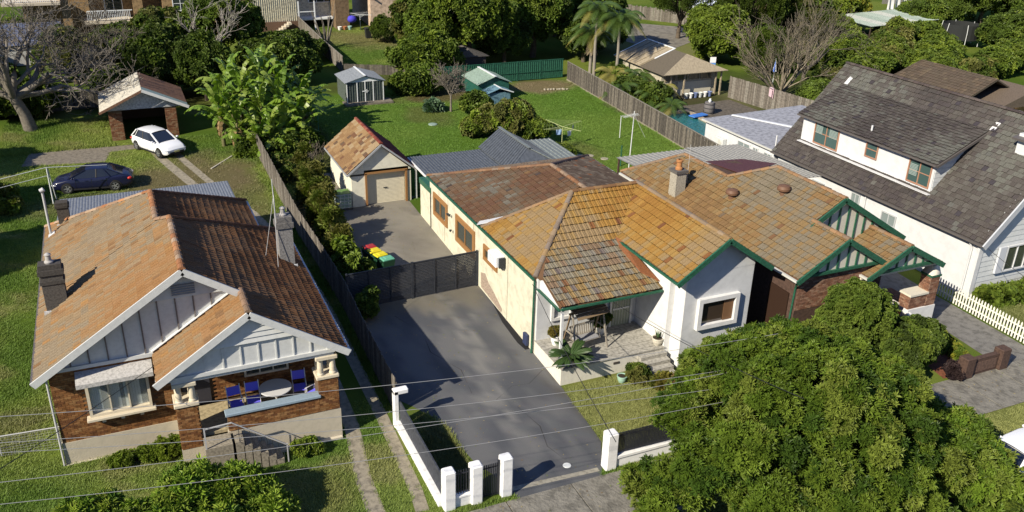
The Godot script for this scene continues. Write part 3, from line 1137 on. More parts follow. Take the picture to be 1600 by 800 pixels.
func cottage() -> void:
	var h := thing("cottage", "brown brick cottage with orange tiled roof and a verandah holding blue chairs", "house")
	var mortar := mt("mortar", Color(0.13, 0.085, 0.05), 0.95, "fine", 0.3)
	var render := mt("plinth_render", Color(0.5, 0.445, 0.345), 0.85, "soft", 2.2, "grit", 0.4, {"bump": "bump", "bumps": 0.15})
	var paint := mt("grey_paint", Color(0.57, 0.58, 0.57), 0.6, "soft", 1.3, "grit", 0.4)
	var cream := mt("cream_paint", Color(0.6, 0.53, 0.4), 0.6, "soft", 1.0, "grit", 0.3)
	var dark := mt("dark_room", Color(0.03, 0.025, 0.022), 0.9)
	var glz := glass("window_glass", Color(0.035, 0.045, 0.04))
	var b := Buf.new()
	# walls: the body, then the room behind the bow window
	b.box(Vector3(-1.8, 2.5, -30.87), Vector3(4.0, 3.0, 0.3))
	b.box(Vector3(1.02, 2.5, -36.0), Vector3(9.62, 2.9, 10.0))
	b.box(Vector3(0.5, 2.5, -42.8), Vector3(8.6, 3.0, 3.6))
	var wall := obj("wall", b, mortar, h)
	b = Buf.new()
	b.box(Vector3(-1.8, 0.4, -30.86), Vector3(4.06, 1.2, 0.36))
	b.box(Vector3(1.02, 0.4, -36.0), Vector3(9.7, 1.2, 9.96))
	b.box(Vector3(0.5, 0.4, -42.8), Vector3(8.66, 1.2, 3.66))
	# verandah base
	b.box(Vector3(3.9, 0.62, -28.83), Vector3(4.2, 1.46, 0.3))
	b.box(Vector3(5.81, 0.62, -29.9), Vector3(0.32, 1.46, 1.9))
	b.box(Vector3(0.53, 0.44, -29.06), Vector3(0.76, 1.12, 0.76))
	b.box(Vector3(0.3, 0.62, -30.1), Vector3(0.25, 1.46, 1.3))
	obj("plinth", b, render, h)
	b = Buf.new()
	b.box(Vector3(-1.8, 0.045, -30.66), Vector3(4.1, 0.1, 0.12))
	b.box(Vector3(4.6, 0.05, -28.62), Vector3(2.75, 0.1, 0.14))
	obj("footing", b, mt("footing", Color(0.6, 0.54, 0.42), 0.8, "fine", 0.4), h)
	var list := []
	var holes := [Rect2(-2.72 + 3.8, 0.93, 2.14, 1.6)]
	bricks(list, Vector3(-3.8, 1.0, -30.72), Vector3.RIGHT, Vector3.BACK, 4.0, 3.0, holes)
	bricks(list, Vector3(0.16, 1.0, -28.68), Vector3.RIGHT, Vector3.BACK, 0.74, 1.8)
	bricks(list, Vector3(0.9, 1.0, -28.68), Vector3.FORWARD, Vector3.RIGHT, 0.74, 1.8)
	bricks(list, Vector3(0.16, 1.0, -29.42), Vector3.BACK, Vector3.LEFT, 0.74, 1.8)
	bricks(list, Vector3(5.2, 1.38, -28.68), Vector3.RIGHT, Vector3.BACK, 0.76, 1.42)
	bricks(list, Vector3(5.96, 1.38, -28.68), Vector3.FORWARD, Vector3.RIGHT, 0.76, 1.42)
	bricks(list, Vector3(1.84, 1.38, -28.68), Vector3.RIGHT, Vector3.BACK, 3.36, 0.69)
	bricks(list, Vector3(0.2, 1.4, -30.96), Vector3.RIGHT, Vector3.BACK, 5.6, 2.4, [Rect2(0.3, 0, 1.0, 2.1), Rect2(2.6, 0.8, 1.7, 1.3)])
	lay_bricks(wall, list, [Color(0.25, 0.112, 0.042), Color(0.29, 0.135, 0.052), Color(0.21, 0.092, 0.036), Color(0.32, 0.16, 0.066), Color(0.18, 0.082, 0.038), Color(0.35, 0.19, 0.08)], brick_mat())
	b = Buf.new()  # cores of the piers and the parapet
	b.box(Vector3(0.53, 1.9, -29.05), Vector3(0.72, 1.8, 0.72))
	b.box(Vector3(5.58, 2.09, -29.06), Vector3(0.74, 1.42, 0.74))
	b.box(Vector3(3.52, 1.72, -28.82), Vector3(3.36, 0.68, 0.26))
	obj("pier", b, mortar, h)
	b = Buf.new()
	b.box(Vector3(3.0, 1.33, -29.8), Vector3(5.4, 0.12, 1.9))
	obj("verandah_floor", b, mt("verandah_floor", Color(0.4, 0.33, 0.2), 0.7, "blotch", 1.2), h)
	b = Buf.new()
	b.chamfer(Vector3(3.52, 2.1, -28.8), Vector3(3.5, 0.1, 0.4), 0.02)
	obj("parapet_cap", b, mt("blue_cap", Color(0.24, 0.31, 0.37), 0.5, "soft", 0.8), h)
	for x in [0.53, 5.58]:
		b = Buf.new()
		b.chamfer(Vector3(x, 2.87, -29.05), Vector3(0.86, 0.12, 0.86), 0.02)
		b.chamfer(Vector3(x, 3.69, -29.05), Vector3(0.82, 0.14, 0.82), 0.02)
		obj("pier_cap", b, cream, h)
		for dx in [-0.23, 0.23]:
			for dz in [-0.23, 0.23]:
				b = Buf.new()
				b.lathe([Vector2(0.14, 0), Vector2(0.14, 0.06), Vector2(0.115, 0.1), Vector2(0.12, 0.3), Vector2(0.1, 0.62), Vector2(0.13, 0.66), Vector2(0.13, 0.7)], Vector3(x + dx, 2.93, -29.05 + dz), 12)
				obj("column", b, cream, h)
	# the back wall of the verandah
	b = Buf.new()
	b.box(Vector3(1.0, 2.45, -30.93), Vector3(1.0, 2.1, 0.06))
	obj("door", b, mt("dark_door", Color(0.035, 0.035, 0.045), 0.4), h)
	window(h, Vector3(3.65, 2.85, -30.9), Vector3.RIGHT, Vector3.BACK, 1.7, 1.3, cream, glz, 0.08, 3)
	b = Buf.new()
	b.box(Vector3(3.0, 3.86, -28.86), Vector3(5.75, 0.2, 0.3))
	obj("verandah_beam", b, paint, h)
	b = Buf.new()
	b.box(Vector3(3.0, 3.82, -29.95), Vector3(5.5, 0.05, 1.9))
	obj("verandah_ceiling", b, paint, h)
	# gables: sheeted, with raised battens and a boarded top
	var k := 0.652
	for q in [[1.06, 7.36, -30.72, 4.85, 4.0], [2.96, 6.12, -28.72, 3.2, 3.95]]:
		var cx: float = q[0]
		var top: float = q[1]
		var z: float = q[2]
		var base: float = q[4]
		var half: float = (top - base) / k
		b = Buf.new()
		b.prism([Vector3(cx - half, base, z), Vector3(cx + half, base, z), Vector3(cx, top, z)], Vector3(0, 0, -0.2))
		var gable := obj("gable", b, paint, h)
		var x := -half + 0.45
		while x < half - 0.3:
			var t: float = minf(top - absf(x) * k - 0.12, top - 1.25)
			if t - base > 0.25 and cx + x < 5.9:
				b = Buf.new()
				b.box(Vector3(cx + x, (t + base) * 0.5 + 0.05, z + 0.02), Vector3(0.05, t - base - 0.1, 0.04))
				obj("batten", b, paint if cx > 2.0 else mt("batten_dark", Color(0.16, 0.14, 0.13), 0.8), gable)
			x += 0.62
		for i in 5:
			var y: float = top - 1.2 + i * 0.21
			var hw: float = (top - y) / k - 0.15
			if hw > 0.1:
				b = Buf.new()
				b.hexa([Vector3(cx - hw, y, z), Vector3(cx + hw, y, z), Vector3(cx + hw, y, z + 0.1), Vector3(cx - hw, y, z + 0.1), Vector3(cx - hw + 0.2, y + 0.2, z), Vector3(cx + hw - 0.2, y + 0.2, z), Vector3(cx + hw - 0.2, y + 0.2, z + 0.055), Vector3(cx - hw + 0.2, y + 0.2, z + 0.055)])
				obj("weatherboard", b, paint, gable)
		b = Buf.new()
		b.box(Vector3(cx, base + 0.03, z + 0.04), Vector3(minf(half, 3.0 if cx > 2 else 4.9) * 2.0 - 0.1, 0.14, 0.1))
		obj("gable_rail", b, paint, gable)
	b = Buf.new()
	for i in 5:
		b.box(Vector3(1.02, 6.3 + i * 0.09, -30.58), Vector3(0.8, 0.03, 0.06), Basis(Vector3.RIGHT, 0.6))
	obj("gable_vent", b, mt("vent_grey", Color(0.3, 0.31, 0.31), 0.6), h)
	# bow window and its hood
	var win := window(h, Vector3(-1.66, 2.74, -30.62), Vector3.RIGHT, Vector3.BACK, 2.12, 1.58, cream, clear_glass(), 0.1, 3, 1, 0.2)
	for q in [[-2.45, 0.42], [-1.78, 0.34], [-1.2, 0.55]]:
		b = Buf.new()
		for i in 6:
			b.box(Vector3(q[0] + q[1] * (i - 2.5) / 6.0, 2.7, -30.705 + 0.008 * (i % 2)), Vector3(q[1] / 6.4, 1.3, 0.012))
		obj("curtain", b, mt("curtain", Color(0.42, 0.45, 0.42), 0.9), win)
	b = Buf.new()
	b.box(Vector3(-1.66, 2.74, -30.716), Vector3(2.0, 1.46, 0.004))
	obj("dark_room", b, dark, win)
	b = Buf.new()
	b.chamfer(Vector3(-1.66, 1.9, -30.55), Vector3(2.35, 0.1, 0.36), 0.02)
	obj("sill", b, cream, win)
	for x in [-2.3, -1.66, -1.0]:
		b = Buf.new()
		b.box(Vector3(x, 1.75, -30.62), Vector3(0.12, 0.2, 0.16))
		obj("bracket", b, cream, win)
	b = Buf.new()
	b.hexa([Vector3(-2.95, 3.55, -30.72), Vector3(-0.4, 3.55, -30.72), Vector3(-0.4, 3.46, -30.1), Vector3(-2.95, 3.46, -30.1), Vector3(-2.95, 3.84, -30.72), Vector3(-0.4, 3.84, -30.72), Vector3(-0.4, 3.62, -30.1), Vector3(-2.95, 3.62, -30.1)])
	obj("window_hood", b, mt("hood", Color(0.6, 0.58, 0.55), 0.55, "stain", 0.9, "speck", 0.5), h)
	# roof
	var eL := -4.2
	var yL := 3.98
	var A := Vector3(1.06, 7.41, -30.2)
	var A2 := Vector3(1.06, 7.41, -35.45)
	var B1 := Vector3(0.57, 7.09, -36.2)
	var B2 := Vector3(0.57, 7.09, -39.7)
	var planes := [
		[Vector3(eL, yL, -36.0), Vector3(eL, yL, -30.2), A, A2, Vector3(0.75, 7.2, -36.0)],
		[Vector3(eL, yL, -45.2), Vector3(eL, yL, -36.0), Vector3(0.57, 7.09, -36.0), B2],
		[Vector3(6.35, 3.96, -30.2), Vector3(6.35, 3.96, -40.75), A2, A],
		[Vector3(6.35, 3.96, -28.5), Vector3(6.35, 3.96, -30.2), Vector3(2.96, 6.17, -30.2), Vector3(2.96, 6.17, -28.5)],
		[Vector3(-0.3, 4.04, -30.72), Vector3(-0.3, 4.04, -28.5), Vector3(2.96, 6.17, -28.5), Vector3(2.96, 6.17, -30.72)],
		[Vector3(5.15, 4.1, -39.0), Vector3(5.15, 4.1, -45.2), B2, Vector3(0.57, 7.09, -36.0)],
		[Vector3(5.15, 4.1, -45.2), Vector3(eL, yL, -45.2), B2],
	]
	var roof := deck(h, planes + [[Vector3(6.35, 3.96, -40.75), Vector3(4.9, 3.96, -40.75), A2]], Color(0.09, 0.05, 0.03))
	var pal := [Color(0.46, 0.225, 0.09), Color(0.5, 0.25, 0.1), Color(0.52, 0.28, 0.125), Color(0.5, 0.285, 0.135), Color(0.5, 0.31, 0.165), Color(0.47, 0.34, 0.21), Color(0.42, 0.34, 0.24), Color(0.36, 0.2, 0.1), Color(0.56, 0.3, 0.12)]
	pal = toned(aged(pal, 0.95, 1.02, 1.05), 0.72, 0.25)
	tile_roof(roof, [planes[0], planes[1], planes[4]], marseille(0.22), toner(3.0, 5.0, 0.26), pal, tile_mat())
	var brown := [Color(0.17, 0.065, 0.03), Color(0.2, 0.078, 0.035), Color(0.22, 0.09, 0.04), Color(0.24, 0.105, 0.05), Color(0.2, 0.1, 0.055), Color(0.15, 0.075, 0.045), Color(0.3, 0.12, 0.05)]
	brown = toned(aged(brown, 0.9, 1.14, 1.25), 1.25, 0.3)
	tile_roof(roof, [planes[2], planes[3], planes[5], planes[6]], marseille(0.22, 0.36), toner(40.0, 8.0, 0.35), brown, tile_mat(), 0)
	var cap := [Color(0.42, 0.2, 0.1), Color(0.5, 0.26, 0.13), Color(0.36, 0.24, 0.16), Color(0.46, 0.34, 0.24)]
	ridge_caps(roof, [A + Vector3(0, 0.03, 0.05), A2 + Vector3(0, 0.03, 0)], tile_mat(), cap)
	ridge_caps(roof, [B1 + Vector3(0, 0.03, 0), B2 + Vector3(0, 0.03, 0)], tile_mat(), cap)
	ridge_caps(roof, [Vector3(eL, yL, -45.2), B2], tile_mat(), cap)
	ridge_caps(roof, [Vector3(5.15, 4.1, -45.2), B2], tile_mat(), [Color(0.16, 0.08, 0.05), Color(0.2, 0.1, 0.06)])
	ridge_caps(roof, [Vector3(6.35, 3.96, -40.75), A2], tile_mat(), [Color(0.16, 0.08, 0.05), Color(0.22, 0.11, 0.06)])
	ridge_caps(roof, [A2, B1], tile_mat(), cap)
	ridge_caps(roof, [Vector3(2.96, 6.2, -28.5), Vector3(2.96, 6.2, -30.4)], tile_mat(), [Color(0.36, 0.24, 0.16), Color(0.28, 0.2, 0.14)])
	# barge boards, gutters
	for q in [[Vector3(eL - 0.05, yL - 0.1, -30.16), A + Vector3(0, -0.06, 0.04)], [A + Vector3(0, -0.06, 0.04), Vector3(2.96, 6.11, -30.16)], [Vector3(-0.4, 3.92, -28.46), Vector3(2.96, 6.11, -28.46)], [Vector3(2.96, 6.11, -28.46), Vector3(6.42, 3.86, -28.46)]]:
		b = Buf.new()
		b.bar(q[0], q[1], 0.06, 0.26)
		obj("bargeboard", b, paint, h)
	for q in [[Vector3(eL - 0.06, yL - 0.06, -45.2), Vector3(eL - 0.06, yL - 0.06, -30.2), Color(0.16, 0.14, 0.13)], [Vector3(6.43, 3.88, -40.7), Vector3(6.43, 3.88, -28.5), Color(0.62, 0.6, 0.58)], [Vector3(5.23, 4.0, -45.2), Vector3(5.23, 4.0, -40.8), Color(0.62, 0.6, 0.58)]]:
		b = Buf.new()
		b.bar(q[0], q[1], 0.12, 0.1)
		obj("gutter", b, mt("gutter_" + (q[2] as Color).to_html(), q[2], 0.5, "blotch", 1.0), h)
	b = Buf.new()
	b.bar(Vector3(-0.36, 4.15, -30.66), Vector3(2.7, 6.12, -30.66), 0.16, 0.02)
	obj("flashing", b, mt("flashing", Color(0.66, 0.66, 0.66), 0.4, "blotch", 0.5), h)
	b = Buf.new()
	b.tube([Vector3(-3.88, 3.8, -30.75), Vector3(-3.88, 0.1, -30.62)], [0.04, 0.04], 6)
	obj("downpipe", b, mt("galv", Color(0.42, 0.42, 0.42), 0.5), h)
	# chimneys
	chimney(h, Vector3(-3.45, 4.0, -35.15), 0.78, 0.5, 2.35, Color(0.11, 0.1, 0.09), Color(0.08, 0.072, 0.065), true)
	chimney(h, Vector3(5.62, 3.9, -36.2), 0.62, 0.6, 2.75, Color(0.3, 0.29, 0.28), Color(0.2, 0.19, 0.18), false)
	chimney(h, Vector3(-3.3, 4.2, -44.2), 0.5, 0.45, 1.35, Color(0.1, 0.085, 0.07), Color(0.07, 0.06, 0.05), false, false)
	b = Buf.new()
	b.tube([Vector3(-3.94, 4.0, -43.5), Vector3(-3.94, 6.4, -43.5)], [0.055, 0.055], 8)
	b.tube([Vector3(-4.02, 6.36, -43.5), Vector3(-3.86, 6.44, -43.5)], [0.11, 0.11], 8, true)
	var pipe := obj("vent_pipe", b, mt("galv", Color(0.42, 0.42, 0.42), 0.5), h)
	b = Buf.new()
	b.box(Vector3(-3.9, 4.24, -43.45), Vector3(0.35, 0.03, 0.35), Basis(Vector3.BACK, 0.58))
	obj("flashing", b, mt("flashing", Color(0.66, 0.66, 0.66), 0.4, "blotch", 0.5), pipe)
	# aerial on the right-hand chimney
	b = Buf.new()
	b.tube([Vector3(5.3, 6.3, -36.1), Vector3(5.28, 8.3, -36.1)], [0.03, 0.02], 6)
	for q in [[Vector3(5.3, 7.6, -36.1), Vector3(4.6, 4.95, -35.4)], [Vector3(5.3, 7.6, -36.1), Vector3(5.0, 4.75, -34.6)]]:
		b.tube(q, [0.012, 0.012], 4)
	obj("mast", b, mt("galv", Color(0.42, 0.42, 0.42), 0.5), h)
	# steps up to the verandah, with a hand rail
	var st := mt("step_concrete", Color(0.34, 0.3, 0.23), 0.9, "stain", 0.9, "fine", 0.4)
	for i in 6:
		b = Buf.new()
		b.box(Vector3(3.45 - i * 0.27, 0.115 + i * 0.115, -28.25), Vector3(0.3, 0.23 + i * 0.23, 0.76))
		obj("step", b, st, h)
	b = Buf.new()
	b.box(Vector3(1.38, 0.68, -28.25), Vector3(0.95, 1.36, 0.76))
	obj("landing", b, st, h)
	var iron := mt("iron", Color(0.03, 0.035, 0.04), 0.5)
	for i in 9:
		b = Buf.new()
		var x := 2.1 + i * 0.19
		b.bar(Vector3(x, 1.4 - (x - 1.9) * 0.8, -27.9), Vector3(x, 2.2 - (x - 1.9) * 0.8, -27.9), 0.02, 0.02)
		obj("baluster", b, iron, h)
	b = Buf.new()
	b.bar(Vector3(1.9, 2.25, -27.9), Vector3(3.75, 0.8, -27.9), 0.04, 0.04)
	b.bar(Vector3(3.75, 0.0, -27.9), Vector3(3.75, 0.85, -27.9), 0.04, 0.04)
	b.bar(Vector3(0.95, 2.25, -27.9), Vector3(0.95, 0.3, -27.9), 0.05, 0.05)
	b.bar(Vector3(0.95, 2.2, -27.9), Vector3(1.9, 2.25, -27.9), 0.04, 0.04)
	obj("handrail", b, mt("galv", Color(0.42, 0.42, 0.42), 0.5), h)
	# lean-to of corrugated iron at the back
	b = Buf.new()
	ribbed(b, Vector3(-3.7, 3.98, -48.9), Vector3(4.75, 3.98, -48.9), Vector3(4.75, 4.15, -45.0), Vector3(-3.75, 4.15, -45.0), 0.14, 0.02, true)
	obj("lean_to_roof", b, mt("corrugated", Color(0.36, 0.38, 0.4), 0.45, "stain", 1.6, "fine", 0.3, {"metal": 0.5}), h)
	b = Buf.new()
	b.box(Vector3(0.6, 2.2, -46.6), Vector3(8.0, 3.3, 4.0))
	obj("lean_to_wall", b, paint, h)
	settle(h, Vector3(1.0, 0, -36.0))

	# furniture on the verandah
	var blue := mt("blue_sling", Color(0.16, 0.15, 0.8), 0.75, "fine", 0.2, "", 1.0, {"world": false})
	var frame := mt("white_frame", Color(0.62, 0.62, 0.6), 0.4)
	var ch := thing("verandah_chair", "blue sling chair with white frame, leftmost on the brick verandah", "chair", Vector3(2.28, 1.39, -29.75), 0.1, "blue chairs on the verandah")
	for s in [-0.25, 0.25]:
		b = Buf.new()
		b.tube([Vector3(s, 0, 0.24), Vector3(s, 0.42, 0.2), Vector3(s, 0.62, 0.2), Vector3(s, 0.64, -0.18), Vector3(s, 0.44, -0.2), Vector3(s, 0.0, -0.26)], [0.02, 0.02, 0.02, 0.02, 0.02, 0.02], 6)
		b.tube([Vector3(s, 0.42, -0.18), Vector3(s, 1.05, -0.36)], [0.02, 0.02], 6)
		obj("frame", b, frame, ch)
	b = Buf.new()
	b.box(Vector3(0, 0.42, 0.0), Vector3(0.48, 0.035, 0.44), Basis(Vector3.RIGHT, 0.12))
	obj("seat", b, blue, ch)
	b = Buf.new()
	b.box(Vector3(0, 0.82, -0.3), Vector3(0.48, 0.34, 0.03), Basis(Vector3.RIGHT, -0.28))
	obj("backrest", b, blue, ch)
	copy(ch, Vector3(2.93, 1.39, -29.8), -0.05, "blue sling chair with white frame just left of the round white table")
	copy(ch, Vector3(4.72, 1.39, -30.0), -0.1, "blue sling chair with white frame between the white table and the right pier")
	copy(ch, Vector3(5.12, 1.39, -29.35), -1.2, "blue sling chair mostly hidden behind the right brick pier, white arm showing")
	var tb := thing("verandah_table", "round white table on one leg between the blue chairs", "table", Vector3(3.78, 1.39, -29.85))
	b = Buf.new()
	b.lathe([Vector2(0, 0.69), Vector2(0.6, 0.69), Vector2(0.62, 0.7), Vector2(0.62, 0.73), Vector2(0.6, 0.74), Vector2(0, 0.745)], V3, 28)
	obj("tabletop", b, mt("table_white", Color(0.5, 0.5, 0.5), 0.4), tb)
	b = Buf.new()
	b.lathe([Vector2(0.3, 0), Vector2(0.28, 0.04), Vector2(0.05, 0.1), Vector2(0.04, 0.69)], V3, 12)
	obj("pedestal", b, frame, tb)

func chimney(h: Node3D, at: Vector3, w: float, d: float, tall: float, col: Color, top_col: Color, band := true, pot := true) -> void:
	var b := Buf.new()
	b.box(at + Vector3(0, tall * 0.4, 0), Vector3(w, tall * 0.8, d))
	var c := obj("chimney", b, mt("chimney_" + col.to_html(), col, 0.9, "stain", 0.8, "speck", 0.3, {"bump": "bump", "bumps": 0.4}), h)
	b = Buf.new()
	b.box(at + Vector3(0, tall * 0.84, 0), Vector3(w + 0.12, tall * 0.09, d + 0.12))
	b.box(at + Vector3(0, tall * 0.93, 0), Vector3(w + 0.02, tall * 0.09, d + 0.02))
	if band:
		b.box(at + Vector3(0, tall * 0.66, 0), Vector3(w + 0.08, tall * 0.06, d + 0.08))
	obj("chimney_cap", b, mt("chimney_" + top_col.to_html(), top_col, 0.9, "stain", 0.8, "speck", 0.3), c)
	if pot:
		b = Buf.new()
		b.lathe([Vector2(0.16, 0), Vector2(0.17, 0.06), Vector2(0.11, 0.12), Vector2(0.1, 0.3), Vector2(0.13, 0.34), Vector2(0.06, 0.4), Vector2(0.0, 0.42)], at + Vector3(0, tall * 0.975, 0), 12)
		obj("chimney_pot", b, mt("pot_grey", Color(0.4, 0.38, 0.36), 0.7, "fine", 0.3), c)
	b = Buf.new()
	b.box(at + Vector3(0, tall * 0.12, d * 0.5 + 0.03), Vector3(w + 0.2, 0.22, 0.05), Basis(Vector3.BACK, 0.0))
	obj("flashing", b, mt("flashing", Color(0.66, 0.66, 0.66), 0.4, "blotch", 0.5), c)

# ---------------------------------------------------------------- the cream house with the yellow lichened roof, in the middle
func cream_house() -> void:
	var h := thing("cream_house", "cream and grey house with yellow lichened tile roof and a front porch", "house")
	var cream := mt("cream_wall", Color(0.62, 0.59, 0.46), 0.85, "drift", 4.5, "grit", 0.5, {"bump": "bump", "bumps": 0.12})
	var grey := mt("grey_wall", Color(0.58, 0.59, 0.6), 0.85, "soft", 3.0, "grit", 0.5, {"bump": "bump", "bumps": 0.1})
	var white := mt("white_wall", Color(0.68, 0.68, 0.67), 0.8, "soft", 2.5, "grit", 0.4, {"bump": "bump", "bumps": 0.1})
	var green := mt("green_trim", Color(0.028, 0.115, 0.068), 0.45, "blotch", 1.0)
	var timber := mt("timber_frame", Color(0.42, 0.215, 0.08), 0.6, "wood", 0.5, "fine", 0.3, {"stretch": Vector3(1, 4, 1)})
	var glz := glass("window_glass", Color(0.035, 0.045, 0.04))
	var b := Buf.new()
	b.box(Vector3(20.8, 1.85, -38.7), Vector3(10.4, 4.1, 14.4))
	obj("wall", b, cream, h)
	b = Buf.new()
	b.box(Vector3(16.8, 1.5, -46.7), Vector3(2.4, 3.0, 1.95))
	obj("wall", b, cream, h)
	b = Buf.new()
	b.box(Vector3(16.8, 3.12, -46.7), Vector3(2.5, 0.34, 2.05))
	obj("fascia", b, green, h)
	b = Buf.new()
	b.box(Vector3(18.2, 1.95, -31.45), Vector3(5.16, 4.0, 0.16))
	obj("front_wall", b, grey, h)
	b = Buf.new()
	b.box(Vector3(22.73, 2.2, -32.4), Vector3(3.86, 4.9, 7.2))
	obj("wing_wall", b, white, h)
	b = Buf.new()
	b.box(Vector3(22.9, 2.2, -28.42), Vector3(3.5, 4.9, 0.78))
	b.prism([Vector3(20.95, 4.65, -28.02), Vector3(24.65, 4.65, -28.02), Vector3(24.65, 4.95, -28.02), Vector3(22.7, 6.25, -28.02), Vector3(20.75, 4.95, -28.02)], Vector3(0, 0, -0.3))
	obj("gable_wall", b, grey, h)
	b = Buf.new()
	b.box(Vector3(21.125, 2.2, -28.42), Vector3(0.05, 4.8, 0.785))
	obj("return_wall", b, white, h)
	# side windows in deep timber frames, the air conditioner in the third
	window(h, Vector3(15.57, 2.58, -44.03), Vector3.BACK, Vector3.LEFT, 2.3, 1.38, timber, glz, 0.24, 2, 1, 0.1)
	window(h, Vector3(15.57, 2.5, -40.17), Vector3.BACK, Vector3.LEFT, 2.75, 1.55, timber, glz, 0.26, 2, 1, 0.1)
	window(h, Vector3(15.57, 2.72, -36.7), Vector3.BACK, Vector3.LEFT, 1.75, 0.85, timber, glz, 0.2, 2, 1, 0.1)
	b = Buf.new()
	b.prism([Vector3(15.594, 0.55, -37.9), Vector3(15.594, 1.35, -38.0), Vector3(15.594, 1.55, -37.4), Vector3(15.594, 1.2, -36.9), Vector3(15.594, 1.0, -36.2), Vector3(15.594, 0.6, -35.2), Vector3(15.594, 0.36, -35.3)], Vector3(-0.004, 0, 0))
	obj("bare_render_patch", b, mt("bare_render", Color(0.42, 0.33, 0.26), 0.9, "stain", 0.9, "fine", 0.3), h)
	b = Buf.new()
	for q in [[-34.6, 0.1, 3.8], [-36.5, 2.1, 2.5], [-39.0, 1.0, 3.8], [-43.4, 0.9, 2.2]]:
		b.box(Vector3(15.575, (q[1] + q[2]) * 0.5, q[0]), Vector3(0.025, q[2] - q[1], 0.03))
	obj("conduit", b, mt("conduit", Color(0.55, 0.52, 0.42), 0.6), h)
	# front window and door on the porch
	window(h, Vector3(17.3, 2.35, -31.35), Vector3.RIGHT, Vector3.BACK, 2.0, 1.2, white, glz, 0.14, 2, 1, 0.16)
	b = Buf.new()
	b.box(Vector3(19.95, 1.9, -31.33), Vector3(0.95, 2.1, 0.08))
	var door := obj("door", b, mt("door_green", Color(0.3, 0.33, 0.25), 0.5, "fine", 0.4), h)
	for s in [-0.55, 0.55]:
		b = Buf.new()
		b.box(Vector3(19.95 + s, 1.93, -31.32), Vector3(0.1, 2.2, 0.12))
		obj("door_frame", b, white, h)
	for i in 6:
		b = Buf.new()
		b.box(Vector3(19.58 + i * 0.15, 1.9, -31.28), Vector3(0.02, 1.95, 0.02))
		obj("screen_bar", b, mt("iron_light", Color(0.5, 0.5, 0.45), 0.5), door)
	b = Buf.new()
	b.box(Vector3(19.95, 1.75, -31.27), Vector3(0.9, 0.08, 0.03))
	obj("screen_rail", b, white, door)
	# gable window
	window(h, Vector3(22.85, 2.7, -27.96), Vector3.RIGHT, Vector3.BACK, 2.16, 1.52, white, glass("window_brown", Color(0.05, 0.035, 0.025)), 0.2, 1, 1, 0.26)
	b = Buf.new()
	b.box(Vector3(23.45, 2.7, -27.97), Vector3(0.5, 1.08, 0.02))
	obj("blind", b, mt("blind_brown", Color(0.16, 0.085, 0.04), 0.7), h)
	# porch
	var slab := mt("porch_floor", Color(0.43, 0.41, 0.36), 0.8, "stain", 1.6, "fine", 0.5)
	var pw := mt("porch_wall", Color(0.68, 0.65, 0.57), 0.85, "soft", 1.1, "grit", 0.5, {"stretch": Vector3(1, 0.4, 1)})
	b = Buf.new()
	b.box(Vector3(18.2, 0.38, -30.12), Vector3(5.2, 0.86, 2.68))
	obj("porch_base", b, pw, h)
	b = Buf.new()
	b.box(Vector3(18.2, 0.83, -30.1), Vector3(5.24, 0.05, 2.74))
	var fl := obj("porch_floor", b, slab, h)
	for i in 5:
		b = Buf.new()
		b.box(Vector3(18.2, 0.856, -29.0 - i * 0.5), Vector3(5.1, 0.004, 0.012))
		obj("joint", b, mt("joint", Color(0.05, 0.045, 0.03), 0.95, "fine", 0.5), fl)
	b = Buf.new()
	b.box(Vector3(18.35, 0.55, -28.77), Vector3(0.3, 0.1, 0.03))
	obj("air_vent", b, mt("vent_dark", Color(0.06, 0.05, 0.045), 0.8), h)
	for i in 5:
		b = Buf.new()
		b.box(Vector3(20.1, 0.36 - i * 0.085, -28.62 + i * 0.31), Vector3(1.35, 0.72 - i * 0.17, 0.33))
		obj("step", b, slab, h)
	b = Buf.new()
	b.chamfer(Vector3(15.82, 1.15, -29.1), Vector3(0.3, 0.6, 0.3), 0.02)
	obj("post_base", b, white, h)
	b = Buf.new()
	b.box(Vector3(15.82, 2.5, -29.35), Vector3(0.11, 2.15, 0.11))
	obj("post", b, white, h)
	b = Buf.new()
	b.prism([Vector3(15.72, 4.02, -31.3), Vector3(15.72, 4.1, -31.05), Vector3(15.72, 3.45, -29.25), Vector3(15.72, 3.3, -29.3), Vector3(15.72, 3.42, -31.5)], Vector3(0.08, 0, 0))
	obj("porch_side", b, white, h)
	# roof
	var L := [Vector3(15.55, 3.97, -37.75), Vector3(15.55, 3.97, -31.55), Vector3(19.06, 6.35, -35.06)]
	var F1 := [Vector3(16.6, 4.68, -32.6), Vector3(20.25, 4.68, -32.6), Vector3(22.7, 6.35, -35.06), Vector3(19.06, 6.35, -35.06)]
	var F2 := [Vector3(15.7, 3.55, -29.3), Vector3(20.75, 3.55, -29.3), Vector3(20.72, 4.68, -32.6), Vector3(16.6, 4.68, -32.6), Vector3(15.7, 4.17, -31.1)]
	var W := [Vector3(20.3, 4.72, -32.66), Vector3(20.3, 4.72, -27.5), Vector3(22.7, 6.35, -27.5), Vector3(22.7, 6.35, -35.06)]
	var R := [Vector3(15.55, 3.93, -46.0), Vector3(15.55, 3.93, -36.5), Vector3(20.4, 5.97, -36.5), Vector3(20.4, 5.97, -40.0)]
	var RB := [Vector3(26.1, 3.9, -46.3), Vector3(15.55, 3.93, -46.1), Vector3(20.4, 5.97, -40.0)]
	var RR := [Vector3(26.1, 3.9, -36.0), Vector3(26.1, 3.9, -46.3), Vector3(20.4, 5.97, -40.0), Vector3(20.4, 5.97, -36.0)]
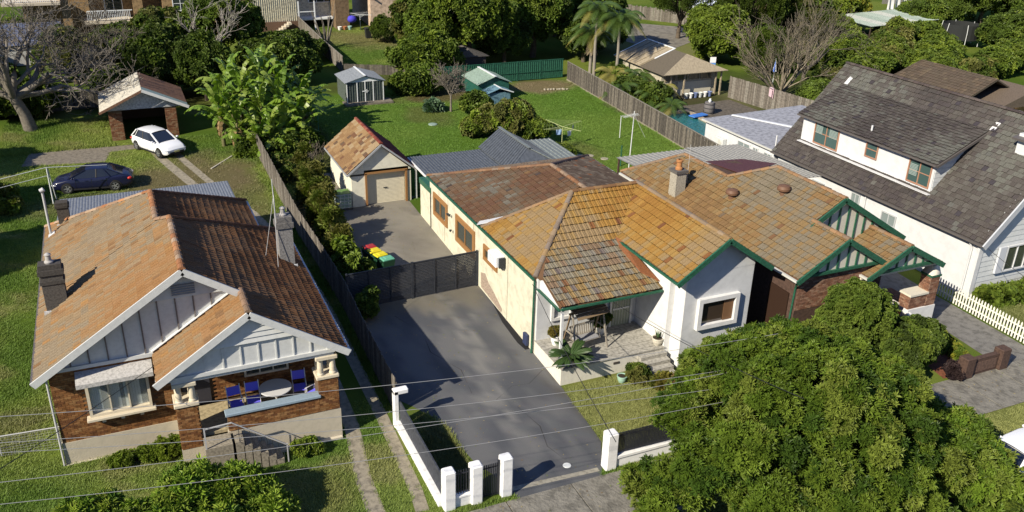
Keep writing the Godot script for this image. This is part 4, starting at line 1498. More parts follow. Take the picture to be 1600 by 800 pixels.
	var back := [[Vector3(22.7, 6.35, -35.06), Vector3(19.06, 6.35, -35.06), Vector3(15.7, 4.0, -37.7), Vector3(22.7, 4.5, -37.7)], [Vector3(25.1, 4.72, -27.5), Vector3(25.1, 4.72, -36.0), Vector3(22.7, 6.35, -35.06), Vector3(22.7, 6.35, -27.5)], [Vector3(15.6, 4.0, -31.55), Vector3(16.6, 4.68, -32.6), Vector3(15.7, 4.15, -31.1)]]
	var roof := deck(h, [L, F1, F2, W, R, RB, RR] + back, Color(0.13, 0.07, 0.035))
	var gold := [Color(0.47, 0.2, 0.035), Color(0.53, 0.245, 0.042), Color(0.57, 0.28, 0.05), Color(0.52, 0.265, 0.06), Color(0.58, 0.33, 0.09), Color(0.5, 0.32, 0.13), Color(0.45, 0.32, 0.17), Color(0.24, 0.08, 0.04), Color(0.33, 0.12, 0.045)]
	gold = toned(aged(gold, 0.93, 1.06, 1.3), 0.72, 0.4)
	tile_roof(roof, [L, F1, W], bold(0.235, 0.385), toner(11.0, 6.0, 0.28, 0.015), gold, tile_mat())
	var mixed := [Color(0.46, 0.27, 0.1), Color(0.42, 0.27, 0.13), Color(0.4, 0.29, 0.17), Color(0.36, 0.29, 0.2), Color(0.32, 0.26, 0.2), Color(0.36, 0.22, 0.13), Color(0.26, 0.19, 0.16), Color(0.3, 0.13, 0.06)]
	mixed = toned(aged(mixed, 0.93, 1.08, 1.2), 0.74, 0.15)
	tile_roof(roof, [F2], bold(0.235, 0.385), toner(60.0, 11.0, 0.45, 0.1), mixed, tile_mat(), 0)
	var red := [Color(0.24, 0.085, 0.045), Color(0.28, 0.11, 0.055), Color(0.25, 0.125, 0.075), Color(0.3, 0.15, 0.085), Color(0.27, 0.17, 0.115), Color(0.34, 0.26, 0.2), Color(0.12, 0.075, 0.065), Color(0.36, 0.16, 0.07)]
	red = toned(aged(red, 0.85, 1.15, 1.3), 0.7, 0.35)
	tile_roof(roof, [R], marseille(0.235, 0.3), toner(25.0, 8.0, 0.3, 0.03), red, tile_mat(), 0)
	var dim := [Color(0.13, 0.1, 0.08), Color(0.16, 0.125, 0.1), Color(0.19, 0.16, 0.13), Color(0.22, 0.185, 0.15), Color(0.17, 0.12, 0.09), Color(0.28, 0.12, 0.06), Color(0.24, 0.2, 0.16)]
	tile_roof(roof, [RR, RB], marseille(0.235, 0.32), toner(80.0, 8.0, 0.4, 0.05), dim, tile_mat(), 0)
	var cap := [Color(0.29, 0.22, 0.155), Color(0.33, 0.25, 0.165), Color(0.28, 0.23, 0.185), Color(0.35, 0.24, 0.125)]
	ridge_caps(roof, [Vector3(15.55, 4.0, -31.55), Vector3(16.6, 4.7, -32.62), L[2]], tile_mat(), cap)
	ridge_caps(roof, [L[0], L[2]], tile_mat(), [Color(0.34, 0.22, 0.12), Color(0.31, 0.22, 0.14)])
	ridge_caps(roof, [L[2], F1[2]], tile_mat(), [Color(0.3, 0.17, 0.085), Color(0.34, 0.21, 0.1)])
	ridge_caps(roof, [F1[2] + Vector3(0, 0.02, -0.1), W[2]], tile_mat(), cap)
	ridge_caps(roof, [RR[3] + Vector3(0, 0.0, 0.4), R[3]], tile_mat(), [Color(0.3, 0.16, 0.09), Color(0.34, 0.25, 0.18)])
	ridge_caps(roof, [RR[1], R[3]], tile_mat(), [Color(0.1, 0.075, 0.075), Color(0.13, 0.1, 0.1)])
	ridge_caps(roof, [RB[1], R[3]], tile_mat(), [Color(0.22, 0.13, 0.085), Color(0.26, 0.2, 0.15), Color(0.28, 0.17, 0.1)])
	b = Buf.new()
	b.prism([Vector3(20.2, 4.74, -32.7), Vector3(20.3, 4.72, -32.3), Vector3(20.78, 3.75, -29.6), Vector3(20.2, 3.98, -30.3), Vector3(20.05, 4.5, -32.0)], Vector3(0, 0.05, 0))
	obj("rusty_flashing", b, mt("rust", Color(0.26, 0.1, 0.04), 0.85, "stain", 0.8, "speck", 0.3), h)
	b = Buf.new()
	for s in [[Vector3(15.52, 4.02, -38.2), Vector3(16.6, 4.5, -37.3)]]:
		b.bar(s[0], s[1], 0.5, 0.03)
	obj("flashing", b, mt("flashing", Color(0.66, 0.66, 0.66), 0.4, "blotch", 0.5), h)
	for q in [[Vector3(20.22, 4.6, -27.46), Vector3(22.7, 6.3, -27.46)], [Vector3(22.7, 6.3, -27.46), Vector3(25.2, 4.6, -27.46)]]:
		b = Buf.new()
		b.bar(q[0], q[1], 0.07, 0.24)
		obj("bargeboard", b, green, h)
	for q in [[Vector3(15.46, 3.9, -46.0), Vector3(15.46, 3.9, -31.5)], [Vector3(15.7, 3.47, -29.24), Vector3(20.75, 3.47, -29.24)], [Vector3(20.24, 4.66, -32.4), Vector3(20.24, 4.66, -27.5)], [Vector3(25.2, 4.64, -36.0), Vector3(25.2, 4.64, -27.5)], [Vector3(15.66, 3.42, -31.5), Vector3(15.66, 3.4, -29.3)]]:
		b = Buf.new()
		b.bar(q[0], q[1], 0.1, 0.09)
		obj("gutter", b, green, h)
	b = Buf.new()
	b.bar(Vector3(26.16, 3.86, -46.3), Vector3(26.16, 3.86, -38.0), 0.1, 0.09)
	obj("gutter", b, white, h)
	b = Buf.new()
	b.tube([Vector3(15.5, 3.85, -31.5), Vector3(15.5, 0.15, -31.55)], [0.05, 0.05], 8)
	obj("downpipe", b, green, h)
	b = Buf.new()
	for q in [Vector3(15.5, 2.98, -42.2), Vector3(15.5, 2.95, -42.45), Vector3(15.5, 2.15, -42.0)]:
		b.lathe([Vector2(0, 0), Vector2(0.05, 0.02), Vector2(0.08, 0.14), Vector2(0.0, 0.14)], q, 8, Basis(Vector3.BACK, 1.9))
	obj("floodlight", b, mt("iron", Color(0.03, 0.035, 0.04), 0.5), h)
	settle(h, Vector3(20.5, 0, -37.0))

	# air conditioner hung in the third side window
	var ac := thing("air_conditioner", "white box air conditioner hung on the cream side wall", "air conditioner", Vector3(15.35, 3.03, -35.45))
	b = Buf.new()
	b.chamfer(Vector3(0, 0.27, 0), Vector3(0.5, 0.54, 1.0), 0.03)
	obj("case", b, mt("appliance_white", Color(0.74, 0.75, 0.76), 0.4), ac)
	b = Buf.new()
	for i in 8:
		b.box(Vector3(-0.255, 0.08 + i * 0.055, 0.0), Vector3(0.012, 0.02, 0.8))
	obj("grille", b, mt("iron_light", Color(0.5, 0.5, 0.45), 0.5), ac)
	b = Buf.new()
	b.box(Vector3(0.05, 0.22, 0.56), Vector3(0.3, 0.5, 0.1))
	obj("bracket", b, mt("iron", Color(0.03, 0.035, 0.04), 0.5), ac)

# ---------------------------------------------------------------- the joined brick house on the right of it
func brick_house() -> void:
	var h := thing("brick_house", "brick house with lichened tile roof, green bargeboards and three striped gables", "house")
	var brown := mt("brown_brick_wall", Color(0.1, 0.06, 0.045), 0.9, "fine", 0.3, "blotch", 1.4)
	var panel := mt("gable_panel", Color(0.6, 0.56, 0.47), 0.75, "soft", 1.2, "grit", 0.4)
	var green := mt("green_trim", Color(0.028, 0.115, 0.068), 0.45, "blotch", 1.0)
	var white := mt("white_wall", Color(0.68, 0.68, 0.67), 0.8, "soft", 2.5, "grit", 0.4)
	var b := Buf.new()
	b.box(Vector3(30.4, 1.9, -35.8), Vector3(7.8, 4.2, 12.6))
	b.box(Vector3(28.75, 1.9, -28.3), Vector3(4.5, 4.2, 2.4))
	var wall := obj("wall", b, brown, h)
	var k := 0.6
	# gables: [centre x, apex y, z of the face, base y, half width]
	for q in [[28.75, 5.6, -26.98, 4.2, 2.3], [30.35, 6.56, -29.18, 4.3, 3.7], [32.5, 4.78, -26.78, 3.75, 2.0]]:
		b = Buf.new()
		var cx: float = q[0]
		var s: float = 0.52 if q[1] < 5.0 else k
		var hw: float = minf(q[4], (q[1] - q[3]) / s)
		b.prism([Vector3(cx - hw, q[3], q[2]), Vector3(cx + hw, q[3], q[2]), Vector3(cx, q[1], q[2])], Vector3(0, 0, -0.15))
		var gb := obj("gable", b, panel, h)
		var x := -hw + 0.35
		while x < hw - 0.2:
			var top: float = q[1] - absf(x) * s - 0.1
			if top - q[3] > 0.15:
				b = Buf.new()
				b.box(Vector3(cx + x, (top + q[3]) * 0.5, q[2] + 0.03), Vector3(0.09, top - q[3], 0.05))
				obj("batten", b, green, gb)
			x += 0.55
		b = Buf.new()
		b.box(Vector3(cx, q[3] - 0.02, q[2] + 0.05), Vector3(hw * 2.0, 0.14, 0.1))
		obj("gable_rail", b, green, gb)
	var y := 4.15
	var e := 26.2
	var planes := [
		[Vector3(e, y, -29.1), Vector3(e, y, -26.8), Vector3(28.75, 5.68, -26.8), Vector3(28.75, 5.68, -29.1)],
		[Vector3(e, y, -33.9), Vector3(e, y, -29.1), Vector3(28.6, 5.59, -29.1), Vector3(28.6, 5.59, -29.0), Vector3(30.35, 6.64, -29.0), Vector3(30.35, 6.64, -33.9)],
		[Vector3(e, y, -35.85), Vector3(e, y, -33.9), Vector3(30.35, 6.64, -33.9), Vector3(28.75, 5.68, -35.85)],
		[Vector3(e, y, -42.35), Vector3(e, y, -35.85), Vector3(28.75, 5.68, -35.85), Vector3(28.75, 5.68, -39.8)],
	]
	planes[1] = [Vector3(e, y, -33.9), Vector3(e, y, -29.1), Vector3(30.35, 6.64, -29.1), Vector3(30.35, 6.64, -33.9)]
	var porch := [Vector3(30.2, 3.65, -29.5), Vector3(30.2, 3.65, -26.6), Vector3(32.5, 4.85, -26.6), Vector3(32.5, 4.85, -29.5)]
	var others := [
		[Vector3(31.3, y, -26.8), Vector3(31.3, y, -29.4), Vector3(28.75, 5.68, -29.4), Vector3(28.75, 5.68, -26.8)],
		[Vector3(34.5, y, -29.0), Vector3(34.5, y, -38.05), Vector3(30.35, 6.64, -33.9), Vector3(30.35, 6.64, -29.0)],
		[Vector3(34.5, y, -38.05), Vector3(32.2, y, -38.05), Vector3(28.75, 5.68, -35.85), Vector3(30.35, 6.64, -33.9)],
		[Vector3(31.3, y, -35.85), Vector3(31.3, y, -42.35), Vector3(28.75, 5.68, -39.8), Vector3(28.75, 5.68, -35.85)],
		[Vector3(31.3, y, -42.35), Vector3(e, y, -42.35), Vector3(28.75, 5.68, -39.8)],
		[Vector3(34.8, 3.65, -26.6), Vector3(34.8, 3.65, -29.5), Vector3(32.5, 4.85, -29.5), Vector3(32.5, 4.85, -26.6)],
	]
	var roof := deck(h, planes + [porch] + others, Color(0.13, 0.07, 0.04))
	var pal := [Color(0.34, 0.16, 0.055), Color(0.4, 0.19, 0.06), Color(0.44, 0.22, 0.07), Color(0.46, 0.26, 0.095), Color(0.42, 0.27, 0.13), Color(0.37, 0.28, 0.17), Color(0.33, 0.28, 0.2), Color(0.3, 0.13, 0.06), Color(0.26, 0.17, 0.1)]
	pal = toned(aged(pal, 0.92, 1.1, 1.3), 0.72, 0.45)
	tile_roof(roof, planes + [porch], marseille(0.235, 0.35), toner(130.0, 6.0, 0.3, 0.02), pal, tile_mat())
	tile_roof(roof, others, marseille(0.235, 0.35), toner(30.0, 10.0, 0.4, 0.04), pal, tile_mat(), 0)
	var cap := [Color(0.33, 0.2, 0.11), Color(0.37, 0.23, 0.125), Color(0.3, 0.22, 0.15)]
	for q in [[Vector3(30.35, 6.66, -29.0), Vector3(30.35, 6.66, -33.9), Vector3(28.75, 5.7, -35.8), Vector3(28.75, 5.7, -39.8), Vector3(e, y, -42.35)], [Vector3(28.75, 5.7, -26.8), Vector3(28.75, 5.7, -29.2)], [Vector3(32.5, 4.87, -26.6), Vector3(32.5, 4.87, -29.5)]]:
		ridge_caps(roof, q, tile_mat(), cap)
	for q in [[Vector3(26.1, 4.0, -26.76), Vector3(28.75, 5.63, -26.76)], [Vector3(28.75, 5.63, -26.76), Vector3(31.4, 4.02, -26.76)], [Vector3(28.5, 5.44, -28.96), Vector3(30.35, 6.59, -28.96)], [Vector3(30.35, 6.59, -28.96), Vector3(34.7, 3.98, -28.96)], [Vector3(30.1, 3.52, -26.56), Vector3(32.5, 4.8, -26.56)], [Vector3(32.5, 4.8, -26.56), Vector3(34.9, 3.52, -26.56)]]:
		b = Buf.new()
		b.bar(q[0], q[1], 0.07, 0.26)
		obj("bargeboard", b, green, h)
	for q in [[Vector3(26.1, 4.06, -42.3), Vector3(26.1, 4.06, -26.8)], [Vector3(30.12, 3.58, -28.8), Vector3(30.12, 3.58, -26.6)]]:
		b = Buf.new()
		b.bar(q[0], q[1], 0.12, 0.1)
		obj("gutter", b, mt("gutter_grey", Color(0.5, 0.5, 0.46), 0.5), h)
	b = Buf.new()
	b.tube([Vector3(26.15, 3.95, -26.85), Vector3(26.45, 3.5, -27.2), Vector3(26.45, 0.2, -27.3)], [0.05, 0.05, 0.05], 8)
	obj("downpipe", b, green, h)
	chimney_square(h, Vector3(26.75, 4.2, -37.4))
	for q in [Vector3(27.9, 5.2, -34.2), Vector3(29.25, 6.0, -32.0)]:
		b = Buf.new()
		b.lathe([Vector2(0.17, -0.15), Vector2(0.17, 0.18), Vector2(0.33, 0.2), Vector2(0.34, 0.3), Vector2(0.28, 0.42), Vector2(0.0, 0.48)], q, 16)
		obj("roof_vent", b, mt("vent_brown", Color(0.16, 0.085, 0.05), 0.6, "fine", 0.3), h)
	# front porch: piers and low walls of brick on a white plinth
	var list := []
	b = Buf.new()
	for q in [[34.75, 35.35, 1.15, 2.72, -26.95], [33.65, 34.75, 1.15, 1.85, -26.98], [32.3, 32.85, 1.1, 1.6, -26.95]]:
		b.box(Vector3((q[0] + q[1]) * 0.5, (q[2] + q[3]) * 0.5, q[4] - 0.3), Vector3(q[1] - q[0], q[3] - q[2], 0.58))
		bricks(list, Vector3(q[0], q[2], q[4] - 0.005), Vector3.RIGHT, Vector3.BACK, q[1] - q[0], q[3] - q[2])
		bricks(list, Vector3(q[0] - 0.005, q[2], q[4] - 0.6), Vector3.BACK, Vector3.LEFT, 0.6, q[3] - q[2])
	bricks(list, Vector3(26.5, 2.4, -27.1), Vector3.RIGHT, Vector3.BACK, 4.5, 1.7, [])
	obj("porch_pier", b, mt("mortar_pale", Color(0.34, 0.28, 0.22), 0.95, "fine", 0.3), h)
	lay_bricks(wall, list, [Color(0.26, 0.13, 0.085), Color(0.31, 0.17, 0.115), Color(0.21, 0.11, 0.075), Color(0.36, 0.22, 0.15)], brick_mat(), 280)
	b = Buf.new()
	b.box(Vector3(34.5, 0.6, -27.24), Vector3(1.78, 1.12, 0.68))
	b.box(Vector3(32.57, 0.55, -27.24), Vector3(0.62, 1.1, 0.64))
	obj("porch_plinth", b, white, h)
	b = Buf.new()
	b.box(Vector3(34.18, 1.9, -27.28), Vector3(1.2, 0.1, 0.74))
	obj("wall_cap", b, mt("cap_cream", Color(0.62, 0.58, 0.48), 0.7, "soft", 0.8), h)
	b = Buf.new()
	b.box(Vector3(32.57, 1.65, -27.25), Vector3(0.66, 0.1, 0.7))
	obj("wall_cap", b, mt("cap_cream", Color(0.62, 0.58, 0.48), 0.7, "soft", 0.8), h)
	b = Buf.new()
	b.box(Vector3(35.05, 2.76, -27.25), Vector3(0.68, 0.1, 0.68))
	obj("pier_band", b, green, h)
	b = Buf.new()
	b.lathe([Vector2(0.44, 2.81), Vector2(0.26, 3.28)], Vector3(35.05, 0, -27.25), 4, Basis(Vector3.UP, PI / 4))
	obj("pier_top", b, mt("cap_cream", Color(0.62, 0.58, 0.48), 0.7, "soft", 0.8), h)
	b = Buf.new()
	b.box(Vector3(32.6, 3.46, -27.1), Vector3(4.9, 0.18, 0.2))
	b.box(Vector3(34.6, 3.4, -28.2), Vector3(0.2, 0.16, 2.2))
	obj("porch_beam", b, mt("cap_cream", Color(0.62, 0.58, 0.48), 0.7, "soft", 0.8), h)
	b = Buf.new()
	b.box(Vector3(33.0, 0.45, -28.4), Vector3(4.4, 0.9, 2.2))
	obj("porch_floor", b, mt("red_path", Color(0.24, 0.09, 0.05), 0.8, "stain", 1.8, "fine", 0.4), h)
	b = Buf.new()
	b.bar(Vector3(33.55, 0.95, -26.9), Vector3(33.75, 0.25, -25.3), 0.26, 0.3)
	b.bar(Vector3(32.3, 0.95, -26.9), Vector3(32.4, 0.25, -25.3), 0.26, 0.3)
	obj("step_wall", b, white, h)
	for i in 4:
		b = Buf.new()
		b.box(Vector3(33.0, 0.38 - i * 0.09, -26.75 + i * 0.32), Vector3(1.0, 0.76 - i * 0.18, 0.34))
		obj("step", b, mt("red_path", Color(0.24, 0.09, 0.05), 0.8, "stain", 1.8, "fine", 0.4), h)
	b = Buf.new()
	b.box(Vector3(26.48, 2.0, -28.2), Vector3(0.08, 2.2, 1.3))
	obj("side_door", b, mt("brown_door", Color(0.04, 0.02, 0.012), 0.6, "wood", 0.5), h)
	# iron roofs behind
	b = Buf.new()
	ribbed(b, Vector3(28.4, 3.45, -46.6), Vector3(33.7, 3.45, -46.6), Vector3(33.7, 3.75, -41.6), Vector3(28.4, 3.75, -41.6), 0.34, 0.03)
	ribbed(b, Vector3(33.7, 3.5, -46.7), Vector3(38.0, 3.3, -46.7), Vector3(38.0, 3.7, -38.5), Vector3(33.7, 3.9, -38.5), 0.3, 0.03)
	obj("iron_roof", b, mt("old_iron", Color(0.4, 0.39, 0.35), 0.6, "stain", 1.6, "fine", 0.3, {"metal": 0.2}), h)
	b = Buf.new()
	b.prism([Vector3(32.4, 3.98, -42.6), Vector3(35.0, 3.9, -42.4), Vector3(36.4, 3.95, -40.8), Vector3(32.8, 4.1, -39.6)], Vector3(0, 0.03, 0))
	obj("maroon_sheet", b, mt("maroon", Color(0.1, 0.036, 0.032), 0.5, "stain", 1.2), h)
	b = Buf.new()
	for q in [Vector3(28.5, 2.2, -46.4), Vector3(33.6, 2.2, -46.4), Vector3(37.9, 2.1, -46.4)]:
		b.box(q, Vector3(0.1, 2.4, 0.1))
	b.box(Vector3(33.0, 2.2, -43.0), Vector3(7.0, 2.6, 2.5))
	obj("annexe_wall", b, brown, h)
	settle(h, Vector3(30.5, 0, -35.0))

func chimney_square(h: Node3D, at: Vector3) -> void:
	var b := Buf.new()
	b.box(at + Vector3(0, 0.75, 0), Vector3(0.62, 1.5, 0.62))
	var c := obj("chimney", b, mt("chimney_pale", Color(0.46, 0.42, 0.34), 0.9, "stain", 0.7, "speck", 0.3, {"bump": "bump", "bumps": 0.3}), h)
	b = Buf.new()
	b.box(at + Vector3(0, 1.55, 0), Vector3(0.76, 0.14, 0.76))
	obj("chimney_cap", b, mt("chimney_dark", Color(0.12, 0.11, 0.1), 0.9, "stain", 0.6), c)
	b = Buf.new()
	b.lathe([Vector2(0.2, 0), Vector2(0.2, 0.1), Vector2(0.15, 0.16), Vector2(0.14, 0.4), Vector2(0.19, 0.44), Vector2(0.19, 0.54), Vector2(0.1, 0.56)], at + Vector3(0, 1.62, 0), 14)
	obj("chimney_pot", b, mt("pot_orange", Color(0.42, 0.19, 0.07), 0.75, "fine", 0.3), c)
	b = Buf.new()
	b.box(at + Vector3(0.02, 0.28, 0.05), Vector3(0.95, 0.05, 0.9), Basis(Vector3.BACK, 0.54))
	obj("flashing", b, mt("flashing", Color(0.66, 0.66, 0.66), 0.4, "blotch", 0.5), c)
	b = Buf.new()
	b.tube([at + Vector3(0.45, 0.8, 0.2), at + Vector3(0.45, 3.0, 0.2)], [0.015, 0.012], 4)
	b.tube([at + Vector3(0.2, 2.2, 0.2), at + Vector3(0.9, 2.2, 0.2)], [0.01, 0.01], 4)
	obj("aerial", b, mt("galv", Color(0.42, 0.42, 0.42), 0.5), c)

# ---------------------------------------------------------------- the white house with the steep dark roof
func white_house() -> void:
	var h := thing("white_house", "white two-storey house with steep mottled dark roof and a long dormer", "house")
	var white := mt("bright_white", Color(0.6, 0.61, 0.62), 0.75, "soft", 4.0, "grit", 0.5, {"bump": "bump", "bumps": 0.08})
	var siding := mt("siding", Color(0.6, 0.62, 0.62), 0.7, "soft", 2.0, "grit", 0.4)
	var glz := glass("window_green", Color(0.05, 0.09, 0.085))
	var copper := mt("copper_frame", Color(0.36, 0.19, 0.12), 0.55)
	var b := Buf.new()
	b.box(Vector3(44.6, 1.55, -36.4), Vector3(9.8, 3.5, 16.1))
	obj("wall", b, white, h)
	b = Buf.new()
	b.prism([Vector3(39.9, 3.2, -28.42), Vector3(49.3, 3.2, -28.42), Vector3(49.3, 3.5, -28.42), Vector3(44.6, 8.6, -28.42), Vector3(39.9, 3.5, -28.42)], Vector3(0, 0, -0.3))
	var gable := obj("gable_wall", b, siding, h)
	for i in 22:  # lapped boards
		var y := 0.3 + i * 0.3
		var x0 := 39.72 if y < 3.3 else 39.4 + (y - 3.1) / 1.058
		b = Buf.new()
		b.hexa([Vector3(x0, y, -28.33), Vector3(49.0, y, -28.33), Vector3(49.0, y, -28.29), Vector3(x0, y, -28.29), Vector3(x0, y + 0.3, -28.33), Vector3(49.0, y + 0.3, -28.33), Vector3(49.0, y + 0.3, -28.315), Vector3(x0, y + 0.3, -28.315)])
		obj("weatherboard", b, siding, gable)
	b = Buf.new()
	b.box(Vector3(39.7, 1.6, -28.35), Vector3(0.3, 3.3, 0.16))
	obj("corner_post", b, white, h)
	window(h, Vector3(42.75, 2.05, -28.2), Vector3.RIGHT, Vector3.BACK, 2.4, 1.5, white, glass("window_glass", Color(0.035, 0.045, 0.04)), 0.08, 3, 1, 0.12)
	b = Buf.new()
	b.box(Vector3(41.25, 2.05, -28.2), Vector3(0.5, 1.5, 0.12))
	obj("shutter", b, mt("shutter", Color(0.5, 0.52, 0.56), 0.7), h)
	# side wall openings
	for q in [[-42.5, 2.35, 0.8, 0.5], [-40.4, 2.25, 1.1, 0.55], [-37.2, 2.3, 0.7, 1.1], [-34.5, 2.2, 1.1, 0.7]]:
		window(h, Vector3(39.66, q[1], q[0]), Vector3.BACK, Vector3.LEFT, q[2], q[3], mt("grey_frame", Color(0.4, 0.42, 0.43), 0.5), glass("window_pale", Color(0.2, 0.24, 0.24)), 0.06, 2, 1, 0.08)
	# roof
	var k := 1.058
	var A := [Vector3(39.4, 3.3, -44.8), Vector3(39.4, 3.3, -28.0), Vector3(44.6, 8.8, -28.0), Vector3(44.6, 8.8, -44.8)]
	var roof := deck(h, [A, [Vector3(49.8, 3.3, -28.0), Vector3(49.8, 3.3, -44.8), Vector3(44.6, 8.8, -44.8), Vector3(44.6, 8.8, -28.0)]], Color(0.06, 0.05, 0.045))
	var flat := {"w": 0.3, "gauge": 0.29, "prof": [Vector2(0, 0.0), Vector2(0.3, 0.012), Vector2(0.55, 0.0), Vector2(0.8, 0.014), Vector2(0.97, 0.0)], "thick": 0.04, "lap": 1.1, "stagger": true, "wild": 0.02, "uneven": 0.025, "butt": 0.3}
	var pal := [Color(0.062, 0.05, 0.048), Color(0.085, 0.068, 0.062), Color(0.11, 0.088, 0.075), Color(0.13, 0.105, 0.085), Color(0.155, 0.135, 0.105), Color(0.2, 0.19, 0.15), Color(0.25, 0.255, 0.2), Color(0.06, 0.052, 0.06), Color(0.33, 0.33, 0.28)]
	pal = [Color(0.1, 0.082, 0.078), Color(0.115, 0.095, 0.088), Color(0.13, 0.108, 0.097), Color(0.145, 0.122, 0.107), Color(0.16, 0.138, 0.12), Color(0.19, 0.172, 0.148), Color(0.23, 0.222, 0.185), Color(0.09, 0.076, 0.085), Color(0.2, 0.19, 0.165)]
	pal = toned(aged(pal, 0.93, 1.0, 1.1), 0.95, 0.2)
	var slate := mt("mottled_tile", Color(1, 1, 1), 0.85, "weathered", 0.75, "speck", 0.4, {"vcol": true, "spec": 0.25})
	var D := [Vector3(40.12, 6.1, -43.7), Vector3(40.12, 6.1, -32.45), Vector3(43.55, 7.69, -32.45), Vector3(43.55, 7.69, -43.7)]
	var droof := deck(h, [D], Color(0.05, 0.042, 0.04), "dormer_roof", 0.14)
	tile_roof(roof, [A], flat, toner(210.0, 4.0, 0.28, 0.05), pal, slate)
	var flat2 := flat.duplicate()
	flat2.erase("cache")
	flat2.gauge = 0.23
	flat2.w = 0.25
	tile_roof(droof, [D], flat2, toner(330.0, 5.0, 0.3, 0.05), pal, slate, 0)
	tile_roof(roof, [[Vector3(49.8, 3.3, -28.0), Vector3(49.8, 3.3, -44.8), Vector3(44.6, 8.8, -44.8), Vector3(44.6, 8.8, -28.0)]], flat, toner(210.0, 4.0, 0.3, 0.05), pal, slate, 0)
	ridge_caps(roof, [Vector3(44.6, 8.82, -28.0), Vector3(44.6, 8.82, -44.8)], tile_mat(), [Color(0.11, 0.09, 0.085), Color(0.14, 0.12, 0.11), Color(0.09, 0.075, 0.075)], 0.14)
	b = Buf.new()
	b.bar(Vector3(39.32, 3.22, -44.8), Vector3(39.32, 3.22, -28.0), 0.14, 0.12)
	obj("gutter", b, mt("gutter_dark", Color(0.1, 0.09, 0.085), 0.5), h)
	b = Buf.new()
	b.bar(Vector3(39.36, 3.12, -27.95), Vector3(44.6, 8.66, -27.95), 0.08, 0.34)
	b.bar(Vector3(44.6, 8.66, -27.95), Vector3(49.84, 3.12, -27.95), 0.08, 0.34)
	obj("bargeboard", b, mt("barge_grey", Color(0.45, 0.47, 0.5), 0.6, "soft", 1.0), h)
	b = Buf.new()
	b.tube([Vector3(39.45, 3.1, -28.9), Vector3(39.62, 2.8, -28.8), Vector3(39.62, 0.1, -28.8)], [0.06, 0.05, 0.05], 8)
	b.tube([Vector3(39.62, 3.1, -36.4), Vector3(39.62, 0.1, -36.4)], [0.05, 0.05], 8)
	obj("downpipe", b, white, h)
	# dormer
	b = Buf.new()
	b.prism([Vector3(40.4, 4.3, -43.4), Vector3(40.4, 6.12, -43.4), Vector3(43.4, 7.5, -43.4)], Vector3(0, 0, 10.65))
	var dw := obj("dormer_wall", b, white, h)
	for i in 8:
		var y := 4.4 + i * 0.27
		var x1 := 39.4 + (y - 3.3) / k + 0.25
		b = Buf.new()
		b.box(Vector3((40.45 + x1) * 0.5, y + 0.12, -32.73), Vector3(maxf(0.1, x1 - 40.45), 0.24, 0.03))
		if y < 6.0:
			obj("weatherboard", b, siding, dw)
	b = Buf.new()
	b.bar(Vector3(40.08, 6.02, -43.7), Vector3(40.08, 6.02, -32.45), 0.1, 0.1)
	b.bar(Vector3(40.1, 5.98, -32.42), Vector3(43.5, 7.55, -32.42), 0.06, 0.14)
	obj("dormer_gutter", b, mt("gutter_dark", Color(0.1, 0.09, 0.085), 0.5), h)
	for q in [[-41.17, 2.15, 1.45, 2], [-37.35, 0.95, 1.02, 1], [-33.7, 1.6, 1.45, 2]]:
		window(dw, Vector3(40.37, 5.98 - q[2] * 0.5, q[0]), Vector3.BACK, Vector3.LEFT, q[1], q[2], copper, glz, 0.06, q[3], 2, 0.09)
	# slatted blinds behind the panes' upper halves
	for q in [[-40.55, 0.7, 5.55], [-41.8, 0.6, 5.55], [-34.1, 0.55, 5.3]]:
		b = Buf.new()
		for i in 9:
			b.box(Vector3(40.335, q[2] - 0.3 + i * 0.075, q[0]), Vector3(0.012, 0.045, q[1]))
		obj("louvre", b, mt("louvre", Color(0.26, 0.33, 0.31), 0.5), dw)
	b = Buf.new()
	b.bar(Vector3(40.25, 4.35, -43.4), Vector3(40.25, 4.3, -32.6), 0.34, 0.04)
	b.box(Vector3(43.75, 7.95, -32.3), Vector3(0.6, 0.05, 0.3), Basis(Vector3.BACK, 0.8))
	b.box(Vector3(43.75, 7.98, -43.5), Vector3(0.6, 0.05, 0.3), Basis(Vector3.BACK, 0.8))
	obj("flashing", b, mt("flashing", Color(0.66, 0.66, 0.66), 0.4, "blotch", 0.5), h)
	b = Buf.new()
	b.tube([Vector3(40.75, 6.3, -38.0), Vector3(40.75, 6.75, -38.0)], [0.06, 0.06], 8, true)
	b.tube([Vector3(39.9, 3.3, -45.1), Vector3(39.9, 4.2, -45.1)], [0.05, 0.05], 8, true)
	obj("vent_pipe", b, white, h)
	# second dormer, cut by the edge of the picture
	b = Buf.new()
	b.box(Vector3(44.4, 7.5, -29.5), Vector3(2.8, 1.5, 1.5))
	obj("small_dormer_wall", b, siding, h)
	b = Buf.new()
	b.box(Vector3(44.3, 8.3, -29.5), Vector3(3.3, 0.12, 1.8), Basis(Vector3.BACK, 0.2))
	obj("small_dormer_roof", b, mt("gutter_dark", Color(0.1, 0.09, 0.085), 0.5), h)
	# low flat roofed wing at the back
	b = Buf.new()
	b.box(Vector3(44.4, 1.75, -48.9), Vector3(9.2, 2.9, 7.9))
	obj("wing_wall", b, white, h)
	b = Buf.new()
	b.hexa([Vector3(39.65, 3.12, -53.1), Vector3(49.1, 3.32, -53.2), Vector3(49.1, 3.32, -44.7), Vector3(39.65, 3.12, -44.7), Vector3(39.65, 3.26, -53.1), Vector3(49.1, 3.46, -53.2), Vector3(49.1, 3.46, -44.7), Vector3(39.65, 3.26, -44.7)])
	var fr := obj("flat_roof", b, mt("membrane", Color(0.36, 0.37, 0.41), 0.75, "stain", 3.0, "fine", 0.6), h)
	b = Buf.new()
